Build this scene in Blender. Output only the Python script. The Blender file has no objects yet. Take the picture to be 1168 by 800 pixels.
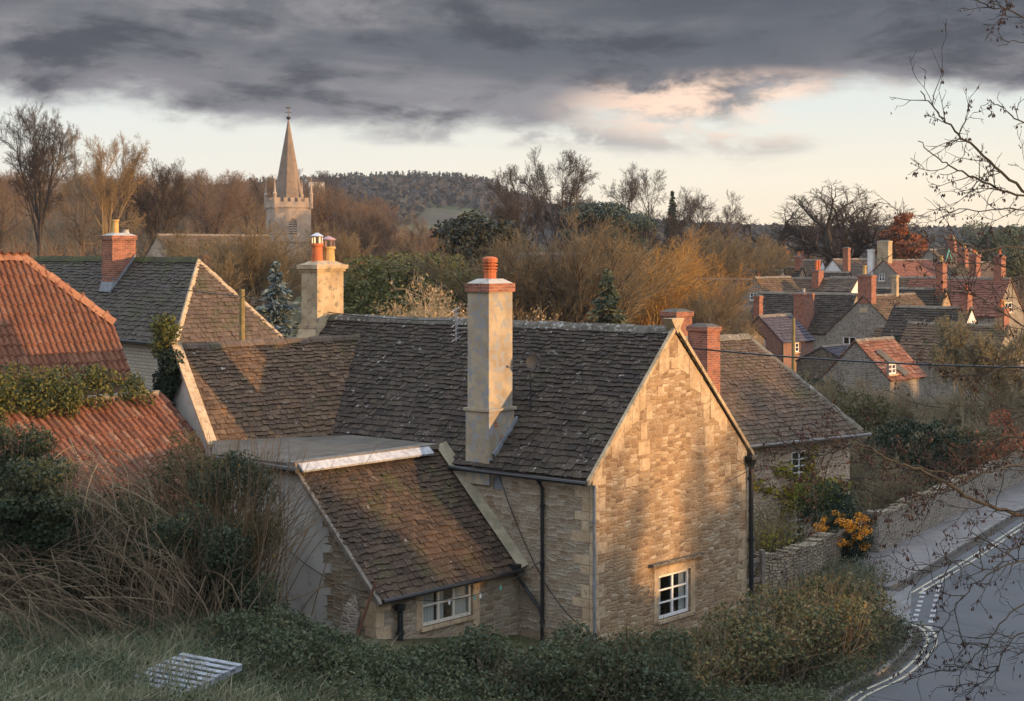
import bpy, math, random
import numpy as np
from mathutils import Vector, Matrix

R = math.radians
sc = bpy.context.scene
col = sc.collection

# ------------------------------------------------------------------ camera
CAMZ, F, HZ = 10.4, 1900.0, 285.0
cam_d = bpy.data.cameras.new('camera')
cam = bpy.data.objects.new('camera', cam_d)
col.objects.link(cam)
cam.location = (0, 0, CAMZ)
cam.rotation_euler = (R(90), 0, 0)
cam_d.sensor_width = 36
cam_d.lens = F / 1168 * 36
cam_d.shift_y = -(400 - HZ) / 1168
cam_d.clip_start = 0.1
cam_d.clip_end = 9000
sc.camera = cam

# ------------------------------------------------------------------ sun, sky, exposure
SUN_V = Vector((0.9263, -0.3767, math.tan(R(4.6)))).normalized()      # towards the sun
SUN_EL = math.asin(SUN_V.z)
SUN_ROT = math.atan2(SUN_V.x, SUN_V.y)
sun_d = bpy.data.lights.new('sun', 'SUN')
sun = bpy.data.objects.new('sun', sun_d)
col.objects.link(sun)
sun.rotation_euler = SUN_V.to_track_quat('Z', 'Y').to_euler()
sun_d.energy = 5.0
sun_d.angle = R(0.6)
sun_d.color = (1.0, 0.60, 0.27)
sc.view_settings.view_transform = 'Standard'
sc.view_settings.look = 'None'
sc.view_settings.gamma = 1
sc.view_settings.exposure = 0.42
sc.view_settings.use_curve_mapping = False
sc.cycles.max_bounces = 6
sc.cycles.diffuse_bounces = 3
sc.cycles.glossy_bounces = 2
sc.cycles.transmission_bounces = 3
sc.cycles.transparent_max_bounces = 6
sc.cycles.volume_bounces = 0
sc.cycles.use_denoising = True


def nd(nt, t, props=None, ins=None):
    n = nt.nodes.new(t)
    for k, v in (props or {}).items():
        setattr(n, k, v)
    for k, v in (ins or {}).items():
        if isinstance(v, bpy.types.NodeSocket):
            nt.links.new(v, n.inputs[k])
        else:
            n.inputs[k].default_value = v
    return n


def mth(nt, op, a, b=0.0, c=None, clamp=False):
    ins = {0: a, 1: b}
    if c is not None:
        ins[2] = c
    return nd(nt, 'ShaderNodeMath', {'operation': op, 'use_clamp': clamp}, ins).outputs[0]


def mapr(nt, v, a, b, c=0.0, d=1.0, smooth=True):
    n = nd(nt, 'ShaderNodeMapRange', {'interpolation_type': 'SMOOTHSTEP' if smooth else 'LINEAR'},
           {'Value': v, 'From Min': a, 'From Max': b, 'To Min': c, 'To Max': d})
    return n.outputs[0]


def ramp(nt, fac, stops, interp='LINEAR'):
    n = nd(nt, 'ShaderNodeValToRGB', None, {'Fac': fac})
    cr = n.color_ramp
    cr.interpolation = interp
    while len(cr.elements) < len(stops):
        cr.elements.new(0.5)
    for e, (p, c) in zip(cr.elements, stops):
        e.position = p
        e.color = (c[0], c[1], c[2], 1) if hasattr(c, '__len__') else (c, c, c, 1)
    return n.outputs[0]


def mix(nt, fac, a, b, mode='MIX'):
    n = nt.nodes.new('ShaderNodeMix')
    n.data_type = 'RGBA'
    n.blend_type = mode
    for i, v in ((0, fac), (6, a), (7, b)):
        if isinstance(v, bpy.types.NodeSocket):
            nt.links.new(v, n.inputs[i])
        elif i == 0:
            n.inputs[0].default_value = v
        else:
            n.inputs[i].default_value = (v[0], v[1], v[2], 1)
    return n.outputs[2]


def noise(nt, vec, scale, detail=4, rough=0.55, dist=0.0):
    n = nd(nt, 'ShaderNodeTexNoise', None, {'Scale': scale, 'Detail': detail, 'Roughness': rough, 'Distortion': dist})
    if vec is not None:
        nt.links.new(vec, n.inputs['Vector'])
    return n.outputs[0]


def vmul(nt, vec, s):
    return nd(nt, 'ShaderNodeVectorMath', {'operation': 'MULTIPLY'}, {0: vec, 1: s}).outputs[0]


def make_world():
    w = bpy.data.worlds.new('World')
    sc.world = w
    w.use_nodes = True
    nt = w.node_tree
    nt.nodes.clear()
    out = nt.nodes.new('ShaderNodeOutputWorld')
    sky = nd(nt, 'ShaderNodeTexSky', {'sky_type': 'NISHITA', 'sun_disc': False, 'sun_elevation': SUN_EL,
                                      'sun_rotation': SUN_ROT, 'air_density': 1.0, 'dust_density': 1.5, 'ozone_density': 1.0})
    bsky = nd(nt, 'ShaderNodeBackground', None, {'Color': sky.outputs[0], 'Strength': 0.12})
    d = nt.nodes.new('ShaderNodeTexCoord').outputs['Generated']
    xyz = nd(nt, 'ShaderNodeSeparateXYZ', None, {0: d})
    x, y, z = xyz.outputs
    # pale veil of thin high cloud
    veil = ramp(nt, mth(nt, 'MULTIPLY', z, 4.0), [(0.0, (0.98, 0.80, 0.55)), (0.16, (0.93, 0.84, 0.67)),
                                                (0.34, (0.74, 0.78, 0.75)), (1.0, (0.55, 0.62, 0.72))])
    left = mapr(nt, x, 0.25, -0.35)
    veil = mix(nt, mth(nt, 'MULTIPLY', left, 0.55), veil, (0.72, 0.76, 0.76))
    bveil = nd(nt, 'ShaderNodeBackground', None, {'Color': veil, 'Strength': 0.93})
    clear = nd(nt, 'ShaderNodeMixShader', None, {0: 0.85})
    nt.links.new(bsky.outputs[0], clear.inputs[1])
    nt.links.new(bveil.outputs[0], clear.inputs[2])
    # cloud deck
    sx = vmul(nt, d, (8.5, 8.5, 21))
    n1 = noise(nt, sx, 1.0, 7, 0.56, 0.25)
    n2 = noise(nt, vmul(nt, d, (3.2, 3.2, 20)), 1.0, 5, 0.5, 0.3)
    n6 = noise(nt, vmul(nt, d, (9, 9, 27)), 1.0, 7, 0.62, 0.3)
    n5 = noise(nt, vmul(nt, d, (19, 19, 48)), 1.0, 6, 0.6, 0.3)
    thr = ramp(nt, mapr(nt, x, -0.4, 0.4, 0, 1, False), [(0.0, 0.40), (0.14, 0.42), (0.32, 0.39), (0.5, 0.345), (0.62, 0.375),
                                                        (0.72, 0.46), (0.82, 0.47), (1.0, 0.46)])
    thr = mth(nt, 'MULTIPLY', thr, 0.2)
    e = mth(nt, 'ADD', z, mth(nt, 'MULTIPLY', mth(nt, 'SUBTRACT', n1, 0.5), 0.055))
    e = mth(nt, 'ADD', e, mth(nt, 'MULTIPLY', mth(nt, 'SUBTRACT', n5, 0.5), 0.022))
    h = mth(nt, 'SUBTRACT', e, thr)
    mask = mapr(nt, h, -0.006, 0.012)
    # wisps hanging below the deck
    wisp = mth(nt, 'MULTIPLY', mapr(nt, n2, 0.52, 0.68), mapr(nt, h, -0.05, -0.012))
    wisp = mth(nt, 'MULTIPLY', wisp, mapr(nt, n5, 0.38, 0.6))
    ccol = ramp(nt, mth(nt, 'MULTIPLY', mth(nt, 'ADD', h, 0.01), 9.0, None, True),
                [(0.0, (0.48, 0.44, 0.43)), (0.10, (0.215, 0.205, 0.225)), (0.30, (0.098, 0.108, 0.128)), (0.65, (0.064, 0.078, 0.098)), (1.0, (0.052, 0.061, 0.075))])
    ccol = mix(nt, mth(nt, 'MULTIPLY', mapr(nt, n2, 0.44, 0.66), mapr(nt, n5, 0.30, 0.62, 0.25, 0.9)), ccol, (0.22, 0.218, 0.23))
    ccol = mix(nt, mapr(nt, n6, 0.52, 0.36, 0, 0.85), ccol, (0.036, 0.044, 0.060))
    # sunlit rosy patch low on the right of the deck
    px = mth(nt, 'MULTIPLY', mth(nt, 'SUBTRACT', x, 0.135), 9.0)
    pz = mth(nt, 'MULTIPLY', mth(nt, 'SUBTRACT', z, 0.084), 42.0)
    rr = mth(nt, 'ADD', mth(nt, 'MULTIPLY', px, px), mth(nt, 'MULTIPLY', pz, pz))
    pk = mth(nt, 'MULTIPLY', mapr(nt, rr, 1.3, 0.1), mapr(nt, n5, 0.36, 0.58))
    ccol = mix(nt, pk, ccol, (0.82, 0.60, 0.46))
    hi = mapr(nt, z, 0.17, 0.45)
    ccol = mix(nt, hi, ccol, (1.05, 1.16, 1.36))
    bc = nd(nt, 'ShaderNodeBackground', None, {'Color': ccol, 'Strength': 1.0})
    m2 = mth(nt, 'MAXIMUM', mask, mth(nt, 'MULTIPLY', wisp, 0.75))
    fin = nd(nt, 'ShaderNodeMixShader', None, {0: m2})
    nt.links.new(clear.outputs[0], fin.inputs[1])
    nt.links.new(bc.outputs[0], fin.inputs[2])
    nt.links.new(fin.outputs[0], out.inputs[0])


make_world()


# ------------------------------------------------------------------ helpers
def V3(a):
    return np.array((a[0], a[1], a[2]), float)


def P(x, y, Y):
    """point at depth Y seen at photograph pixel x, y"""
    return np.array(((x - 584) / F * Y, Y, CAMZ + (HZ - y) / F * Y))


def wall_hit(px, A, d):
    """distance along the plan line A + s*d that the photo column px meets"""
    r = (px - 584) / F
    return (r * A[1] - A[0]) / (d[0] - r * d[1])


def zat(y, Y):
    return CAMZ + (HZ - y) / F * Y


def unit(a):
    a = np.asarray(a, float)
    return a / np.linalg.norm(a)


class MB:
    def __init__(s):
        s.vs, s.fs, s.n = [], [], 0

    def add(s, verts, faces):
        verts = np.asarray(verts, float).reshape(-1, 3)
        if isinstance(faces, np.ndarray):
            s.fs.append(faces + s.n)
        else:
            for f in faces:
                s.fs.append(np.array([list(f)], int) + s.n)
        s.vs.append(verts)
        s.n += len(verts)
        return s

    def poly(s, pts):
        return s.add(pts, [range(len(pts))])

    def frame_box(s, o, a, b, c):
        """box from corner o with edge vectors a, b, c"""
        o, a, b, c = map(V3, (o, a, b, c))
        if np.dot(np.cross(a, b), c) < 0:
            a, b = b, a
        v = [o, o + a, o + a + b, o + b, o + c, o + a + c, o + a + b + c, o + b + c]
        return s.add(v, [(3, 2, 1, 0), (4, 5, 6, 7), (0, 1, 5, 4), (1, 2, 6, 5), (2, 3, 7, 6), (3, 0, 4, 7)])

    def box(s, c, sx, sy, sz, rz=0.0):
        a = np.array((math.cos(rz), math.sin(rz), 0)) * sx
        b = np.array((-math.sin(rz), math.cos(rz), 0)) * sy
        z = np.array((0, 0, sz))
        return s.frame_box(V3(c) - a / 2 - b / 2, a, b, z)

    def prism(s, pts, ext):
        pts = np.asarray(pts, float)
        ext = V3(ext)
        k = len(pts)
        nrm = np.cross(pts[1] - pts[0], pts[2] - pts[0])
        if np.dot(nrm, ext) > 0:
            pts = pts[::-1]
        v = np.vstack([pts, pts + ext])
        f = [tuple(range(k)), tuple(range(2 * k - 1, k - 1, -1))]
        f += [(i, i + k, (i + 1) % k + k, (i + 1) % k) for i in range(k)]
        return s.add(v, f)

    def tube(s, path, rad, sides=8, cap=True):
        path = [V3(p) for p in path]
        if not hasattr(rad, '__len__'):
            rad = [rad] * len(path)
        rings = []
        for i, p in enumerate(path):
            d = unit(path[min(i + 1, len(path) - 1)] - path[max(i - 1, 0)])
            up = np.array((0, 0, 1.)) if abs(d[2]) < 0.9 else np.array((1., 0, 0))
            a = unit(np.cross(up, d))
            b = np.cross(d, a)
            rings.append([p + rad[i] * (math.cos(t) * a + math.sin(t) * b) for t in np.linspace(0, 2 * math.pi, sides, False)])
        f = []
        for i in range(len(path) - 1):
            for j in range(sides):
                k = (j + 1) % sides
                f.append((i * sides + j, i * sides + k, (i + 1) * sides + k, (i + 1) * sides + j))
        if cap:
            f.append(tuple(range(sides - 1, -1, -1)))
            o = (len(path) - 1) * sides
            f.append(tuple(range(o, o + sides)))
        return s.add(np.array(rings).reshape(-1, 3), f)

    def lathe(s, c, prof, sides=14, rot=0.0):
        """prof: list of (radius, z) from bottom to top, around vertical axis at c"""
        c = V3(c)
        v = []
        for r, z in prof:
            for j in range(sides):
                t = 2 * math.pi * j / sides + rot
                v.append(c + np.array((r * math.cos(t), r * math.sin(t), z)))
        f = []
        for i in range(len(prof) - 1):
            for j in range(sides):
                k = (j + 1) % sides
                f.append((i * sides + j, i * sides + k, (i + 1) * sides + k, (i + 1) * sides + j))
        f.append(tuple(range(sides - 1, -1, -1)))
        o = (len(prof) - 1) * sides
        f.append(tuple(range(o, o + sides)))
        return s.add(v, f)

    def mesh(s, name, mat, off=None, uv=True, smooth=False):
        me = bpy.data.meshes.new(name)
        v = np.vstack(s.vs)
        if off is not None:
            v = v - V3(off)
        sizes, loops = [], []
        for f in s.fs:
            sizes.append(np.full(len(f), f.shape[1], int))
            loops.append(f.ravel())
        sizes = np.concatenate(sizes)
        loops = np.concatenate(loops)
        me.vertices.add(len(v))
        me.vertices.foreach_set('co', v.ravel().astype(np.float32))
        me.loops.add(len(loops))
        me.loops.foreach_set('vertex_index', loops.astype(np.int32))
        me.polygons.add(len(sizes))
        st = np.concatenate([[0], np.cumsum(sizes)[:-1]])
        me.polygons.foreach_set('loop_start', st.astype(np.int32))
        me.polygons.foreach_set('use_smooth', np.full(len(sizes), bool(smooth)))
        me.update(calc_edges=True)
        if uv:
            nr = np.zeros(len(sizes) * 3, np.float32)
            me.polygons.foreach_get('normal', nr)
            nr = np.repeat(nr.reshape(-1, 3), sizes, axis=0)
            co = v[loops] + (0 if off is None else V3(off))
            hl = np.hypot(nr[:, 0], nr[:, 1])
            ok = hl > 0.15
            hs = np.where(ok, hl, 1)
            tx = np.where(ok, -nr[:, 1] / hs, 1.0)
            ty = np.where(ok, nr[:, 0] / hs, 0.0)
            u = co[:, 0] * tx + co[:, 1] * ty
            bt = np.cross(nr, np.stack([tx, ty, np.zeros_like(tx)], 1))
            vv = (co * bt).sum(1)
            l = me.uv_layers.new(name='UVMap')
            l.data.foreach_set('uv', np.stack([u, vv], 1).ravel().astype(np.float32))
        if mat is not None:
            me.materials.append(mat)
        return me


def obj(name, mb, mat, parent=None, loc=None, uv=True, smooth=False):
    """link a mesh object; parts keep world coordinates under their thing"""
    me = mb.mesh(name, mat, loc if parent is None else None, uv, smooth)
    o = bpy.data.objects.new(name, me)
    col.objects.link(o)
    if parent is not None:
        o.parent = parent
        if parent.type == 'EMPTY':
            o.matrix_parent_inverse = Matrix.Translation(-Vector(parent.location))
    elif loc is not None:
        o.location = Vector(loc)
    return o


def tag(o, label=None, cat=None, group=None, kind=None):
    for k, v in (('label', label), ('category', cat), ('group', group), ('kind', kind)):
        if v:
            o[k] = v
    return o


def thing(name, label, cat, loc, group=None):
    o = bpy.data.objects.new(name, None)
    o.empty_display_size = 0.3
    col.objects.link(o)
    o.location = Vector([float(c) for c in loc])
    return tag(o, label, cat, group)


def dup(root, loc, rz=0.0, s=1.0, label=None, group=None):
    r = root.copy()
    col.objects.link(r)
    r.location = Vector([float(c) for c in loc])
    r.rotation_euler = (0, 0, rz)
    r.scale = s if hasattr(s, '__len__') else (s, s, s)
    if label:
        r['label'] = label
    if group:
        r['group'] = group
    for ch in list(root.children):
        c = ch.copy()
        col.objects.link(c)
        c.parent = r
        for gc in ch.children:
            q = gc.copy()
            col.objects.link(q)
            q.parent = c
    return r


def clip_poly(poly, clip):
    """Sutherland-Hodgman in 2D, clip convex"""
    area = sum(clip[i][0] * clip[(i + 1) % len(clip)][1] - clip[(i + 1) % len(clip)][0] * clip[i][1] for i in range(len(clip)))
    if area < 0:
        clip = clip[::-1]
    out = list(poly)
    for i in range(len(clip)):
        a, b = clip[i], clip[(i + 1) % len(clip)]
        inp, out = out, []
        if not inp:
            break
        sd = lambda p: (b[0] - a[0]) * (p[1] - a[1]) - (b[1] - a[1]) * (p[0] - a[0])
        for j in range(len(inp)):
            p, q = inp[j], inp[(j + 1) % len(inp)]
            sp, sq = sd(p), sd(q)
            if sp >= 0:
                out.append(p)
            if (sp >= 0) != (sq >= 0):
                t = sp / (sp - sq)
                out.append((p[0] + (q[0] - p[0]) * t, p[1] + (q[1] - p[1]) * t))
    return out


def wall_holes(mb, O, U, poly, holes, depth=0.0, inward=None):
    """vertical wall in plane O + u*U + z, convex polygon (u,z) with rectangular holes, reveals pushed inward"""
    O, U = V3(O), V3(U)
    us = sorted({p[0] for p in poly} | {h[0] for h in holes} | {h[1] for h in holes})
    pt = lambda u, z: np.array((O[0] + U[0] * u, O[1] + U[1] * u, z))
    for a, b in zip(us[:-1], us[1:]):
        if b - a < 1e-5:
            continue
        strip = clip_poly(poly, [(a, -99), (b, -99), (b, 999), (a, 999)])
        hs = sorted([h for h in holes if h[0] <= a + 1e-6 and h[1] >= b - 1e-6], key=lambda h: h[2])
        lo = -99
        for h in hs + [None]:
            hi = h[2] if h else 999
            c = clip_poly(strip, [(a, lo), (b, lo), (b, hi), (a, hi)])
            if len(c) > 2:
                mb.poly([pt(u, z) for u, z in c])
            if h:
                lo = h[3]
    if depth:
        n = V3(inward) * depth
        for a, b, c, d in holes:
            q = [pt(a, c), pt(b, c), pt(b, d), pt(a, d)]
            for i in range(4):
                p0, p1 = q[i], q[(i + 1) % 4]
                mb.poly([p0, p1, p1 + n, p0 + n])


def slates(mb, O, U, Vv, poly, course=0.24, width=0.36, th=0.028, seed=0, rough=1.0):
    """stone slates laid in courses on the plane O + u*U + v*V, clipped to convex poly"""
    rng = random.Random(seed)
    O, U, Vv = V3(O), unit(U), unit(Vv)
    N = unit(np.cross(U, Vv))
    if N[2] < 0:
        N = -N
    umin, umax = min(p[0] for p in poly), max(p[0] for p in poly)
    vmin, vmax = min(p[1] for p in poly), max(p[1] for p in poly)
    mb.poly([O + U * u + Vv * v - N * 0.02 for u, v in poly])
    v = vmin
    while v < vmax:
        c = course * (1.3 - 0.55 * (v - vmin) / max(vmax - vmin, 0.1))
        u = umin - rng.random() * width
        while u < umax:
            w = width * rng.uniform(0.6, 1.35)
            j = rng.uniform(-0.03, 0.03) * rough - (0.05 if rng.random() < .04 else 0)
            sk = rng.uniform(-0.012, 0.012) * rough
            rect = [(u + 0.006, v + j - sk), (u + w - 0.006, v + j + sk), (u + w - 0.006, v + c * 1.35), (u + 0.006, v + c * 1.35)]
            q = clip_poly(rect, poly)
            u += w
            if len(q) < 3:
                continue
            lift = th * rng.uniform(0.7, 1.7)
            tw = rng.uniform(-0.02, 0.02) * rough
            top, bot = [], []
            for a, b in q:
                s = min(max((b - v) / (c * 1.35), 0), 1)
                h = lift * 1.55 * (1 - s) + 0.004 + tw * ((a - u) / w + 0.5)
                p = O + U * a + Vv * b
                top.append(p + N * h)
                bot.append(p + N * (h - lift))
            k = len(q)
            f = [tuple(range(k))] + [(i, i + k, (i + 1) % k + k, (i + 1) % k) for i in range(k)]
            if np.dot(np.cross(top[1] - top[0], top[2] - top[0]), N) < 0:
                f = [t[::-1] for t in f]
            mb.add(top + bot, f)
        v += c


def pantiles(mb, O, U, Vv, poly, w=0.25, row=0.33, seed=0):
    rng = random.Random(seed)
    O, U, Vv = V3(O), unit(U), unit(Vv)
    N = unit(np.cross(U, Vv))
    if N[2] < 0:
        N = -N
    mb.poly([O + U * u + Vv * v - N * 0.03 for u, v in poly])
    umin, umax = min(p[0] for p in poly), max(p[0] for p in poly)
    vmin, vmax = min(p[1] for p in poly), max(p[1] for p in poly)
    prof = [(0, -0.02), (0.10, 0.045), (0.3, 0.075), (0.5, 0.045), (0.64, -0.02), (0.84, -0.035), (1.04, -0.02)]
    v = vmin
    while v < vmax - 0.1:
        u = umin
        while u < umax - 0.05:
            cu, cv = u + w / 2, v + row / 2
            q = clip_poly([(cu - .05, cv - .08), (cu + .05, cv - .08), (cu + .05, cv + .08), (cu - .05, cv + .08)], poly)
            if len(q) > 2:
                j, jl = rng.uniform(-0.012, 0.012), rng.uniform(0, 0.012)
                vs = []
                for s, lf in ((0, 0.045), (1.12, 0.006)):
                    for a, b in prof:
                        vs.append(O + U * (u + a * w) + Vv * (v + j + s * row) + N * (b + lf + jl))
                for a, b in prof:
                    vs.append(O + U * (u + a * w) + Vv * (v + j) + N * (b + 0.045 + jl - 0.025))
                k = len(prof)
                f = [(i, i + 1, i + 1 + k, i + k) for i in range(k - 1)] + [(i + 2 * k, i + 1 + 2 * k, i + 1, i) for i in range(k - 1)]
                mb.add(vs, f)
            u += w
        v += row


def ridge_caps(mb, a, b, seed=0, seg=0.42, r=0.15, h=0.1):
    rng = random.Random(seed)
    a, b = V3(a), V3(b)
    d = unit(b - a)
    L = np.linalg.norm(b - a)
    sd = unit(np.cross(d, (0, 0, 1)))
    up = np.cross(sd, d)
    s = 0
    while s < L - 0.02:
        e = min(s + seg * rng.uniform(0.85, 1.2), L)
        z = rng.uniform(-0.012, 0.018)
        prof = [(-r, -r * 0.75), (-r * .62, -r * .1), (0, h), (r * .62, -r * .1), (r, -r * 0.75)]
        vs = [a + d * t + sd * x + up * (y + z) for t in (s + .006, e - .006) for x, y in prof]
        vs = np.array(vs)
        f = [(i, i + 1, i + 6, i + 5) for i in range(4)] + [(4, 3, 2, 1, 0), (5, 6, 7, 8, 9)]
        mb.add(vs, f)
        s = e


def segs_mesh(mb, segs, sides):
    """tapered straight limbs, vectorised: segs rows = p(3), q(3), r0, r1"""
    s = np.asarray(segs, float)
    if len(s) == 0:
        return
    p, q, r0, r1 = s[:, :3], s[:, 3:6], s[:, 6], s[:, 7]
    d = q - p
    d /= np.maximum(np.linalg.norm(d, axis=1, keepdims=True), 1e-9)
    up = np.where(np.abs(d[:, 2:3]) < 0.9, np.array([[0, 0, 1.0]]), np.array([[1.0, 0, 0]]))
    a = np.cross(up, d)
    a /= np.linalg.norm(a, axis=1, keepdims=True)
    b = np.cross(d, a)
    vs = []
    for c, r in ((p, r0), (q, r1)):
        for j in range(sides):
            t = 2 * math.pi * j / sides
            vs.append(c + r[:, None] * (math.cos(t) * a + math.sin(t) * b))
    vs = np.stack(vs, 1).reshape(-1, 3)
    base = np.arange(len(s))[:, None] * (2 * sides)
    fs = []
    for j in range(sides):
        k = (j + 1) % sides
        fs.append(base + np.array([[j, k, k + sides, j + sides]]))
    mb.add(vs, np.stack(fs, 1).reshape(-1, 4))


def leaf_quads(mb, pts, size, rng, aspect=0.5, upbias=0.0, along=None):
    pts = np.asarray(pts, float)
    n = len(pts)
    if n == 0:
        return
    t = rng.normal(size=(n, 3)) if along is None else along + rng.normal(size=(n, 3)) * 0.35
    t /= np.linalg.norm(t, axis=1, keepdims=True)
    u = rng.normal(size=(n, 3))
    u[:, 2] += upbias * 2
    b = np.cross(u, t)
    b /= np.maximum(np.linalg.norm(b, axis=1, keepdims=True), 1e-6)
    s = (size * rng.uniform(0.6, 1.35, n))[:, None]
    nn = np.cross(t, b)
    v = np.stack([pts - t * s * .5, pts + b * s * aspect * .5 + nn * s * .06, pts + t * s * .5, pts - b * s * aspect * .5 + nn * s * .06], 1).reshape(-1, 3)
    mb.add(v, np.arange(4 * n).reshape(-1, 4))


def blob_pts(rng, blobs, n, shell=0.55, bottom=True):
    """points in the outer part of ellipsoids (centre, radii); weights by volume**(2/3)"""
    w = np.array([(b[1][0] * b[1][1] * b[1][2]) ** (2 / 3) for b in blobs])
    k = rng.choice(len(blobs), n, p=w / w.sum())
    c = np.array([b[0] for b in blobs], float)[k]
    r = np.array([b[1] for b in blobs], float)[k]
    d = rng.normal(size=(n, 3))
    d /= np.linalg.norm(d, axis=1, keepdims=True)
    rad = (shell ** 3 + (1 - shell ** 3) * rng.random(n)) ** (1 / 3)
    return c + d * r * rad[:, None]


def clump_blobs(rng, c, r, n, rmin, rmax):
    """break a big ellipsoid into n small irregular clumps sitting near its surface"""
    out = []
    c, r = np.array(c, float), np.array(r, float)
    for i in range(n):
        d = rng.normal(size=3)
        d /= np.linalg.norm(d)
        k = rng.uniform(0.45, 0.95)
        q = rng.uniform(rmin, rmax)
        out.append((c + d * r * k, (q * rng.uniform(.8, 1.3), q * rng.uniform(.8, 1.3), q * rng.uniform(.6, 1.0))))
    return out


def sm(a, b, x):
    t = np.clip((np.asarray(x, float) - a) / (b - a), 0, 1)
    return t * t * (3 - 2 * t)


# ------------------------------------------------------------------ materials
def base_mat(name, rough=0.85, spec=0.3):
    m = bpy.data.materials.new(name)
    m.use_nodes = True
    nt = m.node_tree
    b = nt.nodes['Principled BSDF']
    b.inputs['Roughness'].default_value = rough
    b.inputs['Specular IOR Level'].default_value = spec
    return m, nt, b


def lk(nt, a, b):
    nt.links.new(a, b)


def bump(nt, b, h, strength=0.5, dist=0.02):
    n = nd(nt, 'ShaderNodeBump', None, {'Strength': strength, 'Distance': dist, 'Height': h})
    lk(nt, n.outputs[0], b.inputs['Normal'])


def uvn(nt):
    return nt.nodes.new('ShaderNodeTexCoord').outputs['UV']


def posn(nt):
    return nt.nodes.new('ShaderNodeNewGeometry').outputs['Position']


def island(nt):
    return nt.nodes.new('ShaderNodeNewGeometry').outputs['Random Per Island']


def mat_rubble(name, cols, mortar=(0.34, 0.29, 0.22), sx=0.36, sz=0.12, stain=(0.13, 0.10, 0.075), joint=0.045, bst=0.9):
    """coursed rubble stone: cells of uneven size, sunken joints"""
    m, nt, b = base_mat(name, 0.9, 0.15)
    uv = uvn(nt)
    w = nd(nt, 'ShaderNodeTexNoise', None, {'Vector': uv, 'Scale': 2.2, 'Detail': 3.0})
    wv = nd(nt, 'ShaderNodeVectorMath', {'operation': 'SCALE'}, {0: w.outputs['Color'], 'Scale': 0.085}).outputs[0]
    v = nd(nt, 'ShaderNodeVectorMath', {'operation': 'ADD'}, {0: uv, 1: wv}).outputs[0]
    v = vmul(nt, v, (1 / sx, 1 / sz, 1))
    warp = nd(nt, 'ShaderNodeTexNoise', None, {'Vector': uv, 'Scale': 0.9, 'Detail': 2.0})
    v = nd(nt, 'ShaderNodeVectorMath', {'operation': 'ADD'}, {0: v, 1: vmul(nt, warp.outputs['Color'], (0.9, 1.3, 0))}).outputs[0]
    v1 = nd(nt, 'ShaderNodeTexVoronoi', {'voronoi_dimensions': '2D', 'feature': 'F1', 'distance': 'CHEBYCHEV'}, {'Vector': v, 'Scale': 1.0, 'Randomness': 0.75})
    v2 = nd(nt, 'ShaderNodeTexVoronoi', {'voronoi_dimensions': '2D', 'feature': 'F2', 'distance': 'CHEBYCHEV'}, {'Vector': v, 'Scale': 1.0, 'Randomness': 0.75})
    edge = mth(nt, 'SUBTRACT', v2.outputs['Distance'], v1.outputs['Distance'])
    cell = nd(nt, 'ShaderNodeSeparateColor', None, {0: v1.outputs['Color']}).outputs[0]
    c = ramp(nt, cell, [(i / max(len(cols) - 1, 1), q) for i, q in enumerate(cols)])
    fine = noise(nt, uv, 14, 6, 0.7)
    c = mix(nt, mapr(nt, fine, 0.35, 0.75, 0.0, 0.6), c, stain)
    big = noise(nt, uv, 0.6, 5, 0.6)
    c = mix(nt, mapr(nt, big, 0.42, 0.72, 0, 0.65), c, stain)
    pale = noise(nt, uv, 1.9, 6, 0.7)
    c = mix(nt, mapr(nt, pale, 0.56, 0.70, 0, 0.5), c, (0.52, 0.42, 0.28))
    sp = noise(nt, uv, 42, 3, 0.6)
    c = mix(nt, mapr(nt, sp, 0.62, 0.72, 0, 0.35), c, (0.5, 0.45, 0.36))
    jm = mapr(nt, edge, joint, joint * 3.5)
    c = mix(nt, jm, mortar, c)
    lk(nt, c, b.inputs['Base Color'])
    hgt = mth(nt, 'ADD', mth(nt, 'MULTIPLY', mapr(nt, edge, 0.0, 0.35), 0.7), mth(nt, 'MULTIPLY', fine, 0.45))
    hgt = mth(nt, 'ADD', hgt, mth(nt, 'MULTIPLY', cell, 0.35))
    bump(nt, b, hgt, bst, 0.03)
    return m


def mat_noise(name, c1, c2, scale=3.0, rough=0.85, bs=0.3, bd=0.01, c3=None, detail=6, coord='pos', t=(0.35, 0.65), t3=(0.6, 0.7)):
    m, nt, b = base_mat(name, rough, 0.25)
    v = posn(nt) if coord == 'pos' else uvn(nt)
    n = noise(nt, v, scale, detail, 0.62)
    c = mix(nt, mapr(nt, n, t[0], t[1]), c1, c2)
    if c3:
        n3 = noise(nt, v, scale * 2.3 + 1.7, 5, 0.65)
        c = mix(nt, mapr(nt, n3, t3[0], t3[1]), c, c3)
    lk(nt, c, b.inputs['Base Color'])
    if bs:
        bump(nt, b, noise(nt, v, scale * 6, 6, 0.7), bs, bd)
    return m


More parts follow.
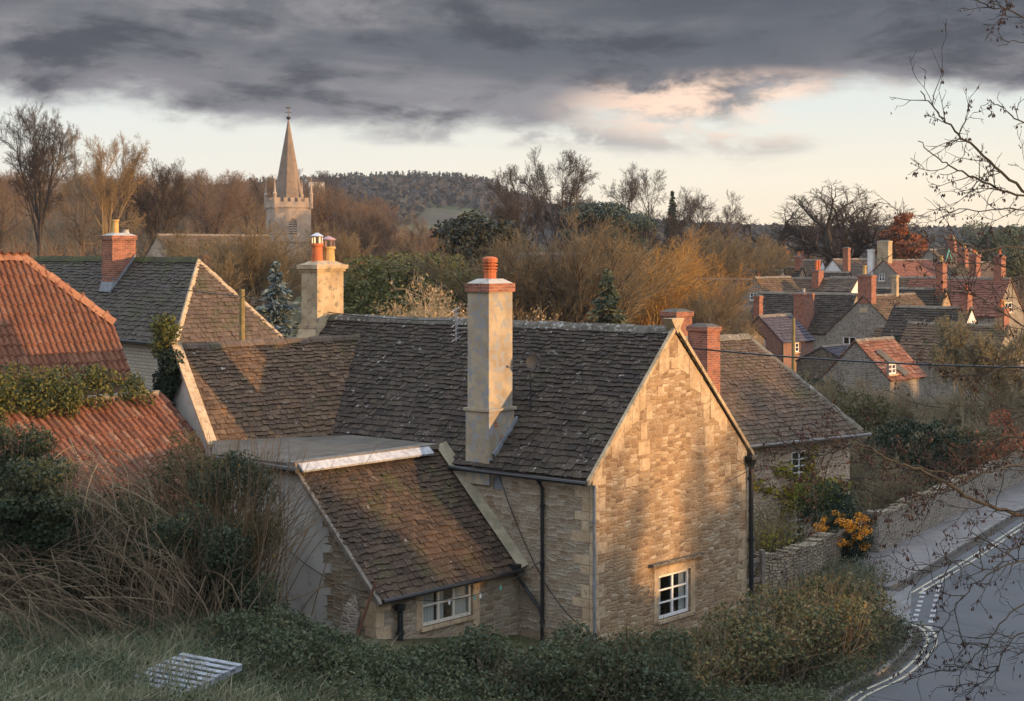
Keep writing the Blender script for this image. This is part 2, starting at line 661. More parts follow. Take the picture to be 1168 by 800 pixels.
def mat_slate(name, cols, lichen=(0.45, 0.43, 0.38), lich_amt=0.62, moss=(0.06, 0.07, 0.025), orange=None):
    """stone tiles: a tone per tile, lichen blotches, moss"""
    m, nt, b = base_mat(name, 0.88, 0.2)
    i = island(nt)
    p = posn(nt)
    c = ramp(nt, i, [(k / (len(cols) - 1), q) for k, q in enumerate(cols)])
    f = noise(nt, p, 9, 7, 0.72)
    c = mix(nt, mapr(nt, f, 0.35, 0.7, 0, 0.65), c, tuple(0.45 * x for x in cols[0]))
    n2 = noise(nt, p, 1.1, 4, 0.6)
    c = mix(nt, mth(nt, 'MULTIPLY', mapr(nt, n2, 0.5, 0.72), mapr(nt, f, 0.4, 0.6, 0.2, 0.8)), c, moss)
    if orange:
        n3 = noise(nt, p, 2.6, 5, 0.7)
        c = mix(nt, mapr(nt, n3, 0.55, 0.72, 0, 0.6), c, orange)
    l = noise(nt, p, 5.5, 5, 0.75)
    ii = mth(nt, 'FRACT', mth(nt, 'MULTIPLY', i, 37.7))
    c = mix(nt, mth(nt, 'MULTIPLY', mapr(nt, l, lich_amt, lich_amt + 0.06), mapr(nt, ii, 0.2, 0.9, 0.25, 0.8)), c, lichen)
    sp = noise(nt, p, 21, 4, 0.7)
    c = mix(nt, mapr(nt, sp, 0.635, 0.68, 0, 0.55), c, lichen)
    lk(nt, c, b.inputs['Base Color'])
    bump(nt, b, f, 0.7, 0.02)
    return m


def mat_brick(name, c1, c2, mortar, sc_=1.0, soot=0.4):
    m, nt, b = base_mat(name, 0.9, 0.15)
    uv = uvn(nt)
    br = nd(nt, 'ShaderNodeTexBrick', {'offset': 0.5}, {'Vector': uv, 'Color1': (*c1, 1), 'Color2': (*c2, 1), 'Mortar': (*mortar, 1),
                                                       'Scale': 1.0 / sc_, 'Mortar Size': 0.007, 'Brick Width': 0.225, 'Row Height': 0.075, 'Bias': 0.0})
    n = noise(nt, uv, 3.0, 6, 0.65)
    c = mix(nt, mapr(nt, n, 0.45, 0.75, 0, soot), br.outputs[0], (0.06, 0.045, 0.04))
    n2 = noise(nt, uv, 11, 5, 0.6)
    c = mix(nt, mapr(nt, n2, 0.55, 0.75, 0, 0.35), c, (0.42, 0.33, 0.26))
    lk(nt, c, b.inputs['Base Color'])
    h = mth(nt, 'SUBTRACT', mth(nt, 'MULTIPLY', n2, 0.5), br.outputs[1])
    bump(nt, b, h, 0.7, 0.012)
    return m


def mat_leaf(name, cols, rough=0.6, trans=0.25, vary=0.25):
    m, nt, b = base_mat(name, rough, 0.25)
    i = island(nt)
    c = ramp(nt, i, [(k / (len(cols) - 1), q) for k, q in enumerate(cols)])
    oi = nt.nodes.new('ShaderNodeObjectInfo').outputs['Random']
    hs = nd(nt, 'ShaderNodeHueSaturation', None, {'Color': c, 'Value': mapr(nt, oi, 0, 1, 1 - vary, 1 + vary, False), 'Hue': mapr(nt, oi, 1, 0, 0.487, 0.513, False)})
    c = hs.outputs[0]
    lk(nt, c, b.inputs['Base Color'])
    if trans:
        tr = nd(nt, 'ShaderNodeBsdfTranslucent', None, {'Color': c})
        mx = nd(nt, 'ShaderNodeMixShader', None, {0: trans, 1: b.outputs[0], 2: tr.outputs[0]})
        lk(nt, mx.outputs[0], nt.nodes['Material Output'].inputs[0])
    return m


def mat_plain(name, c, rough=0.6, spec=0.4, metal=0.0, vary=0.25):
    m, nt, b = base_mat(name, rough, spec)
    n = noise(nt, posn(nt), 7, 5, 0.65)
    cc = mix(nt, mapr(nt, n, 0.3, 0.75), c, tuple(x * (1 - vary) for x in c))
    lk(nt, cc, b.inputs['Base Color'])
    b.inputs['Metallic'].default_value = metal
    return m


M = {}
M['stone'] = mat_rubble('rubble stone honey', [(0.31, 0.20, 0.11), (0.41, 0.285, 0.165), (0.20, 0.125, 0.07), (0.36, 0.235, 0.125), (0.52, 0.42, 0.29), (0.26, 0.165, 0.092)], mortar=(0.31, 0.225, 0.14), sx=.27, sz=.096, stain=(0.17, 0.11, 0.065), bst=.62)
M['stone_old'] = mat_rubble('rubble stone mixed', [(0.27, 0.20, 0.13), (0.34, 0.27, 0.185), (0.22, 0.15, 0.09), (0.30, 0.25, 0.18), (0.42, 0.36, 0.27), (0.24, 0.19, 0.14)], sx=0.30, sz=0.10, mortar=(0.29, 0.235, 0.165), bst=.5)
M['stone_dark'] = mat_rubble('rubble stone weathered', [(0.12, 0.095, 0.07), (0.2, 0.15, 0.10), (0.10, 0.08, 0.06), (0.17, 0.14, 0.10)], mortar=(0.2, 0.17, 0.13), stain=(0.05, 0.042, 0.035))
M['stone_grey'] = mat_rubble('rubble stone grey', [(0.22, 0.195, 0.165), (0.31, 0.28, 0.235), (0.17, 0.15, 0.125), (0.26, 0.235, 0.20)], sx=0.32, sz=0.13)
M['drystone'] = mat_rubble('dry stone wall', [(0.26, 0.21, 0.14), (0.34, 0.28, 0.19), (0.20, 0.16, 0.11), (0.4, 0.35, 0.26)], mortar=(0.045, 0.038, 0.03), sx=0.26, sz=0.10, joint=0.05)
M['ashlar'] = mat_noise('dressed stone', (0.45, 0.35, 0.22), (0.33, 0.24, 0.14), 1.6, 0.85, 0.5, 0.012, (0.20, 0.17, 0.12), t3=(0.52, 0.64))
M['quoin'] = mat_noise('pale quoin stone', (0.48, 0.37, 0.24), (0.37, 0.265, 0.16), 3, 0.88, 0.5, 0.01, (0.28, 0.20, 0.125), t3=(0.5, 0.66))
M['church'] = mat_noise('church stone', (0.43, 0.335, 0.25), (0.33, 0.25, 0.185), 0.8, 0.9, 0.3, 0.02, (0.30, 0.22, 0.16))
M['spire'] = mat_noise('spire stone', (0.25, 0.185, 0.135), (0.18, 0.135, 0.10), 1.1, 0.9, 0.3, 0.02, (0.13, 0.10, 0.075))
M['render'] = mat_noise('grey lime render', (0.46, 0.435, 0.385), (0.36, 0.34, 0.30), 0.8, 0.92, 0.35, 0.008, (0.25, 0.235, 0.20), t3=(0.52, 0.70))
M['render_ch'] = mat_noise('old chimney render', (0.40, 0.325, 0.225), (0.25, 0.20, 0.14), 1.3, 0.92, 0.6, 0.015, (0.255, 0.255, 0.25), t3=(0.51, 0.58))
M['white'] = mat_noise('white limewash', (0.72, 0.70, 0.66), (0.60, 0.57, 0.52), 1.2, 0.85, 0.2, 0.005)
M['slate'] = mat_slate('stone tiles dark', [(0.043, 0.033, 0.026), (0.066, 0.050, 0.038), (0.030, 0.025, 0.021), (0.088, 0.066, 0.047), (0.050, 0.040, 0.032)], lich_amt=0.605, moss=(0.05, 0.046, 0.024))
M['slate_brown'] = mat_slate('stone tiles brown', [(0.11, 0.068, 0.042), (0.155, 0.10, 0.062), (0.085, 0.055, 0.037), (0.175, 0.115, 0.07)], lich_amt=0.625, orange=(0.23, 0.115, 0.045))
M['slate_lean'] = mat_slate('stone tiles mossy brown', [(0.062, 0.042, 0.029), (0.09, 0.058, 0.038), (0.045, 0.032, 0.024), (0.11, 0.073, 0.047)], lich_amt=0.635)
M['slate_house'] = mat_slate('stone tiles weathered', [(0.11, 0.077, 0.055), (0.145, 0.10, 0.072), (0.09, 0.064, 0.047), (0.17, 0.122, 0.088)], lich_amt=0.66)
M['slate_purple'] = mat_slate('purple slates', [(0.075, 0.066, 0.082), (0.095, 0.082, 0.10), (0.062, 0.056, 0.068)], lich_amt=0.74, moss=(0.10, 0.085, 0.09))
M['pantile'] = mat_slate('clay pantiles', [(0.21, 0.088, 0.050), (0.26, 0.11, 0.060), (0.16, 0.07, 0.042), (0.30, 0.145, 0.085)], lichen=(0.52, 0.44, 0.34), lich_amt=0.70, moss=(0.19, 0.075, 0.04))
M['pantile_old'] = mat_slate('old clay pantiles', [(0.21, 0.085, 0.052), (0.29, 0.125, 0.073), (0.15, 0.062, 0.04), (0.36, 0.21, 0.14)], lichen=(0.5, 0.42, 0.34), lich_amt=0.66, moss=(0.10, 0.055, 0.035))
M['redtile'] = mat_slate('red clay tiles', [(0.21, 0.088, 0.06), (0.25, 0.108, 0.072), (0.17, 0.073, 0.05)], lichen=(0.42, 0.34, 0.27), lich_amt=0.7, moss=(0.17, 0.085, 0.055))
M['brick'] = mat_brick('red brick', (0.36, 0.125, 0.07), (0.22, 0.075, 0.05), (0.36, 0.28, 0.21), soot=.75)
M['brick_dull'] = mat_brick('brown brick', (0.27, 0.125, 0.085), (0.2, 0.095, 0.065), (0.27, 0.22, 0.18))
M['brick_pale'] = mat_brick('white painted brick', (0.42, 0.37, 0.29), (0.36, 0.31, 0.24), (0.17, 0.145, 0.115), 1.6, 0.15)
M['terracotta'] = mat_noise('terracotta', (0.52, 0.15, 0.055), (0.40, 0.11, 0.045), 4, 0.75, 0.2, 0.004)
M['buff'] = mat_noise('buff clay', (0.50, 0.33, 0.12), (0.40, 0.26, 0.10), 5, 0.8, 0.2, 0.004)
M['lead'] = mat_noise('lead sheet', (0.22, 0.235, 0.25), (0.15, 0.16, 0.17), 4, 0.55, 0.15, 0.004)
M['white_lead'] = mat_noise('painted lead strip', (0.46, 0.47, 0.48), (0.30, 0.30, 0.31), 6, 0.7, 0.2, 0.004)
M['felt'] = mat_noise('mossy roofing felt', (0.115, 0.10, 0.085), (0.075, 0.068, 0.056), 2, 0.95, 0.5, 0.015, (0.08, 0.085, 0.035), t3=(0.54, 0.66))
M['iron'] = mat_plain('black iron', (0.012, 0.013, 0.014), 0.45, 0.5)
M['rust'] = mat_plain('rusty iron', (0.13, 0.06, 0.035), 0.8, 0.3)
M['paint_white'] = mat_plain('white window paint', (0.74, 0.72, 0.68), 0.5, 0.4, 0, 0.12)
M['leaf_bright'] = mat_leaf('bright shrub leaves', [(0.15, 0.17, 0.03), (0.21, 0.20, 0.035), (0.09, 0.12, 0.028), (0.26, 0.22, 0.04)])
M['paint_cream'] = mat_plain('cream window paint', (0.66, 0.59, 0.48), 0.55, 0.35, 0, 0.15)


def mat_glass():
    m, nt, b = base_mat('window glass', 0.04, 0.5)
    t = nd(nt, 'ShaderNodeBsdfTransparent', None, {'Color': (0.8, 0.84, 0.84, 1)})
    g_ = nd(nt, 'ShaderNodeBsdfGlossy', None, {'Roughness': 0.03, 'Color': (0.9, 0.9, 0.9, 1)})
    mx = nd(nt, 'ShaderNodeMixShader', None, {0: 0.16, 1: t.outputs[0], 2: g_.outputs[0]})
    lk(nt, mx.outputs[0], nt.nodes['Material Output'].inputs[0])
    return m


M['glass'] = mat_glass()
M['curtain'] = mat_plain('net curtain', (0.62, 0.60, 0.55), 0.9, 0.1, 0, 0.1)
M['alu'] = mat_plain('aluminium', (0.55, 0.55, 0.55), 0.4, 0.5, 0.6)
M['dish'] = mat_plain('grey dish', (0.03, 0.034, 0.04), 0.7, 0.2)
M['wood_grey'] = mat_noise('weathered timber', (0.20, 0.175, 0.14), (0.13, 0.11, 0.09), 5, 0.9, 0.4, 0.006)
M['wood_pole'] = mat_noise('pole timber', (0.24, 0.18, 0.075), (0.17, 0.13, 0.06), 5, 0.9, 0.4, 0.006)
M['wood_pallet'] = mat_noise('silvered timber', (0.30, 0.325, 0.35), (0.18, 0.19, 0.205), 5, 0.85, 0.3, 0.006)
M['plank'] = mat_noise('pale boards', (0.48, 0.36, 0.25), (0.38, 0.27, 0.18), 5, 0.85, 0.3, 0.006)
M['turquoise'] = mat_plain('turquoise paint', (0.10, 0.38, 0.33), 0.6, 0.3)
M['bark'] = mat_noise('bark', (0.07, 0.053, 0.039), (0.042, 0.033, 0.026), 5, 0.95, 0.6, 0.03, (0.065, 0.072, 0.038), t3=(0.6, 0.75))


def mat_twig(name, cols):
    m, nt, b = base_mat(name, 0.9, 0.1)
    oi = nt.nodes.new('ShaderNodeObjectInfo').outputs['Random']
    i = mth(nt, 'FRACT', mth(nt, 'ADD', oi, mth(nt, 'MULTIPLY', island(nt), 0.3)))
    c = ramp(nt, i, [(k / (len(cols) - 1), q) for k, q in enumerate(cols)])
    lk(nt, c, b.inputs['Base Color'])
    return m


M['twig_wood'] = mat_twig('twigs brown', [(0.135, 0.092, 0.058), (0.17, 0.10, 0.06), (0.125, 0.10, 0.062), (0.155, 0.088, 0.054), (0.16, 0.13, 0.075)])
M['twig_dark'] = mat_twig('twigs dark', [(0.05, 0.038, 0.03), (0.062, 0.046, 0.035)])
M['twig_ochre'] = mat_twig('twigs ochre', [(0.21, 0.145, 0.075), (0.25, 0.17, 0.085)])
M['twig_olive'] = mat_twig('twigs olive', [(0.165, 0.125, 0.07), (0.20, 0.145, 0.078), (0.15, 0.115, 0.07)])
M['twig_pale'] = mat_twig('twigs pale', [(0.36, 0.27, 0.17), (0.30, 0.22, 0.13)])
M['twig_gold'] = mat_twig('twigs golden', [(0.34, 0.19, 0.055), (0.28, 0.17, 0.06), (0.32, 0.155, 0.05)])
M['twig_grey'] = mat_twig('twigs grey green', [(0.20, 0.17, 0.11), (0.25, 0.20, 0.12), (0.16, 0.14, 0.09)])
M['twig_near'] = mat_twig('twigs near', [(0.042, 0.038, 0.033), (0.06, 0.056, 0.047), (0.034, 0.03, 0.026)])
M['cane'] = mat_twig('dead canes', [(0.15, 0.11, 0.068), (0.11, 0.08, 0.052), (0.22, 0.17, 0.11), (0.09, 0.065, 0.043)])
M['reed'] = mat_twig('standing stems', [(0.13, 0.085, 0.045), (0.10, 0.068, 0.04), (0.17, 0.115, 0.062)])
M['catkin'] = mat_leaf('catkins', [(0.026, 0.014, 0.011), (0.045, 0.022, 0.016), (0.02, 0.011, 0.009)], trans=0.0)
M['leaf_hedge'] = mat_leaf('hedge leaves', [(0.060, 0.082, 0.040), (0.085, 0.106, 0.052), (0.048, 0.064, 0.034), (0.125, 0.125, 0.055), (0.068, 0.088, 0.046), (0.11, 0.085, 0.042)])
M['leaf_autumn'] = mat_leaf('autumn hedge leaves', [(0.17, 0.14, 0.05), (0.09, 0.12, 0.05), (0.25, 0.155, 0.06), (0.12, 0.13, 0.055), (0.23, 0.19, 0.06), (0.18, 0.10, 0.05)])
M['leaf_dark'] = mat_leaf('dark leaves', [(0.020, 0.034, 0.016), (0.035, 0.052, 0.024), (0.016, 0.026, 0.014), (0.045, 0.06, 0.026)])
M['leaf_bramble'] = mat_leaf('bramble leaves', [(0.042, 0.062, 0.038), (0.066, 0.085, 0.045), (0.085, 0.085, 0.04), (0.05, 0.074, 0.044)])
M['leaf_ivy'] = mat_leaf('ivy leaves', [(0.09, 0.10, 0.025), (0.14, 0.13, 0.03), (0.06, 0.075, 0.022), (0.19, 0.155, 0.035), (0.10, 0.105, 0.028)])
M['leaf_ivy_dark'] = mat_leaf('dark ivy leaves', [(0.024, 0.045, 0.026), (0.035, 0.06, 0.032), (0.018, 0.032, 0.02)])
M['leaf_yellow'] = mat_leaf('yellow leaves', [(0.42, 0.32, 0.03), (0.30, 0.26, 0.03), (0.18, 0.19, 0.03), (0.48, 0.30, 0.03)])
M['berry'] = mat_leaf('orange berries', [(0.72, 0.26, 0.015), (0.60, 0.19, 0.012), (0.78, 0.34, 0.03)], trans=0)
M['leaf_yew'] = mat_leaf('yew foliage', [(0.07, 0.08, 0.018), (0.12, 0.115, 0.025), (0.042, 0.056, 0.016), (0.16, 0.14, 0.03)], trans=0.1)
M['leaf_holm'] = mat_leaf('holm oak foliage', [(0.026, 0.030, 0.012), (0.042, 0.042, 0.016), (0.018, 0.022, 0.01)], trans=0.1)
M['leaf_blue'] = mat_leaf('blue spruce needles', [(0.085, 0.115, 0.115), (0.12, 0.155, 0.155), (0.06, 0.085, 0.085)], trans=0)
M['leaf_fir'] = mat_leaf('fir needles', [(0.055, 0.07, 0.04), (0.075, 0.088, 0.05), (0.04, 0.054, 0.03)], trans=0)
M['leaf_cedar'] = mat_leaf('cedar needles', [(0.05, 0.072, 0.055), (0.07, 0.092, 0.068), (0.036, 0.055, 0.042)], trans=0)
M['leaf_russet'] = mat_leaf('russet leaves', [(0.30, 0.085, 0.03), (0.36, 0.115, 0.04), (0.24, 0.066, 0.026), (0.40, 0.15, 0.05)])
M['leaf_pale'] = mat_leaf('pale seed heads', [(0.40, 0.29, 0.16), (0.34, 0.23, 0.12), (0.46, 0.35, 0.2)])
M['leaf_scrub'] = mat_leaf('scrub leaves', [(0.10, 0.095, 0.045), (0.14, 0.115, 0.05), (0.08, 0.08, 0.04), (0.19, 0.14, 0.05)])
M['leaf_red'] = mat_leaf('rust hedge leaves', [(0.32, 0.09, 0.035), (0.40, 0.125, 0.045), (0.22, 0.07, 0.035)])
M['far_wood'] = mat_leaf('far woodland', [(0.038, 0.037, 0.033), (0.052, 0.046, 0.038), (0.030, 0.034, 0.03), (0.046, 0.044, 0.036)], 0.9, 0, 0)
M['far_conifer'] = mat_leaf('far conifers', [(0.03, 0.042, 0.032), (0.04, 0.05, 0.036)], 0.9, 0, 0)
M['grass'] = mat_leaf('grass blades', [(0.12, 0.155, 0.085), (0.15, 0.185, 0.10), (0.09, 0.12, 0.065), (0.26, 0.24, 0.15), (0.13, 0.165, 0.09), (0.25, 0.23, 0.15)], 0.7, 0.2, 0)
M['grass_dry'] = mat_leaf('dry grass blades', [(0.26, 0.235, 0.155), (0.19, 0.18, 0.105), (0.33, 0.29, 0.20), (0.13, 0.145, 0.08)], 0.75, 0.2, 0)


def mat_road():
    m, nt, b = base_mat('asphalt', 0.72, 0.3)
    p = posn(nt)
    n = noise(nt, p, 0.35, 6, 0.65)
    c = mix(nt, mapr(nt, n, 0.35, 0.65), (0.072, 0.075, 0.079), (0.054, 0.057, 0.060))
    g_ = noise(nt, p, 38, 3, 0.7)
    c = mix(nt, mapr(nt, g_, 0.5, 0.75, 0, 0.5), c, (0.13, 0.13, 0.13))
    pv = nd(nt, 'ShaderNodeTexVoronoi', {'feature': 'F1', 'distance': 'CHEBYCHEV'}, {'Vector': vmul(nt, p, (0.22, 0.12, 1)), 'Scale': 1.0})
    pc_ = nd(nt, 'ShaderNodeSeparateColor', None, {0: pv.outputs['Color']}).outputs[0]
    c = mix(nt, mapr(nt, pc_, 0.6, 0.62, 0, 0.35), c, (0.055, 0.058, 0.063))
    wv = nd(nt, 'ShaderNodeVectorMath', {'operation': 'ADD'}, {0: p, 1: vmul(nt, nd(nt, 'ShaderNodeTexNoise', None, {'Vector': p, 'Scale': 1.4, 'Detail': 4.0}).outputs['Color'], (0.9, 0.9, 0))}).outputs[0]
    cr = nd(nt, 'ShaderNodeTexVoronoi', {'feature': 'DISTANCE_TO_EDGE'}, {'Vector': wv, 'Scale': 0.38})
    ck = mth(nt, 'MULTIPLY', mapr(nt, cr.outputs['Distance'], 0.022, 0.006), mapr(nt, n, 0.45, 0.6))
    c = mix(nt, ck, c, (0.03, 0.03, 0.03))
    lk(nt, c, b.inputs['Base Color'])
    bump(nt, b, g_, 0.35, 0.006)
    return m


M['asphalt'] = mat_road()
M['asphalt_old'] = mat_noise('worn asphalt', (0.16, 0.16, 0.158), (0.115, 0.115, 0.115), 0.9, 0.85, 0.35, 0.006, (0.20, 0.195, 0.185), t3=(0.5, 0.7))
M['pavement'] = mat_noise('pavement asphalt', (0.175, 0.162, 0.155), (0.125, 0.117, 0.112), 0.7, 0.85, 0.3, 0.005, (0.085, 0.077, 0.068), t3=(0.54, 0.68))
M['kerb'] = mat_noise('kerb stone', (0.20, 0.185, 0.165), (0.11, 0.10, 0.09), 2, 0.85, 0.3, 0.006)
M['dirt'] = mat_noise('gutter dirt', (0.045, 0.038, 0.032), (0.065, 0.056, 0.046), 3, 0.95, 0.4, 0.01)
M['paint_line'] = mat_noise('worn cream road paint', (0.42, 0.38, 0.28), (0.28, 0.26, 0.21), 3, 0.8, 0.2, 0.002, (0.2, 0.19, 0.17), t3=(0.60, 0.66))
M['paint_dash'] = mat_noise('worn white road paint', (0.36, 0.36, 0.355), (0.2, 0.2, 0.2), 4, 0.8, 0.2, 0.002, (0.15, 0.15, 0.15), t3=(0.58, 0.64))


def mat_ground():
    m, nt, b = base_mat('ground cover', 0.95, 0.1)
    p = posn(nt)
    n = noise(nt, p, 0.35, 8, 0.65)
    c = mix(nt, mapr(nt, n, 0.35, 0.65), (0.055, 0.065, 0.028), (0.085, 0.068, 0.04))
    n2 = noise(nt, p, 2.5, 6, 0.7)
    c = mix(nt, mapr(nt, n2, 0.5, 0.7, 0, 0.6), c, (0.045, 0.035, 0.022))
    yy = nd(nt, 'ShaderNodeSeparateXYZ', None, {0: p}).outputs[1]
    far = noise(nt, vmul(nt, p, (0.012, 0.006, 0.012)), 1.0, 4, 0.5)
    fc = mix(nt, mapr(nt, far, 0.45, 0.55), (0.055, 0.05, 0.036), (0.085, 0.10, 0.045))
    c = mix(nt, mapr(nt, yy, 500, 800), c, fc)
    lk(nt, c, b.inputs['Base Color'])
    bump(nt, b, n2, 0.6, 0.08)
    return m


M['ground'] = mat_ground()

# ------------------------------------------------------------------ terrain
XR_Y = [-60, 0, 16, 25, 30, 35, 38.4, 40.7, 43.9, 45.2, 46.2, 50]
XR_X = [12, 10, 8.6, 7.2, 6.7, 6.7, 7.4, 9.13, 10.65, 10.85, 11.6, 14]
ZF_A = [-0.45, -0.31, -0.16, -0.1, -0.055, -0.02, 0.01, 0.035, 0.07, 0.14, 0.2, 0.31, 0.5]
ZF_Z = [34, 34, 47, 51, 52, 49, 41, 31, 25, 21, 20, 19, 18]


def ground_z(X, Y):
    X, Y = np.asarray(X, float), np.asarray(Y, float)
    xr = np.interp(Y, XR_Y, XR_X)
    bank = np.interp(Y, [-60, 0, 12, 20, 26, 29, 36, 40, 46, 60], [8.7, 8.7, 6.6, 4.4, 2.95, 2.6, 2.4, 1.4, .1, 0])
    z = bank * sm(3, 14, xr - X)
    z = z + 3.2 * sm(-6, -13, X) * sm(40, 60, Y)
    z = z + 14 * sm(150, 440, Y) * sm(30, -75, X + 0.06 * (Y - 300)) * sm(1100, 600, Y)
    z = z + 3 * sm(90, 170, Y) * sm(10, -40, X)
    a = X / np.maximum(Y, 1)
    zf = np.interp(a, ZF_A, ZF_Z)
    z = z + zf * sm(620, 1300, Y) * (1 - 0.5 * sm(1500, 2600, Y))
    z = z + 1.1 * np.sin(X * 0.013 + 1.0) * np.sin(Y * 0.011) * sm(250, 600, Y)
    # unseen bank added right of the frame, under the shade-casting trees
    z = z + 3.0 * sm(26, 44, X - 0.36 * Y - 0) * sm(150, 90, Y)
    return z


def build_ground():
    na, rad = 420, [0.0] + list(np.geomspace(2.5, 4200, 150))
    mb = MB()
    ang = np.linspace(0, 2 * math.pi, na, False)
    # more columns of points inside the view
    k = 0.85
    ang = ang - k * np.sin(ang) * 0.55
    vs = []
    for r in rad:
        x, y = r * np.sin(ang), r * np.cos(ang)
        vs.append(np.stack([x, y, ground_z(x, y)], 1))
    vs = np.vstack(vs)
    fs = []
    i = np.arange(len(rad) - 1)[:, None] * na
    j = np.arange(na)[None]
    k2 = (j + 1) % na
    fs = np.stack([i + j, i + na + j, i + na + k2, i + k2], -1).reshape(-1, 4)
    mb.add(vs, fs)
    o = obj('ground', mb, M['ground'], uv=False, smooth=True)
    tag(o, kind='structure')
    me = o.data
    import bmesh
    bm = bmesh.new()
    bm.from_mesh(me)
    bmesh.ops.remove_doubles(bm, verts=bm.verts, dist=1e-4)
    bmesh.ops.recalc_face_normals(bm, faces=bm.faces)
    bm.to_mesh(me)
    bm.free()


build_ground()


def smooth_line(pts, n=8):
    """Catmull-Rom through plan points"""
    p = [np.array(q, float) for q in pts]
    p = [2 * p[0] - p[1]] + p + [2 * p[-1] - p[-2]]
    out = []
    for i in range(1, len(p) - 2):
        for t in np.linspace(0, 1, n, False):
            a, b, c, d = p[i - 1:i + 3]
            out.append(0.5 * (2 * b + (c - a) * t + (2 * a - 5 * b + 4 * c - d) * t * t + (3 * b - a - 3 * c + d) * t ** 3))
    out.append(p[-2])
    return np.array(out)


def strip(mb, line, o0, o1, z, thick=0.0):
    """ribbon between two offsets to the right of a plan polyline"""
    d = np.gradient(line, axis=0)
    d /= np.linalg.norm(d, axis=1, keepdims=True)
    nr = np.stack([d[:, 1], -d[:, 0]], 1)
    a, b = line + nr * o0, line + nr * o1
    n = len(line)
    va = np.column_stack([a, np.full(n, z)])
    vb = np.column_stack([b, np.full(n, z)])
    if not thick:
        mb.add(np.vstack([va, vb]), [(i, i + n, i + n + 1, i + 1) for i in range(n - 1)])
    else:
        dn = np.array((0, 0, -thick))
        mb.add(np.vstack([va, vb, va + dn, vb + dn]),
               [(i, i + n, i + n + 1, i + 1) for i in range(n - 1)] +
               [(i + 2 * n, i, i + 1, i + 1 + 2 * n) for i in range(n - 1)] +
               [(i + n, i + 3 * n, i + 3 * n + 1, i + 1 + n) for i in range(n - 1)] + [(0, 2 * n, 3 * n, n), (n - 1, 2 * n - 1, 4 * n - 1, 3 * n - 1)])


edge_a = smooth_line([(7.6, 20), (6.9, 26), (6.55, 31), (6.7, 35), (7.4, 38.4), (9.13, 40.9), (10.45, 43.6), (10.85, 45.2), (10.75, 46.1)])
kerb_b = smooth_line([(11.5, 50.7), (14.65, 56.1), (18.9, 63.7), (26, 76), (37, 94), (50, 112)])
road_l = smooth_line([(7.6, 18), (6.9, 26), (6.55, 31), (6.7, 35), (7.4, 38.4), (9.13, 40.9), (10.45, 43.6), (11.2, 47), (12.2, 51.4), (14.65, 56.0), (18.9, 63.6), (26, 75.8), (37, 93.8), (50, 111.8)])
mb = MB()
strip(mb, road_l, 0.0, 7.0, 0.02)
tag(obj('road', mb, M['asphalt']), kind='structure')
mb = MB()
mb.poly([(10.75, 45.6, 0.024), (11.1, 46.4, 0.024), (12.35, 51.5, 0.024), (11.5, 51.0, 0.024), (9.4, 50.2, 0.024), (5.5, 49.2, 0.024), (5.0, 47.0, 0.024), (9.5, 46.6, 0.024)])
tag(obj('lane', mb, M['asphalt_old']), kind='structure')
mb = MB()
strip(mb, kerb_b, -3.2, -0.16, 0.13)
tag(obj('pavement', mb, M['pavement']), kind='structure')
mb = MB()
strip(mb, kerb_b, -0.16, 0.0, 0.135, 0.2)
strip(mb, edge_a, -0.14, 0.0, 0.10, 0.2)
tag(obj('kerb', mb, M['kerb']), kind='structure')
mb = MB()
strip(mb, kerb_b, 0.02, 0.30, 0.028)
strip(mb, edge_a, 0.0, 0.22, 0.028)
strip(mb, edge_a, -0.8, -0.14, 0.06)
tag(obj('gutter', mb, M['dirt']), kind='structure')
mb = MB()
for o0 in (0.32, 0.54):
    strip(mb, edge_a, o0, o0 + 0.075, 0.034)
    strip(mb, kerb_b, o0 + .32, o0 + 0.395, 0.034)
lines = obj('road_marking', mb, M['paint_line'])
tag(lines, kind='structure')
mb = MB()
for (x0, y0, x1, y1, n) in ((11.05, 45.9, 12.75, 51.4, 9), (11.0, 44.2, 13.55, 52.6, 12)):
    a, b = np.array((x0, y0)), np.array((x1, y1))
    for i in range(n):
        t0, t1 = i / n, (i + 0.5) / n
        strip(mb, np.array([a + (b - a) * t0, a + (b - a) * (t0 + t1) / 2, a + (b - a) * t1]), -0.07, 0.07, 0.032)
tag(obj('junction_marking', mb, M['paint_dash']), kind='structure')


# ------------------------------------------------------------------ building helpers
UPV = np.array((0, 0, 1.0))


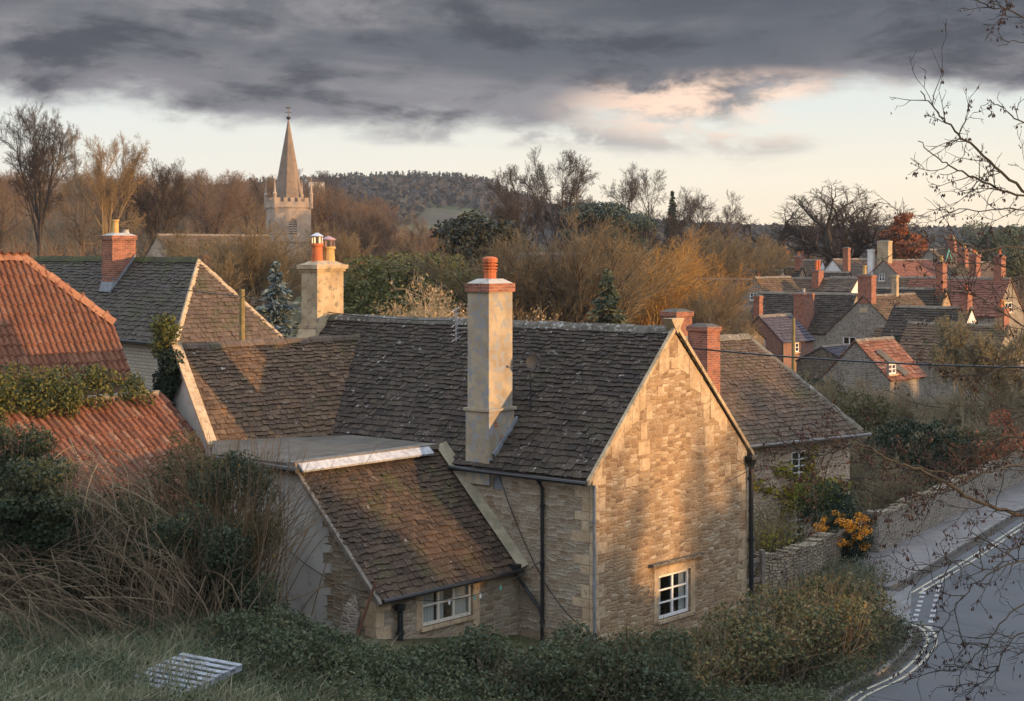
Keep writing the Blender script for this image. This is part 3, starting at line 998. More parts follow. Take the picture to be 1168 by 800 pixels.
def window(parent, O, U, N, u0, u1, z0, z1, cols, rows, frame_mat, sill=True, set_in=0.07, bar=0.04, fr=0.075, casements=1, curtain=None):
    """window in the wall plane O + u*U + z facing N; frame with panes behind and a sill below"""
    O, U, N = V3(O), V3(U), V3(N)
    pt = lambda u, z, n: np.array((O[0] + U[0] * u, O[1] + U[1] * u, z)) + N * n
    mb = MB()

    def bar_box(a, b, c, d, n0, n1):
        mb.frame_box(pt(a, c, n0), pt(b, c, n0) - pt(a, c, n0), UPV * (d - c), N * (n1 - n0))
    n0, n1 = -set_in - 0.05, -set_in
    bar_box(u0 + .002, u0 + fr, z0, z1, n0, n1)
    bar_box(u1 - fr, u1 - .002, z0, z1, n0, n1)
    bar_box(u0 + fr, u1 - fr, z1 - fr, z1 - .002, n0, n1)
    bar_box(u0 + fr, u1 - fr, z0 + .002, z0 + fr, n0, n1)
    cw = (u1 - u0 - 2 * fr) / casements
    for k in range(casements):
        a = u0 + fr + k * cw
        if k:
            bar_box(a - fr * .5, a + fr * .5, z0 + fr, z1 - fr, n0, n1 - 0.004)
        lo = a + (fr * .5 if k else 0)
        hi = a + cw - (fr * .5 if k < casements - 1 else 0)
        for i in range(1, cols):
            x = lo + (hi - lo) * i / cols
            bar_box(x - bar / 2, x + bar / 2, z0 + fr, z1 - fr, n0 + .01, n1 - 0.012)
        for j in range(1, rows):
            z = z0 + fr + (z1 - z0 - 2 * fr) * j / rows
            bar_box(lo, hi, z - bar / 2, z + bar / 2, n0 + .012, n1 - 0.009)
    w = obj('window', mb, frame_mat, parent)
    mb = MB()
    mb.poly([pt(u0 + .01, z0 + .01, -set_in - .035), pt(u1 - .01, z0 + .01, -set_in - .035), pt(u1 - .01, z1 - .01, -set_in - .035), pt(u0 + .01, z1 - .01, -set_in - .035)])
    obj('pane', mb, M['glass'], w)
    if sill:
        mb = MB()
        mb.frame_box(pt(u0 - .08, z0 - .09, -set_in), pt(u1 + .08, z0, 0) - pt(u0 - .08, z0, 0), UPV * 0.09, N * (set_in + .07))
        obj('sill', mb, M['quoin'], w)
    if curtain is not None:
        for a, b in curtain:
            mb = MB()
            n = 10
            ln = [pt(u0 + (u1 - u0) * (a + (b - a) * i / n), z0, -set_in - .10 - .02 * (i % 2)) for i in range(n + 1)]
            mb.add(np.array(ln + [p + UPV * (z1 - z0) for p in ln]), [(i, i + 1, i + n + 2, i + n + 1) for i in range(n)])
            obj('curtain', mb, M['curtain'], w)
    return w


def pot_mesh(c, h, r, louvre=False):
    mb = MB()
    if louvre:
        pr = [(r * 1.15, 0), (r * 1.15, .06), (r * .98, .08), (r * .98, h * .38), (r * 1.12, h * .40), (r * 1.12, h * .46)]
        for k in range(3):
            z = h * (.5 + .13 * k)
            pr += [(r * .85, z - .015), (r * .85, z), (r * 1.2, z + .015), (r * 1.2, z + .05)]
        pr += [(r * 1.2, h - .03), (r * .9, h), (r * .5, h + .02)]
    else:
        pr = [(r * 1.15, 0), (r * 1.15, .05), (r * 1.0, .07), (r * .9, h * .85), (r * 1.12, h * .87), (r * 1.12, h), (r * .8, h), (r * .78, h * .8)]
    mb.lathe(c, pr, 14)
    return mb


def chimney(parent, c, d1, d2, w1, w2, z0, z1, mat, pots=(), cap='band', cap_mat=None):
    """stack centred at c, edges along d1 and d2"""
    d1, d2 = V3((d1[0], d1[1], 0)), V3((d2[0], d2[1], 0))
    c = V3((c[0], c[1], 0))

    def blk(mb, a, b, za, zb):
        mb.frame_box(c - d1 * a / 2 - d2 * b / 2 + UPV * za, d1 * a, d2 * b, UPV * (zb - za))
    mb = MB()
    top = z1
    if cap == 'band':
        blk(mb, w1, w2, z0, z1 - .16)
        blk(mb, w1 + .09, w2 + .09, z1 - .16, z1)
    else:
        blk(mb, w1, w2, z0, z1)
    ch = obj('chimney', mb, mat, parent)
    mb = MB()
    k = c
    a, b = (w1 + .06) / 2, (w2 + .06) / 2
    q = [c - d1 * a - d2 * b, c + d1 * a - d2 * b, c + d1 * a + d2 * b, c - d1 * a + d2 * b]
    a, b = a * .5, b * .5
    q2 = [c - d1 * a - d2 * b, c + d1 * a - d2 * b, c + d1 * a + d2 * b, c - d1 * a + d2 * b]
    mb.add([p + UPV * z1 for p in q] + [p + UPV * (z1 + .1) for p in q2], [(0, 1, 5, 4), (1, 2, 6, 5), (2, 3, 7, 6), (3, 0, 4, 7), (4, 5, 6, 7)])
    obj('cap', mb, cap_mat or M['felt'], ch)
    for (s, h, r, pm) in pots:
        pm_, lv = (pm[:-1], True) if pm.endswith('*') else (pm, False)
        obj('chimney_pot', pot_mesh(c + d1 * s[0] + d2 * s[1] + UPV * (z1 + .07), h, r, lv), M[pm_], ch, smooth=False)
    return ch


def pipe(parent, pts, r, mat, name='downpipe', collars=True):
    mb = MB()
    mb.tube(pts, r, 8)
    if collars:
        for a, b in zip(pts[:-1], pts[1:]):
            a, b = V3(a), V3(b)
            L = np.linalg.norm(b - a)
            n = int(L / 1.7)
            for i in range(n + 1):
                p = a + (b - a) * ((i + .3) / (n + 1))
                d = unit(b - a)
                mb.tube([p - d * .04, p + d * .04], r * 1.45, 8)
    return obj(name, mb, mat, parent)


# ------------------------------------------------------------------ the stone cottage in the middle
A0 = np.array((1.985, 41.0))
g2 = unit((0.648, 0.7616))
m2 = np.array((-g2[1], g2[0]))
g3, m3 = np.array((g2[0], g2[1], 0)), np.array((m2[0], m2[1], 0))


def W(t, u, z):
    p = A0 + m2 * t + g2 * u
    return np.array((p[0], p[1], z))


EZ, RZ, HW, LEN = 4.9, 8.3, 3.5, 13.0
cot = thing('stone_cottage', 'large honey stone cottage with sunlit gable, dark stone-tiled roofs, tall rendered chimney and lean-to',
            'cottage', W(0, 0, 0))
cot_back = W(LEN, 0, 0)

# main walls
mb = MB()
gw = (2.78, 4.24, 0.80, 1.95)
wall_holes(mb, W(0, 0, 0), g3, [(0, -1.0), (7, -1.0), (7, EZ), (3.5, RZ - .05), (0, EZ)], [gw], 0.16, m3)
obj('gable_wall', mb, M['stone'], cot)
mb = MB()
wall_holes(mb, W(0, 0, 0), m3, [(0, -1.0), (LEN, -1.0), (LEN, EZ), (0, EZ)], [(2.95, 3.25, 4.2, 4.55)], 0.12, g3)
wall_holes(mb, W(0, 7, 0), m3, [(0, -1.0), (LEN, -1.0), (LEN, EZ), (0, EZ)], [])
wall_holes(mb, W(LEN, 0, 0), g3, [(0, -1.0), (7, -1.0), (7, EZ), (3.5, RZ - .05), (0, EZ)], [])
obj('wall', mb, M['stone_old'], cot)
# quoins and pale dressed blocks, a part each


def block(kind='quoin'):
    class B(MB):
        def add(q, v, f):
            MB.add(q, v, f)
            obj(kind, q, M['quoin'], cot)
            return q
    return B()


rng = random.Random(4)
z = -0.8
k = 0
while z < EZ - .1:
    h = rng.uniform(.22, .34)
    lg, sh = rng.uniform(.42, .6), rng.uniform(.2, .3)
    a, b = (lg, sh) if k % 2 else (sh, lg)
    if rng.random() < .85:
        block().frame_box(W(-.012, -.012, z + .008), g3 * (a + .012), m3 * .1, UPV * (h - .016))
    if rng.random() < .9:
        block().frame_box(W(.1, -.012, z + .008), m3 * b, g3 * .1, UPV * (h - .016))
    if rng.random() < .55:
        block().frame_box(W(-.012, 7.012 - a, z + .008), g3 * a, m3 * .1, UPV * (h - .016))
    z += h
    k += 1
sl = (RZ - EZ) / HW
for side in (0, 1):
    u = 0.05
    while u < 3.1:
        w = rng.uniform(.25, .55)
        zz = EZ + sl * u - .06
        h = rng.uniform(.28, .5)
        q = [(u, zz - h), (u + w, zz - h + sl * w * .4), (u + w, zz + sl * w - .02), (u, zz - .02)]
        if side:
            q = [(7 - a, b) for a, b in q]
        if rng.random() < .85:
            block('dressed_stone').prism([W(-.010, a, b) for a, b in q], m3 * .06)
        u += w + .015
for (u, z, w, h) in ((2.0, 5.55, .28, .42), (1.9, 5.15, .5, .34), (2.25, 6.05, .25, .4), (1.95, 4.75, .45, .3), (4.75, 6.3, .3, .45), (4.85, 5.75, .28, .5), (4.9, 5.1, .45, .55),
                     (4.55, 6.85, .3, .3), (2.75, 6.6, .28, .25), (1.35, 4.4, .55, .22), (5.9, 4.2, .3, .3), (3.35, 7.3, .4, .28), (5.6, 5.6, .3, .22)):
    block('dressed_stone').frame_box(W(-.008, u, z), g3 * w, m3 * .06, UPV * h)
# window surround and hood of the gable window
mb = MB()
mb.frame_box(W(-.02, gw[0] - .2, gw[2] - .05), g3 * .198, m3 * .12, UPV * 1.2)
mb.frame_box(W(-.02, gw[1] + .002, gw[2] - .05), g3 * .198, m3 * .12, UPV * 1.2)
mb.frame_box(W(-.018, gw[0] - .2, gw[3] + .002), g3 * 1.86, m3 * .12, UPV * .2)
obj('window_surround', mb, M['quoin'], cot)
mb = MB()
mb.frame_box(W(-.14, gw[0] - .42, gw[3] + .27), g3 * 2.35, m3 * .18, UPV * .09)
obj('window_hood', mb, M['stone_dark'], cot)
window(cot, W(0, 0, 0), g3, -m3, *gw, 1, 3, M['paint_white'], casements=2, set_in=.06, curtain=[(.04, .22), (.78, .96)])
mb = MB()
for i in range(6):
    mb.frame_box(W(2.955, .03, 4.21 + i * .055), m3 * .29, g3 * .02 + UPV * .01, UPV * .045)
obj('vent_panel', mb, M['lead'], cot)

# main roof
N_up = np.array((0, 0, 1.0))
roof = None
mb = MB()
ov = 0.22
slo = math.hypot(HW, RZ - EZ)
Vf = unit(g3 * HW + UPV * (RZ - EZ))
Vb = unit(-g3 * HW + UPV * (RZ - EZ))
slates(mb, W(0, 0, EZ), m3, Vf, [(-.05, -ov), (LEN + .05, -ov), (LEN + .05, slo), (-.05, slo)], .165, .25, .024, 1)
slates(mb, W(0, 7, EZ), m3, Vb, [(-.05, -ov), (LEN + .05, -ov), (LEN + .05, slo), (-.05, slo)], .3, .5, .032, 2)
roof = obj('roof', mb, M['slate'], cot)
mb = MB()
ridge_caps(mb, W(-.05, 3.5, RZ + .03), W(LEN, 3.5, RZ + .03), 3, .45, .17, .07)
obj('ridge', mb, mat_slate('mossy ridge stone', [(0.12, 0.105, 0.085), (0.16, 0.14, 0.115), (0.10, 0.09, 0.072)], lich_amt=.55), roof)
# verge copings on the gable and the little finial
mb = MB()
for s in (1, -1):
    u0 = 3.5 - s * 3.75
    for i in range(9):
        a, b = i / 9, (i + .97) / 9
        p = W(-.10, u0 + s * 3.75 * a, EZ - .28 + (RZ + .1 - EZ + .22) * a)
        q = W(-.10, u0 + s * 3.75 * b, EZ - .28 + (RZ + .1 - EZ + .22) * b)
        mb.prism([p, q, q + UPV * .13, p + UPV * .13], m3 * (.10 if s > 0 else .3))
mb.prism([W(-.12, 3.2, RZ + .30), W(-.12, 3.8, RZ + .30), W(-.12, 3.5, RZ - .1)], m3 * .3)
obj('verge_coping', mb, M['ashlar'], cot)

# wing behind on the left
Vv2 = np.array((-4.63, 50.5))
w2 = np.array((0.786, 0.618))
p2 = np.array((0.618, -0.786))
w3, p3 = np.array((*w2, 0)), np.array((*p2, 0))
R0 = Vv2 - w2 * 6.12
WRZ, WEZ, WHW = 7.68, 5.2, 2.07
Rp = np.array((*R0, WRZ))
E0 = np.array((*(R0 + p2 * WHW), WEZ))
VB = W(8.35, -.1, EZ + .15)
VT = np.array((*Vv2, 7.75))
mb = MB()
Uw = unit(VT - Rp)
Vw = unit((Rp - E0) - Uw * np.dot(Rp - E0, Uw))


def to_uv(p, O, U, Vx):
    d = V3(p) - O
    return (float(np.dot(d, U)), float(np.dot(d, Vx)))


E0x = E0 - Vw * .12
slates(mb, E0, Uw, Vw, [to_uv(E0x - Uw * .12, E0, Uw, Vw), to_uv(VB - Vw * .1, E0, Uw, Vw), to_uv(VB + Uw * .4, E0, Uw, Vw), to_uv(VT + Uw * .3, E0, Uw, Vw), to_uv(Rp - Uw * .12, E0, Uw, Vw)], .15, .22, .024, 5)
E0l = np.array((*(R0 - p2 * WHW), WEZ))
Vwl = unit((Rp - E0l) - Uw * np.dot(Rp - E0l, Uw))
slates(mb, E0l, Uw, Vwl, [(-.1, -.1), (7, -.1), (7, 3.2), (-.1, 3.2)], .26, .34, .03, 6)
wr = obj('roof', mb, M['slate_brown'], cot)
wr['label'] = 'brown stone-tiled roof of the rear wing'
mb = MB()
ridge_caps(mb, Rp - Uw * .1 + UPV * .03, VT + UPV * .03, 8, .42, .15, .05)
obj('ridge', mb, M['slate_house'], wr)
mb = MB()
for i in range(8):
    a, b = i / 8, (i + .97) / 8
    for sgn in (1, -1):
        e = np.array((*(R0 + sgn * p2 * (WHW + .12)), WEZ - .15))
        p, q = e + (Rp + UPV * .05 - e) * a, e + (Rp + UPV * .05 - e) * b
        mb.prism([p - w3 * .14, q - w3 * .14, q - w3 * .14 + UPV * .1, p - w3 * .14 + UPV * .1], w3 * .3)
obj('verge_coping', mb, M['quoin'], cot)
mb = MB()
wall_holes(mb, (*R0, 0), p3, [(-WHW, -.5), (WHW, -.5), (WHW, WEZ), (0, WRZ - .06), (-WHW, WEZ)], [])
q = R0 + p2 * WHW
wall_holes(mb, (*q, 0), w3, [(0, -.5), (4.2, -.5), (4.2, WEZ), (0, WEZ)], [])
q = R0 - p2 * WHW
wall_holes(mb, (*q, 0), w3, [(0, -.5), (5.5, -.5), (5.5, WEZ), (0, WEZ)], [])
o = obj('wing_wall', mb, M['render'], cot)
o['label'] = 'grey rendered wall of the rear wing'

# lean-to with a flat roof behind it
LT0, LT1, LZ0, LZ1, LU = 2.4, 5.11, 2.42, 5.12, -5.1
mb = MB()
lw = (LU + 1.40, LU + 3.28, 1.38, 2.36)     # u range
lw = (-3.55, -1.75, 1.36, 2.33)
wall_holes(mb, W(LT0, 0, 0), g3, [(LU, -.3), (0, -.3), (0, LZ0), (LU, LZ0)], [lw], .14, m3)
wall_holes(mb, W(0, LU, 0), m3, [(LT0, -.3), (4.31, -.3), (4.31, LZ0 + (LZ1 - LZ0) * (4.31 - LT0) / (LT1 - LT0)), (LT0, LZ0)], [])
o = obj('lean_to_wall', mb, M['stone_old'], cot)
mb = MB()
z431 = LZ0 + (LZ1 - LZ0) * (4.31 - LT0) / (LT1 - LT0)
wall_holes(mb, W(0, LU - .015, 0), m3, [(4.2, -.3), (LT1, -.3), (LT1, LZ1 - .05), (4.2, z431 - .16)], [])
wall_holes(mb, W(0, LU - .015, 0), m3, [(LT1, -.3), (8.06, -.3), (8.06, LZ1 - .05), (LT1, LZ1 - .05)], [])
# ragged edge of the render over the stone
rng = random.Random(8)
zz = .6
while zz < 4.0:
    h = rng.uniform(.15, .4)
    d = rng.uniform(.0, .35) + (.25 if zz < 1.5 else 0)
    tt = 4.2 - d
    lim = LZ0 + (LZ1 - LZ0) * (tt - LT0) / (LT1 - LT0) - .2
    if zz + h < lim:
        mb.poly([W(4.2, LU - .014, zz), W(tt, LU - .014, zz + .05), W(tt + .03, LU - .014, zz + h), W(4.2, LU - .014, zz + h)])
    zz += h
obj('rendered_wall', mb, M['render'], cot)
z = -.2
k = 0
rng = random.Random(9)
while z < LZ0 - .2:
    h = rng.uniform(.25, .38)
    a, b = (.5, .25) if k % 2 else (.25, .45)
    block().frame_box(W(LT0 - .012, LU - .018, z + .006), g3 * a, m3 * .1, UPV * (h - .012))
    block().frame_box(W(LT0 + .1, LU - .018, z + .006), m3 * b, g3 * .1, UPV * (h - .012))
    z += h
    k += 1
block().frame_box(W(LT0 - .012, lw[0] - .22, lw[2] - .05), g3 * .218, m3 * .1, UPV * 1.03)
block().frame_box(W(LT0 - .012, lw[1] + .002, lw[2] - .3), g3 * .25, m3 * .1, UPV * 1.2)
window(cot, W(LT0, 0, 0), g3, -m3, *lw, 1, 2, M['paint_cream'], casements=3, set_in=.05, fr=.075, bar=.05, curtain=[(.03, .31), (.37, .50), (.70, .97)])
mb = MB()
Vl = unit(m3 * (LT1 - LT0) + UPV * (LZ1 - LZ0))
sll = math.hypot(LT1 - LT0, LZ1 - LZ0)
slates(mb, W(LT0, LU, LZ0 + .03), g3, Vl, [(-.12, -.28), (5.1, -.28), (5.1, sll), (-.12, sll)], .155, .21, .024, 11)
lr = obj('roof', mb, M['slate_lean'], cot)
lr['label'] = 'mossy brown stone-tiled roof of the lean-to'
mb = MB()
a, b = W(LT0 - .2, -.1, LZ0 - .17), W(LT1, -.1, LZ1 + .03)
nrm = unit(np.cross(g3, Vl))
nrm = nrm if nrm[2] > 0 else -nrm
mb.prism([a - g3 * .02, a + g3 * .14, a + g3 * .14 + nrm * .24, a - g3 * .16 + nrm * .1], b - a)
obj('flashing', mb, mat_noise('mortar fillet', (0.30, 0.26, 0.18), (0.20, 0.18, 0.12), 3, 0.95, 0.5, 0.02), lr)
mb = MB()
a, b = W(LT0 - .22, LU - .17, LZ0 - .26), W(LT1, LU - .17, LZ1 - .06)
mb.prism([a, a + g3 * .1, a + g3 * .1 + nrm * .1, a + nrm * .1], b - a)
obj('verge_board', mb, M['wood_grey'], lr)
# flat roof
mb = MB()
q = [W(LT1 - .02, LU - .2, LZ1), W(LT1 - .02, -.02, LZ1), W(8.4, -.02, LZ1 + .02), E0 + np.array((.1, .0, 0)) * 1 - UPV * (WEZ - LZ1 - .02), W(8.1, LU - .2, LZ1)]
q = [np.array((p[0], p[1], LZ1 - .05)) for p in q]
mb.prism(q, UPV * .16)
fl = obj('flat_roof', mb, M['felt'], cot)
mb = MB()
mb.frame_box(W(LT1 - .16, LU - .22, LZ1 + .02), g3 * 5.1, m3 * .3, UPV * .13)
obj('parapet', mb, M['wood_grey'], fl)
mb = MB()
mb.prism([W(LT1 - .33, LU - .12, LZ1 - .09), W(LT1 - .17, LU - .12, LZ1 + .05), W(LT1 - .17, LU - .12, LZ1 + .12), W(LT1 - .36, LU - .12, LZ1 - .04)], g3 * 4.6)
obj('lead_strip', mb, M['white_lead'], fl)
mb = MB()
mb.tube([W(LT1 - .3, LU - .27, LZ1 - .03), W(8.2, LU - .27, LZ1 + .02)], .075, 8)
mb.frame_box(W(8.05, LU - .28, LZ1 - .35), m3 * .14, g3 * .14, UPV * .3)
obj('gutter', mb, M['iron'], fl)
mb = MB()
mb.frame_box(W(5.55, LU - .035, 4.25), m3 * .2, g3 * .03, UPV * .22)
obj('vent_panel', mb, M['lead'], cot)

# gutters, pipes
mb = MB()
mb.tube([W(-.02, -.26, EZ - .24), W(5.0, -.26, EZ - .22)], .06, 8)
obj('gutter', mb, M['iron'], cot)
pipe(cot, [W(1.55, -.24, EZ - .25), W(1.55, -.07, EZ - .5), W(1.55, -.07, 0)], .045, M['iron'])
pipe(cot, [W(LT0 - .1, -.35, LZ0 - .05), W(LT0 - .15, -.25, 2.15), W(LT0 - .3, -.1, 1.85), W(1.62, -.08, 1.35), W(1.56, -.08, 1.2)], .045, M['iron'], collars=False)
mb = MB()
mb.frame_box(W(LT0 - .3, -.45, LZ0 - .2), g3 * .22, m3 * .2, UPV * .22)
obj('hopper', mb, M['iron'], cot)
mb = MB()
mb.tube([W(LT0 - .33, LU - .1, LZ0 - .14), W(LT0 - .33, -.2, LZ0 - .14)], .055, 8)
obj('gutter', mb, M['iron'], lr)
pipe(cot, [W(-.12, 7.05, EZ - .35), W(-.12, 7.05, -.5)], .07, M['iron'])
mb = MB()
mb.lathe(W(-.12, 7.05, EZ - .55), [(.08, 0), (.1, .05), (.17, .22), (.2, .24), (.2, .32), (.1, .33)], 8)
mb.tube([W(-.1, 7.3, EZ - .2), W(1, 7.3, EZ - .2)], .06)
obj('hopper', mb, M['iron'], cot)
pipe(cot, [W(-.05, .02, EZ - .3), W(-.06, .0, 4.2), W(-.06, .0, -.5)], .035, M['lead'])
# soil pipe stub by the lean-to window
pipe(cot, [W(LT0 - .14, -4.45, .3), W(LT0 - .14, -4.45, 2.0)], .07, M['iron'], 'soil_pipe')
mb = MB()
mb.lathe(W(LT0 - .14, -4.45, 1.95), [(.09, -.02), (.13, .0), (.14, .12), (.09, .13)], 10)
obj('pipe_cowl', mb, M['iron'], cot)

# tall rendered chimney on the front wall
CT0, CT1, CU0, CU1 = 3.32, 4.13, -.08, .93
mb = MB()
cw1, cw2 = CT1 - CT0, CU1 - CU0
mb.frame_box(W(CT0, CU0, 4.3), m3 * cw1, g3 * cw2, UPV * (6.2 - 4.3))
mb.frame_box(W(CT0 - .05, CU0 - .05, 6.2), m3 * (cw1 + .1), g3 * (cw2 + .1), UPV * .07)
mb.frame_box(W(CT0 + .035, CU0 + .035, 6.27), m3 * (cw1 - .07), g3 * (cw2 - .07), UPV * (9.3 - 6.27))
chm = obj('chimney', mb, M['render_ch'], cot)
mb = MB()
mb.frame_box(W(CT0 - .02, CU0 - .02, 9.3), m3 * (cw1 + .04), g3 * (cw2 + .04), UPV * .22)
obj('brick_band', mb, M['brick'], chm)
mb = MB()
q = [W(CT0 + .02, CU0 + .02, 9.52), W(CT1 - .02, CU0 + .02, 9.52), W(CT1 - .02, CU1 - .02, 9.52), W(CT0 + .02, CU1 - .02, 9.52)]
q2 = [W(CT0 + .2, CU0 + .22, 9.64), W(CT1 - .2, CU0 + .22, 9.64), W(CT1 - .2, CU1 - .22, 9.64), W(CT0 + .2, CU1 - .22, 9.64)]
mb.add(q + q2, [(0, 1, 5, 4), (1, 2, 6, 5), (2, 3, 7, 6), (3, 0, 4, 7), (4, 5, 6, 7)])
obj('cap', mb, M['render'], chm)
obj('chimney_pot', pot_mesh(W((CT0 + CT1) / 2, (CU0 + CU1) / 2, 9.58), .62, .165, True), M['terracotta'], chm)
for (a, b, c, d) in ((CT0 - .004, .45, 5.4, .16), (CT0 - .004, .55, 5.0, .2), (CT0 - .004, .7, 5.65, .12), (CT0 - .004, .2, 5.85, .1), (CT0 - .004, .62, 4.95, .12)):
    rr = random.Random(int(c * 100))
    pts = [W(a, b + d * rr.uniform(.6, 1.2) * math.cos(t), c + d * rr.uniform(.5, 1.1) * math.sin(t)) for t in np.linspace(0, 6.28, 9, False)]
    obj('bare_brick_patch', MB().prism(pts, m3 * .02), M['brick'], chm)
mb = MB()
mb.frame_box(W(CT0 - .06, CU0 - .03, 4.95), m3 * .05, g3 * .2 + UPV * .0, UPV * .02)
mb.prism([W(CT0 - .02, .1, EZ + .12), W(CT0 - .02, .98, EZ + 1.0), W(CT0 - .02, .98, EZ + 1.12), W(CT0 - .02, .02, EZ + .22)], -m3 * .06)
obj('flashing', mb, M['lead'], chm)
# aerial on the far side of the stack
mb = MB()
pa = W(CT1 + .02, .1, 8.35)
mb.tube([pa, pa - g3 * .35 + m3 * .12, pa - g3 * .38 + m3 * .14 + UPV * .45], .014, 5)
ax0, ax1 = pa - g3 * .38 + m3 * .14 - UPV * .35, pa - g3 * .38 + m3 * .14 + UPV * .55
mb.tube([ax0, ax1], .016, 5)
for i in range(7):
    c = ax0 + (ax1 - ax0) * (i + .5) / 7
    d = (g3 * .7 + UPV * .25) * (.16 if i % 3 else .24)
    mb.tube([c - d, c + d], .011, 4)
obj('aerial', mb, M['alu'], chm)
# satellite dish on the roof beyond the stack
mb = MB()
c = W(2.85, 1.15, 7.42)
ax = unit(np.array((.35, -.9, .25)))
s1 = unit(np.cross(ax, UPV))
s2 = np.cross(s1, ax)
prof = [(.0, -.05), (.09, -.04), (.16, -.015), (.22, .02)]
vs, fs = [], []
for r_, h_ in prof:
    for j in range(16):
        t = j * math.pi / 8
        vs.append(c + ax * h_ + (s1 * math.cos(t) + s2 * math.sin(t)) * max(r_, .001))
for i in range(3):
    for j in range(16):
        k = (j + 1) % 16
        fs.append((i * 16 + j, i * 16 + k, i * 16 + 16 + k, i * 16 + 16 + j))
mb.add(vs, fs)
mb.tube([c - ax * .07, c - ax * .2, c - ax * .2 - UPV * 1.3], .025, 6)
mb.tube([c - s2 * .2, c + ax * .32 - s2 * .1], .012, 5)
mb.frame_box(c + ax * .3 - s2 * .14, ax * .08, s1 * .06, s2 * .06)
obj('satellite_dish', mb, M['dish'], cot)

# stone chimney at the far end of the ridge
ct, cu = 13.0, 2.9
mb = MB()
mb.frame_box(W(ct, cu, 4), m3 * .72, g3 * 1.12, UPV * (9.72 - 4))
mb.frame_box(W(ct - .06, cu - .06, 7.95), m3 * .84, g3 * 1.24, UPV * .12)
mb.prism([W(ct - .06, cu - .45, 7.0), W(ct - .06, cu + 1.6, 7.0), W(ct - .06, cu + 1.2, 7.94), W(ct - .06, cu - .05, 7.94)], m3 * .84)
st = obj('chimney', mb, M['ashlar'], cot)
mb = MB()
mb.frame_box(W(ct - .05, cu - .05, 9.72), m3 * .82, g3 * 1.22, UPV * .08)
mb.frame_box(W(ct - .11, cu - .11, 9.80), m3 * .94, g3 * 1.34, UPV * .13)
q = [W(ct - .05, cu - .05, 9.93), W(ct + .77, cu - .05, 9.93), W(ct + .77, cu + 1.17, 9.93), W(ct - .05, cu + 1.17, 9.93)]
q2 = [W(ct + .2, cu + .2, 10.06), W(ct + .5, cu + .2, 10.06), W(ct + .5, cu + .9, 10.06), W(ct + .2, cu + .9, 10.06)]
mb.add(q + q2, [(0, 1, 5, 4), (1, 2, 6, 5), (2, 3, 7, 6), (3, 0, 4, 7), (4, 5, 6, 7)])
obj('cap', mb, M['ashlar'], st)
for (uu, h, r, mm) in ((.33, .62, .18, 'terracotta'), (.82, .52, .2, 'buff')):
    pc = W(ct + .36, cu + uu, 9.98)
    pt_ = obj('chimney_pot', pot_mesh(pc, h, r), M[mm], st)
    mb = MB()
    for j in range(6):
        t = j * math.pi / 3
        mb.tube([pc + np.array((r * .85 * math.cos(t), r * .85 * math.sin(t), h)), pc + np.array((r * .85 * math.cos(t), r * .85 * math.sin(t), h + .2))], .012, 4)
    mb.lathe(pc + UPV * (h + .2), [(r * 1.1, 0), (r * 1.15, .03), (r * .6, .09), (.03, .13)], 12)
    obj('cowl', mb, M['alu'] if mm == 'terracotta' else mat_plain('rosy cowl paint', (.42, .25, .26), .6), st)

# ------------------------------------------------------------------ second house to the right
E2 = np.array((12.6, 60.0))
q2d = np.array((0.785, 0.62))
f2d = np.array((0.62, -0.785))
q3, f3 = np.array((*q2d, 0)), np.array((*f2d, 0))
E2Z, R2Z, D2 = 3.86, 7.2, 3.2
h2 = thing('stone_house', 'stone house with broad hipped stone-tile roof and brick chimneys, half hidden behind the sunlit gable', 'house', (E2[0], E2[1], 0))


def X2(s, d, z):
    """s metres left along the eave from its right end, d metres back from it"""
    p = E2 - q2d * s - f2d * d
    return np.array((p[0], p[1], z))


mb = MB()
wins2 = []
s1, s0 = -wall_hit(903, E2 - f2d * .3, q2d), -wall_hit(922, E2 - f2d * .3, q2d)
up = (s0, s1, 2.28, 3.36)
lo = (s0 + .1, s1 + .2, .1, 1.25)
wall_holes(mb, X2(0, .3, 0), -q3, [(.3, -.8), (13, -.8), (13, E2Z + .1), (.3, E2Z + .1)], [up, lo], .15, -f3)
wall_holes(mb, X2(.3, 0, 0), -f3, [(.3, -.8), (6.1, -.8), (6.1, E2Z + .1), (.3, E2Z + .1)], [])
wall_holes(mb, X2(13, 0, 0), -f3, [(.3, -.8), (6.1, -.8), (6.1, E2Z + .1), (3.2, R2Z - .1), (.3, E2Z + .1)], [])
wall_holes(mb, X2(0, 6.1, 0), -q3, [(.3, -.8), (13, -.8), (13, E2Z + .1), (.3, E2Z + .1)], [])
obj('wall', mb, mat_rubble('smooth rubble wall', [(0.47, 0.35, 0.24), (0.53, 0.41, 0.29), (0.43, 0.32, 0.215), (0.50, 0.38, 0.265)], mortar=(0.50, 0.39, 0.28), sx=.4, sz=.16), h2)
for k, hole in enumerate((up, lo)):
    window(h2, X2(0, .3, 0), -q3, f3, *hole, 2, 4, M['paint_white'], casements=1, set_in=.03, fr=.07, bar=.04)
mb = MB()
sl2 = math.hypot(D2, R2Z - E2Z)
Vx = unit(-f3 * D2 + UPV * (R2Z - E2Z))
hr = 2.5
slates(mb, X2(0, 0, E2Z), -q3, Vx, [(-.05, -.1), (13.2, -.1), (13.2, sl2), (hr, sl2)], .16, .23, .024, 21)
Vx2 = unit(f3 * D2 + UPV * (R2Z - E2Z))
slates(mb, X2(0, 2 * D2, E2Z), -q3, Vx2, [(0, -.1), (13.2, -.1), (13.2, sl2), (hr, sl2)], .3, .5, .03, 22)
Vx3 = unit(-q3 * hr + UPV * (R2Z - E2Z))
slates(mb, X2(0, 0, E2Z), -f3, Vx3, [(0, 0), (2 * D2, 0), (D2, math.hypot(hr, R2Z - E2Z))], .3, .5, .03, 23)
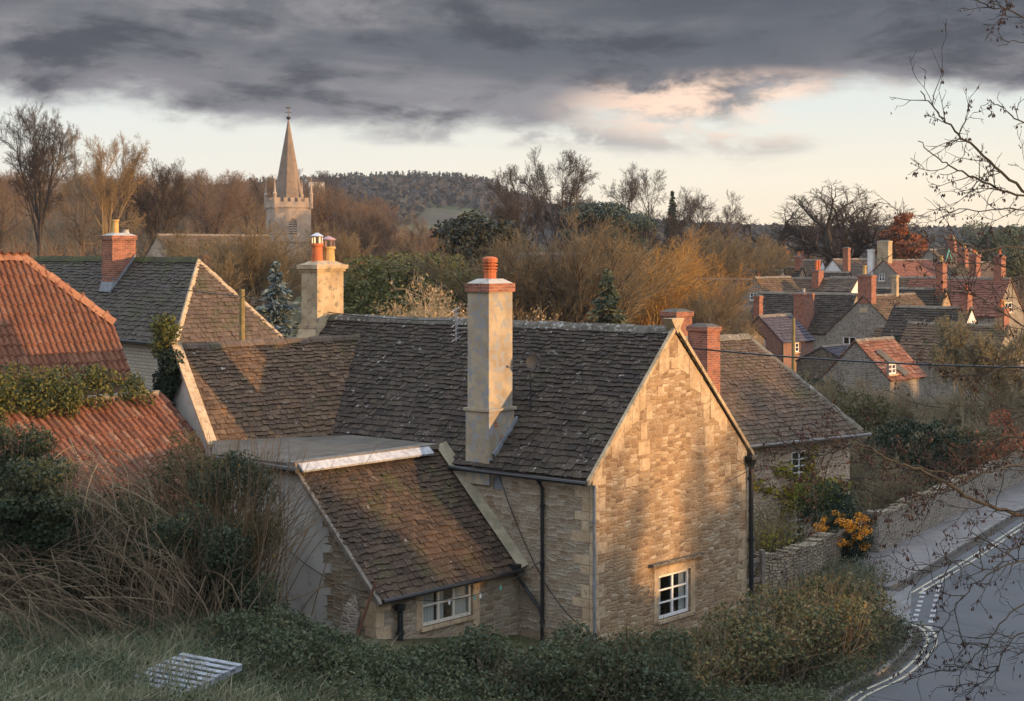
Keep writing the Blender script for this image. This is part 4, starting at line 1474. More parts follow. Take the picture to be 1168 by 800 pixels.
r2 = obj('roof', mb, M['slate_house'], h2)
mb = MB()
ridge_caps(mb, X2(hr, D2, R2Z + .03), X2(13.1, D2, R2Z + .03), 2)
ridge_caps(mb, X2(-.02, -.02, E2Z + .05), X2(hr, D2, R2Z + .05), 3, .35, .12, .05)
ridge_caps(mb, X2(0, 2 * D2, E2Z + .05), X2(hr, D2, R2Z + .05), 4, .35, .12, .05)
obj('ridge', mb, mat_slate('ridge stone lichened', [(0.16, 0.14, 0.11), (0.21, 0.185, 0.145)], lich_amt=.58), r2)
mb = MB()
mb.tube([X2(-.35, -.12, E2Z - .12), X2(13, -.12, E2Z - .1)], .06, 8)
obj('gutter', mb, mat_plain('galvanised gutter', (.17, .15, .135), .5), r2)
for (px, Yc, w1, w2_, zt, zb, ptz) in ((803, 57.6, .95, .62, 7.75, 5.2, ()), (772, 62.0, .8, .8, 8.1, 6.2, ())):
    X = (px - 584) / F * Yc
    chimney(h2, (X, Yc), q2d, f2d, w2_, w1, zb, zt, M['brick'], ptz, cap='band')

# ------------------------------------------------------------------ hipped house at back left
C3 = np.array((-11.7, 58.0))
d3r, d3l = unit((0.75, 0.66)), unit((-0.66, 0.75))
h3 = thing('hipped_house', 'dark mossy roofed house with sunlit hip end and brick chimney, behind the red barn', 'house', (C3[0], C3[1], 3.0))
ez3, rz3, hw3, L3 = 7.2, 10.0, 2.2, 15.5
u3, v3_ = np.array((*d3r, 0)), np.array((*d3l, 0))


def X3(a, b, z):
    p = C3 + d3r * a + d3l * b
    return np.array((p[0], p[1], z))


mb = MB()
wall_holes(mb, X3(.2, 0, 0), v3_, [(.2, 2), (L3, 2), (L3, ez3 + .05), (.2, ez3 + .05)], [])
wall_holes(mb, X3(0, .2, 0), u3, [(.2, 2), (4.2, 2), (4.2, ez3 + .05), (.2, ez3 + .05)], [])
wall_holes(mb, X3(4.2, 0, 0), v3_, [(.2, 2), (L3, 2), (L3, ez3 + .05), (.2, ez3 + .05)], [])
wall_holes(mb, X3(0, L3, 0), u3, [(.2, 2), (4.2, 2), (4.2, ez3 + .05), (2.2, rz3 - .1), (.2, ez3 + .05)], [])
obj('wall', mb, M['brick_pale'], h3)
s3 = math.hypot(hw3, rz3 - ez3)
mb = MB()
Va = unit(u3 * hw3 + UPV * (rz3 - ez3))
slates(mb, X3(0, 0, ez3), v3_, Va, [(0, -.1), (L3, -.1), (L3, s3), (hw3, s3)], .165, .26, .024, 31)
Vc = unit(-u3 * hw3 + UPV * (rz3 - ez3))
slates(mb, X3(2 * hw3, 0, ez3), v3_, Vc, [(0, -.1), (L3, -.1), (L3, s3), (hw3, s3)], .3, .5, .03, 32)
r3 = obj('roof', mb, mat_slate('mossy dark tiles', [(0.075, 0.062, 0.050), (0.105, 0.088, 0.07), (0.06, 0.052, 0.044)], lich_amt=.66, moss=(0.065, 0.075, 0.025)), h3)
mb = MB()
Vd = unit(v3_ * hw3 + UPV * (rz3 - ez3))
slates(mb, X3(0, 0, ez3), u3, Vd, [(-.05, -.1), (2 * hw3 + .05, -.1), (hw3, s3)], .165, .26, .024, 33)
o = obj('hip_roof', mb, M['slate_house'], h3)
mb = MB()
ridge_caps(mb, X3(hw3, hw3, rz3 + .03), X3(hw3, L3, rz3 + .03), 5)
o = obj('ridge', mb, mat_slate('moss ridge', [(0.055, 0.06, 0.025), (0.075, 0.075, 0.03), (0.05, 0.045, 0.03)], lich_amt=.7, moss=(.06, .075, .02)), r3)
mb = MB()
ridge_caps(mb, X3(-.02, -.02, ez3 + .03), X3(hw3, hw3, rz3 + .04), 6, .4, .1, .04)
ridge_caps(mb, X3(2 * hw3, 0, ez3 + .03), X3(hw3, hw3, rz3 + .04), 7, .4, .1, .04)
obj('hip_caps', mb, M['quoin'], r3)
mb = MB()
mb.tube([X3(-.1, 0, ez3 - .12), X3(-.1, L3, ez3 - .1)], .06, 8)
obj('gutter', mb, M['iron'], r3)
ch3 = chimney(h3, X3(1.75, 7.4, 0)[:2], u3, v3_, 1.0, .85, 8.6, 10.95, M['brick'], [((-.1, .1), .55, .14, 'buff'), ((.25, -.1), .16, .12, 'render')], 'band', M['render'])
mb = MB()
mb.prism([X3(1.2, 6.95, 8.78), X3(1.2, 7.87, 8.78), X3(1.35, 7.87, 9.3), X3(1.35, 6.95, 9.3)], -u3 * .06)
mb.prism([X3(1.1, 6.94, 8.7), X3(2.2, 6.94, 10.1), X3(2.2, 6.94, 10.22), X3(1.1, 6.94, 8.85)], -v3_ * .05)
obj('flashing', mb, M['lead'], ch3)

# ------------------------------------------------------------------ red pantile barn at far left
C4 = np.array((-11.85, 52.0))
q4, f4 = unit((0.7, 0.714)), unit((0.714, -0.7))
q43, f43 = np.array((*q4, 0)), np.array((*f4, 0))
barn = thing('barn', 'big barn with bright orange-red pantile roof and half-hipped end at far left', 'barn', (C4[0] - 3, C4[1] - 3, 2.5))
ez4, rz4, hw4, zh4, ah4, Lh4 = 6.4, 10.15, 2.6, 8.18, 1.15, 2.3


def X4(s, d, z):
    p = C4 - q4 * s - f4 * d
    return np.array((p[0], p[1], z))


s4 = math.hypot(hw4, rz4 - ez4)
V4 = unit(-f43 * hw4 + UPV * (rz4 - ez4))
kh = ah4 / hw4
mb = MB()
pantiles(mb, X4(0, 0, ez4), -q43, V4, [(0, -.1), (13, -.1), (13, s4), (Lh4, s4), (0, s4 * kh + .02)], .21, .36, 41)
V4b = unit(f43 * hw4 + UPV * (rz4 - ez4))
pantiles(mb, X4(0, 2 * hw4, ez4), -q43, V4b, [(0, -.1), (13, -.1), (13, s4), (Lh4, s4), (0, s4 * kh)], .3, .4, 42)
hz = ez4 + (rz4 - ez4) * kh
mb.add([X4(0, ah4, hz), X4(0, 2 * hw4 - ah4, hz), X4(Lh4, hw4, rz4)], [(0, 1, 2)])
rb = obj('roof', mb, M['pantile'], barn, smooth=False)
mb = MB()
ridge_caps(mb, X4(Lh4 - .05, hw4, rz4 + .04), X4(13, hw4, rz4 + .04), 9, .4, .17, .08)
ridge_caps(mb, X4(-.08, ah4 - .04, hz + .06), X4(Lh4, hw4, rz4 + .07), 10, .4, .17, .08)
ridge_caps(mb, X4(0, 2 * hw4 - ah4, hz + .05), X4(Lh4, hw4, rz4 + .06), 12, .4, .17, .08)
obj('ridge', mb, mat_slate('clay ridge tiles', [(0.32, 0.14, 0.075), (0.37, 0.18, 0.10), (0.27, 0.11, 0.062)], lichen=(.40, .31, .19), lich_amt=.66, moss=(.3, .15, .06)), rb)
mb = MB()
wall_holes(mb, X4(.1, .2, 0), -q43, [(0, 1.5), (13, 1.5), (13, ez4), (0, ez4)], [])
wall_holes(mb, X4(.1, 0, 0), -f43, [(.2, 1.5), (2 * hw4 - .2, 1.5), (2 * hw4 - .2, ez4), (2 * hw4 - ah4, hz - .1), (ah4, hz - .1), (.2, ez4)], [])
obj('wall', mb, M['brick_dull'], barn)
chimney(barn, X4(3.9, hw4 + .2, 0)[:2], q43, f43, .25, .3, 9.9, 10.75, M['terracotta'], (), 'none')

# ------------------------------------------------------------------ lower red-tiled outhouse, its ridge wall grown over with ivy
q5 = unit((0.50, 0.866))
f5 = np.array((q5[1], -q5[0]))
q53, f53 = np.array((*q5, 0)), np.array((*f5, 0))
T5 = np.array((-9.75, 46.2, 6.35))
out = thing('outhouse', 'low outhouse with weathered red pantile roof under an ivy crest, against grey wing wall', 'outhouse', (T5[0] - 1, T5[1] - 3, 2))
dn5 = unit(f53 * .74 - UPV * .67)
L5, S5 = 7.5, 3.6
O5 = T5 - q53 * L5 + dn5 * S5
mb = MB()
pantiles(mb, O5, q53, -dn5, [(0, 0), (L5 + .15, 0), (L5 + .15, S5), (0, S5)], .24, .36, 51)
r5 = obj('roof', mb, M['pantile_old'], out)
mb = MB()
mb.frame_box(T5 - q53 * L5 - UPV * 1.2 - f53 * .5, q53 * L5, f53 * .5, UPV * 1.35)
a = O5 - f53 * .3
mb.frame_box(np.array((a[0], a[1], 1.0)), q53 * L5, -f53 * .3, UPV * (O5[2] - 1.1))
e = T5 - q53 * .12
lo_ = T5 - q53 * .12 + dn5 * (S5 - .3)
mb.prism([np.array((e[0], e[1], 1)), np.array((lo_[0], lo_[1], 1)), lo_ - UPV * .12, e - UPV * .12], -q53 * .25)
obj('wall', mb, M['stone_grey'], out)

# small stuff on the grass and against the lean-to
c = P(328, 722, 36.2)
mb = MB()
bs = W(5.0, LU - 1.3, 0)
zb_ = float(ground_z(bs[0], bs[1]))
zt_ = zat(716, bs[1])
mb.frame_box(W(4.6, LU - 1.6, zb_ - .2), m3 * 1.0, g3 * .5, UPV * (zt_ - zb_ + .1))
mb.frame_box(W(4.55, LU - 1.65, zt_ - .1), m3 * 1.1, g3 * .6, UPV * .1)
tag(obj('stone_block', mb, M['drystone'], loc=W(5.0, LU - 1.3, zb_)), 'low mossy stone block with flat slab on top beside the grey rendered wall', 'stone block')
mb = MB()
pz = W(3.0, LU - .35, 1.2)
q = [W(2.75, LU - .55, .9), W(3.25, LU - .55, .9), W(3.25, LU - .25, 2.0), W(3.05, LU - .15, 2.32), W(2.98, LU - .15, 2.30), W(2.75, LU - .25, 1.9)]
mb.prism(q, g3 * .06)
tag(obj('leaning_slab', mb, M['stone_grey'], loc=W(3.0, LU - .5, .9)), 'tall pointed stone slab leaning against the end wall of the lean-to', 'stone slab')
mb = MB()
mb.tube([W(2.58, LU - .75, .9), W(2.2, LU - .22, 2.75)], .035, 7)
tag(obj('rusty_pole', mb, M['rust'], loc=W(2.58, LU - .75, .9)), 'rusty brown iron pole propped against the lean-to corner', 'pole')


# ------------------------------------------------------------------ village houses
M['ridge_dull'] = mat_noise('dull ridge stone', (0.21, 0.17, 0.125), (0.13, 0.108, 0.082), 2.5, 0.9, 0.4, 0.01)
def gable_house(name, label, px, py, Y, face, hw, rise, L, wall_m, roof_m, wins=(), chims=(), roof_kind='slate', base=-0.5, cat='house', extra=None, ov=0.12, side_wins=()):
    """house whose near gable apex is seen at px, py at depth Y; face 'g': gable looks front-left, 'm': gable looks front-right, or an angle of the ridge"""
    ap = P(px, py, Y)
    d = g2 if face == 'g' else (m2 if face == 'm' else unit((math.cos(face), math.sin(face))))
    d3 = np.array((*d, 0))
    s3_ = np.array((d[1], -d[0], 0))          # to the right of the ridge direction
    rz = ap[2]
    ez = rz - rise
    at = lambda a, b, z: np.array((ap[0] + d[0] * a + s3_[0] * b, ap[1] + d[1] * a + s3_[1] * b, z))
    h = thing(name, label, cat, at(0, 0, base + .5))
    mb = MB()
    G = at(0, -hw, 0)
    poly = [(0, base), (2 * hw, base), (2 * hw, ez), (hw, rz - .05), (0, ez)]
    holes = []
    for (x0, y0, x1, y1) in wins:
        a, b = wall_hit(x0, G[:2], s3_[:2]), wall_hit(x1, G[:2], s3_[:2])
        yd = G[1] + s3_[1] * (a + b) / 2
        holes.append((a, b, zat(y1, yd), zat(y0, yd)))
    wall_holes(mb, G, s3_, poly, holes, .14, d3)
    wall_holes(mb, at(L, -hw, 0), s3_, poly, [])
    sides = {}
    for sgn in (1, -1):
        S = at(0, sgn * hw, 0)
        sh = []
        if sgn == (1 if face == 'g' else -1):
            for (x0, y0, x1, y1) in side_wins:
                a, b = wall_hit(x0, S[:2], d), wall_hit(x1, S[:2], d)
                yd = S[1] + d[1] * (a + b) / 2
                sh.append((a, b, zat(y1, yd), zat(y0, yd)))
        sides[sgn] = (S, sh)
        wall_holes(mb, S, d3, [(0, base), (L, base), (L, ez), (0, ez)], sh, .14, -s3_ * sgn)
    obj('wall', mb, wall_m, h)
    for q in holes:
        window(h, G, s3_, -d3, *q, 1, 2, M['paint_white'], casements=2, set_in=.05, fr=.09, bar=.05)
    for sgn, (S, sh) in sides.items():
        for q in sh:
            window(h, S, d3, s3_ * sgn, *q, 1, 2, M['paint_white'], casements=2, set_in=.05, fr=.09, bar=.05)
    mb = MB()
    sl = math.hypot(hw, rise)
    sd = int(abs(px * 7 + py))
    for sgn in (1, -1):
        Vx = unit(-s3_ * sgn * hw + UPV * rise)
        O = at(0, sgn * hw, ez)
        pl = [(-.08, -ov * 1.5), (L + .08, -ov * 1.5), (L + .08, sl), (-.08, sl)]
        if roof_kind == 'slate':
            slates(mb, O, d3, Vx, pl, .26, .4, .035, sd + sgn)
        else:
            pantiles(mb, O, d3, Vx, pl, .26, .36, sd + sgn)
    rf = obj('roof', mb, roof_m, h)
    mb = MB()
    ridge_caps(mb, at(-.08, 0, rz + .04), at(L + .08, 0, rz + .04), sd, .45, .16, .07)
    obj('ridge', mb, M['ridge_dull'] if roof_kind == 'slate' else roof_m, rf)
    for (a, b, w1, w2_, zt, zb, mm, pots) in chims:
        c = at(a, b, 0)
        chimney(h, c[:2], s3_[:2], d, w1, w2_, zb, zt, M[mm], pots, 'band' if w1 > .4 else 'none')
    if extra:
        extra(h, at, rz, ez)
    return h


POT1 = [((0, 0), .5, .13, 'terracotta')]
POT2 = [((-.22, 0), .5, .13, 'terracotta'), ((.22, 0), .45, .12, 'buff')]
POTB = [((0, 0), .55, .14, 'buff')]


def pz_(y, Y):
    return zat(y, Y)


gable_house('brick_cottage', 'small brown brick cottage with purple slate roof and white gable window', 866, 361, 120, 'g', 1.95, 1.75, 4.3,
            M['brick_dull'], M['slate_purple'], [(861, 386, 873, 402)], [(1.3, -.9, .5, .5, zat(338, 121), 4.2, 'brick', ())], side_wins=[(904, 391, 912, 402)],
            extra=lambda h, at, rz, ez: pipe(h, [at(-.05, 2.0, ez - .1), at(-.05, 2.0, 0)], .06, M['iron']))


def x_stone(h, at, rz, ez):
    mb = MB()
    mb.frame_box(at(-.04, -.35, rz - 1.3), at(0, .35, 0) - at(0, -.35, 0), at(.05, 0, 0) - at(0, 0, 0), UPV * .4)
    obj('date_stone', mb, M['quoin'], h)


gable_house('stone_gable_house', 'grey stone house with wide steep gable, brick apex chimney and brown stone-tiled roof', 985, 338, 130, 'g', 3.35, 3.0, 8.5,
            M['stone_grey'], M['slate_brown'], [(961, 384, 976, 408)],
            [(.35, .1, 1.2, .75, zat(314, 131), 6.2, 'brick', [((-.2, 0), .7, .15, 'buff')]), (5.2, 0, .45, .4, zat(314, 134), 6.2, 'ashlar', ())],
            extra=x_stone)
gable_house('stone_cross_wing', 'stone house with narrow warm-lit gable and tall chimney on its apex, behind bare twigs', 1079, 330, 136, 'm', 2.3, 3.3, 6.5,
            M['stone'], M['slate'], [(1075, 352, 1082, 363)], [(.4, 0, .8, .6, zat(300, 136), 6.4, 'brick', POTB)])
gable_house('red_roof_outbuilding', 'grey stone outbuilding with worn orange-red tile roof below the wide grey gable', 976, 389, 100, 'g', 2.25, 2.2, 4.6,
            M['stone_grey'], M['pantile_old'], [], [], side_wins=[(1014, 415, 1023, 427)],
            extra=lambda h, at, rz, ez: obj('roof_panel', MB().prism([at(.9, .9, rz - .75), at(1.6, .75, rz - .60), at(2.6, 2.2, ez + .16), at(1.8, 2.3, ez + .06)], UPV * .1), M['felt'], h))
gable_house('dark_roof_house', 'house with dark stone-tiled roof and one very broad brick chimney stack', 977, 336, 142, 'm', 3.0, 3.2, 9.5,
            M['stone_grey'], M['slate'], [], [(3.6, -2.6, 1.75, 1.0, zat(336, 139), 1.0, 'brick', [((0, 0), .35, .12, 'render')])])
gable_house('brown_roof_house', 'house with sunlit brown stone-tile slope and slender brick stack on it', 861, 317, 160, 'g', 2.9, 3.6, 6.5,
            M['stone_grey'], M['slate_brown'], [(855, 334, 863, 343)], [(1.0, 1.8, .6, .5, zat(338, 160), 3.5, 'brick', ())])
gable_house('long_dark_house', 'long dark roofed house half hidden behind the grey-green bare bush', 862, 319, 163, 'm', 3.0, 3.4, 9.0,
            M['stone_grey'], M['slate'], [], [])
gable_house('board_gable_house', 'small house with pale weatherboard gable and red brick chimney beside it', 893, 309, 175, 'm', 2.0, 1.9, 7.0,
            M['plank'], M['slate_brown'], [], [(1.6, -2.3, .9, .8, zat(318, 175), 3.0, 'brick', POT1)])
gable_house('white_gable_house', 'house with narrow white limewashed gable and steep brown roof', 938, 297, 190, 'm', 2.3, 3.2, 5.5,
            M['white'], M['slate_house'], [(933, 307, 938, 313)], [])
gable_house('chimney_house', 'low house carrying the tall brick chimney with paired red pots', 948, 318, 168, 'm', 2.3, 2.2, 5.5,
            M['white'], M['slate_brown'], [], [(1.2, -.6, 1.0, .8, zat(309, 168), 4.0, 'brick', [((-.25, 0), .95, .16, 'terracotta'), ((.25, 0), 1.0, .16, 'terracotta')])])
gable_house('big_brown_roof_house', 'large house with broad brown roof below the old oak', 950, 296, 186, 'g', 3.3, 3.6, 9.5,
            M['white'], M['slate_house'], [], [])
gable_house('lit_gable_house', 'house with warm sunlit stone gable and tall slim brick stack', 969, 311, 172, 'm', 2.3, 2.6, 4.5,
            M['stone'], M['slate'], [(965, 322, 971, 331)], [(.5, .3, .55, .6, zat(283, 172), 6.4, 'brick', ())])
gable_house('white_rendered_house', 'little white rendered house squeezed between lit gable and brick chimney', 979, 317, 160, 'm', 1.4, 1.2, 3.0,
            M['white'], M['slate_house'], [], [])
gable_house('red_tile_house', 'wide house under an even red clay-tile roof with big pale chimney', 1008, 297, 178, 'g', 3.4, 3.0, 11.0,
            M['stone_grey'], M['redtile'], [(1002, 312, 1009, 321)], [(.6, -.2, 1.3, .9, zat(275, 178), 7.5, 'ashlar', ()), (.2, -1.6, .6, .5, zat(285, 176), 7.0, 'white', ())])


def x_dormer(h, at, rz, ez):
    mb = MB()
    mb.prism([at(1.0, 1.5, rz - 1.6), at(2.8, 1.5, rz - 1.6), at(1.9, 1.5, rz + .1)], at(0, -1.4, 0) - at(0, 0, 0))
    dm = obj('dormer', mb, M['slate_house'], h)
    for a in (.9, 2.9):
        p, q = at(a, 1.58, rz - 1.65), at(1.9, 1.58, rz + .15)
        obj('bargeboard', MB().prism([p, q, q - UPV * .3, p - UPV * .3], at(0, -.06, 0) - at(0, 0, 0)), M['turquoise'], dm)


gable_house('long_roof_house', 'long stone-tiled house with small blue-green gablet, far right behind the red tile roof', 1060, 285, 195, 'g', 3.4, 3.0, 15.0,
            M['stone_grey'], M['slate_house'], [], [(6.0, 0, .9, .7, zat(273, 197), 8.5, 'brick', POT2)], extra=x_dormer)
gable_house('gable_house', 'stone house with lit gable seen through twigs at far right', 1118, 318, 150, 'm', 2.8, 3.2, 8.0,
            M['stone'], M['slate_brown'], [(1113, 342, 1121, 353)], [(.5, 0, .9, .7, zat(291, 150), 7.0, 'brick', POT2)])
gable_house('end_house', 'brown roofed house nearest the right edge of the village', 1152, 318, 140, 'm', 2.8, 3.0, 9.0,
            M['stone_grey'], M['redtile'], [(1146, 345, 1155, 357)], [(1.0, .2, .9, .7, zat(292, 140), 6.8, 'brick', POT1)])
gable_house('small_roof_house', 'small dark roofed house with square lit stone chimney at left end of village', 866, 302, 205, 'm', 2.6, 2.0, 7.0,
            M['stone_grey'], M['slate_purple'], [], [(5.2, -.8, 1.5, 1.2, zat(295, 190), 5.5, 'ashlar', POTB)])
gable_house('back_row_house', 'back row house with a cluster of red brick chimneys and pots', 922, 303, 215, 'm', 2.6, 2.2, 10.0,
            M['plank'], M['slate'], [], [(3.5, 0, 1.9, 1.0, zat(286, 217), 8.0, 'brick', POT2), (7.0, 0, 1.0, .8, zat(292, 219), 8.0, 'brick', POT1), (.8, 0, .9, .8, zat(291, 215), 8.0, 'brick', POT1)])
gable_house('back_cottage', 'back row cottage with two stubby red chimneys among the trees', 885, 306, 232, 'm', 2.6, 2.2, 9.0,
            M['stone_grey'], M['slate_house'], [], [(1.0, 0, 1.0, .8, zat(293, 232), 7.5, 'brick', POT1), (-.8, 1.0, .9, .8, zat(289, 236), 6.5, 'brick', POT1)])
gable_house('white_cottage', 'low white walled cottage with dark doorway under the lit narrow gable', 1060, 375, 120, 'm', 1.9, 1.2, 4.0,
            M['white'], M['slate_brown'], [(1049, 384, 1054, 396)], [])
gable_house('window_row_house', 'low house with row of white windows behind the broad hipped roof', 852, 367, 112, 'm', 2.2, 1.2, 5.5,
            M['stone_dark'], M['slate'], [], [], side_wins=[(823, 376, 832, 384), (836, 377, 846, 385)])
gable_house('garden_shed', 'dark low shed roof behind the brick cottage pole', 938, 396, 112, 'g', 2.0, 1.0, 3.5, M['stone_dark'], M['slate_purple'], [], [], cat='shed')
gable_house('twin_gable_house', 'pale stone house with steep gable behind the red tile roof, second from the right edge', 1096, 300, 165, 'g', 2.8, 3.4, 7.0,
            M['stone'], M['slate_house'], [(1090, 322, 1097, 331)], [(.4, 0, .9, .7, zat(284, 165), 7.5, 'brick', POT2)])
gable_house('pale_front_house', 'pale rendered house between the lit narrow gable and the thin yellow tree', 1108, 352, 118, 'm', 2.2, 2.4, 6.0,
            M['white'], M['slate'], [], [(.4, 0, .8, .6, zat(333, 118), 5.5, 'brick', POT1)], side_wins=[(1078, 379, 1086, 389)])
gable_house('roadside_cottage', 'low stone cottage with brown roof at the right edge beyond the roadside wall', 1150, 372, 108, 'm', 2.4, 2.4, 7.0,
            M['stone_grey'], M['slate_brown'], [], [(.4, 0, .8, .6, zat(352, 108), 4.5, 'brick', POT2)])
gable_house('slim_gable_house', 'slim stone house with dark roof between the white gable and the tall paired pots', 915, 305, 182, 'm', 2.0, 2.6, 6.0,
            M['stone'], M['slate'], [], [(.4, 0, .7, .6, zat(293, 182), 7.0, 'brick', POT1)])
# houses half seen through the trees on the left and centre
gable_house('church_nave_house', 'long dark roofed house with pinkish gable in front of the wood, left of the church', 180, 268, 150, 'g', 3.0, 3.2, 13.0,
            M['church'], M['slate_house'], [], [])
gable_house('tiny_cottage', 'tiny cottage with red chimney seen through bare branches below the church', 236, 305, 118, 'm', 1.6, 1.4, 3.5,
            M['stone'], M['slate'], [], [(.3, 0, .8, .6, zat(290, 118), 7.5, 'brick', ())])
gable_house('tree_cottage', 'cottage with grey roof glimpsed through the tall bare willow', 672, 290, 140, 'm', 2.4, 2.4, 9.0, M['church'], M['slate_purple'], [], [])
gable_house('willow_cottage', 'cottage corner of warm stone glimpsed behind the golden willow', 772, 306, 150, 'm', 1.6, 1.4, 4.0, M['quoin'], M['slate_brown'], [], [])
gable_house('hill_cottage', 'white cottage high on the far blue hill', 399, 208, 1180, 'm', 2.8, 2.6, 7.0, M['white'], M['slate_house'], [], [], base=30)
gable_house('hill_bungalow', 'long pale bungalow on the skyline right of the church spire', 347, 202, 700, 'g', 3.0, 2.0, 9.0, M['white'], M['slate_house'], [], [], base=25)

# ------------------------------------------------------------------ church
CH = P(329, 310, 235)
cb = 2.0
church = thing('church', 'pale stone church tower with battlements, pinnacles and tall spire among brown woods', 'church', (CH[0], CH[1], cb))
tw = 5.2
d1c = unit((0.93, 0.37))
d2c = np.array((-d1c[1], d1c[0]))
a3, b3 = np.array((*d1c, 0)), np.array((*d2c, 0))
tz = zat(236, 235)
corner = np.array((CH[0], CH[1], 0)) - a3 * (tw / 2) - b3 * (tw / 2)
mb = MB()
bw = (2.0, 3.2, tz - 4.1, tz - 1.6)
mb2 = MB()
wall_holes(mb, corner, a3, [(0, cb), (tw, cb), (tw, tz), (0, tz)], [bw], .3, b3)
wall_holes(mb, corner, b3, [(0, cb), (tw, cb), (tw, tz), (0, tz)], [bw], .3, a3)
wall_holes(mb, corner + b3 * tw, a3, [(0, cb), (tw, cb), (tw, tz), (0, tz)], [])
wall_holes(mb, corner + a3 * tw, b3, [(0, cb), (tw, cb), (tw, tz), (0, tz)], [])
mb.poly([corner + UPV * tz, corner + a3 * tw + UPV * tz, corner + a3 * tw + b3 * tw + UPV * tz, corner + b3 * tw + UPV * tz])
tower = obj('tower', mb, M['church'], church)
for (o_, dd, nn) in ((corner, a3, b3), (corner, b3, a3)):
    mb = MB()
    for i in range(7):
        z = bw[2] + i * .33
        mb.frame_box(o_ + dd * bw[0] + nn * .05 + UPV * z, dd * 1.2, nn * .18 + UPV * .16, UPV * .06)
    mb.frame_box(o_ + dd * 2.54 + nn * .02 + UPV * bw[2], dd * .12, nn * .1, UPV * 2.5)
    for sx in (0, 1):
        mb.prism([o_ + dd * (bw[0] + (1.2 if sx else 0)) + UPV * (bw[3] - .7) - nn * .02, o_ + dd * (bw[0] + (1.2 if sx else 0)) + UPV * (bw[3] + .02) - nn * .02, o_ + dd * (bw[0] + .6) + UPV * (bw[3] + .02) - nn * .02], nn * .2)
    obj('belfry_louvre', mb, M['church'], tower)
    mb = MB()
    mb.poly([o_ + dd * bw[0] + nn * .29 + UPV * bw[2], o_ + dd * bw[1] + nn * .29 + UPV * bw[2], o_ + dd * bw[1] + nn * .29 + UPV * bw[3], o_ + dd * bw[0] + nn * .29 + UPV * bw[3]])
    obj('opening', mb, M['glass'], tower)
for zz in (tz - .15, tz - 5.0, tz - 10):
    mb = MB()
    mb.frame_box(corner - a3 * .13 - b3 * .13 + UPV * zz, a3 * (tw + .26), b3 * (tw + .26), UPV * .22)
    obj('string_course', mb, M['church'], tower)
mb = MB()
for (o_, dd, nn) in ((corner, a3, b3), (corner, b3, a3), (corner + b3 * tw, a3, -b3), (corner + a3 * tw, b3, -a3)):
    mb.frame_box(o_ - dd * .1 - nn * .1 + UPV * (tz + .07), dd * (tw + .2), nn * .3, UPV * .6)
    for i in range(5):
        s = .1 + i * (tw - .2) / 5
        mb.frame_box(o_ + dd * (s + .15) - nn * .1 + UPV * (tz + .67), dd * .55, nn * .3, UPV * .55)
obj('battlements', mb, M['church'], tower)
for (i, j) in ((0, 0), (1, 0), (0, 1), (1, 1)):
    c = corner + a3 * tw * i + b3 * tw * j + UPV * (tz - .3)
    mb = MB()
    mb.lathe(c, [(.26, 0), (.26, 1.9), (.32, 1.95), (.32, 2.1), (.2, 2.2), (.04, 4.0), (.09, 4.1), (.02, 4.3)], 8, math.pi / 8)
    obj('pinnacle', mb, M['church'], tower)
mb = MB()
ctr = corner + a3 * tw / 2 + b3 * tw / 2
sp_t = zat(136, 235)
mb.lathe(ctr + UPV * tz, [(2.3, 0), (.06, sp_t - tz)], 8, math.atan2(d1c[1], d1c[0]) + math.pi / 8)
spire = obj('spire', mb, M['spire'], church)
mb = MB()
mb.lathe(ctr + UPV * (sp_t - .1), [(.1, 0), (.3, .2), (.3, .4), (.08, .5)], 8)
mb.tube([ctr + UPV * sp_t, ctr + UPV * (sp_t + 1.7)], .06, 5)
mb.tube([ctr + UPV * (sp_t + .9) - a3 * .45, ctr + UPV * (sp_t + .9) + a3 * .45], .055, 5)
mb.prism([ctr + UPV * (sp_t + 1.5) - a3 * .5, ctr + UPV * (sp_t + 1.5) + a3 * .4, ctr + UPV * (sp_t + 1.75) + a3 * .1, ctr + UPV * (sp_t + 1.65) - a3 * .3], b3 * .06)
obj('weathervane', mb, M['iron'], spire)

# ------------------------------------------------------------------ garden walls, gate, poles, wires, pallet


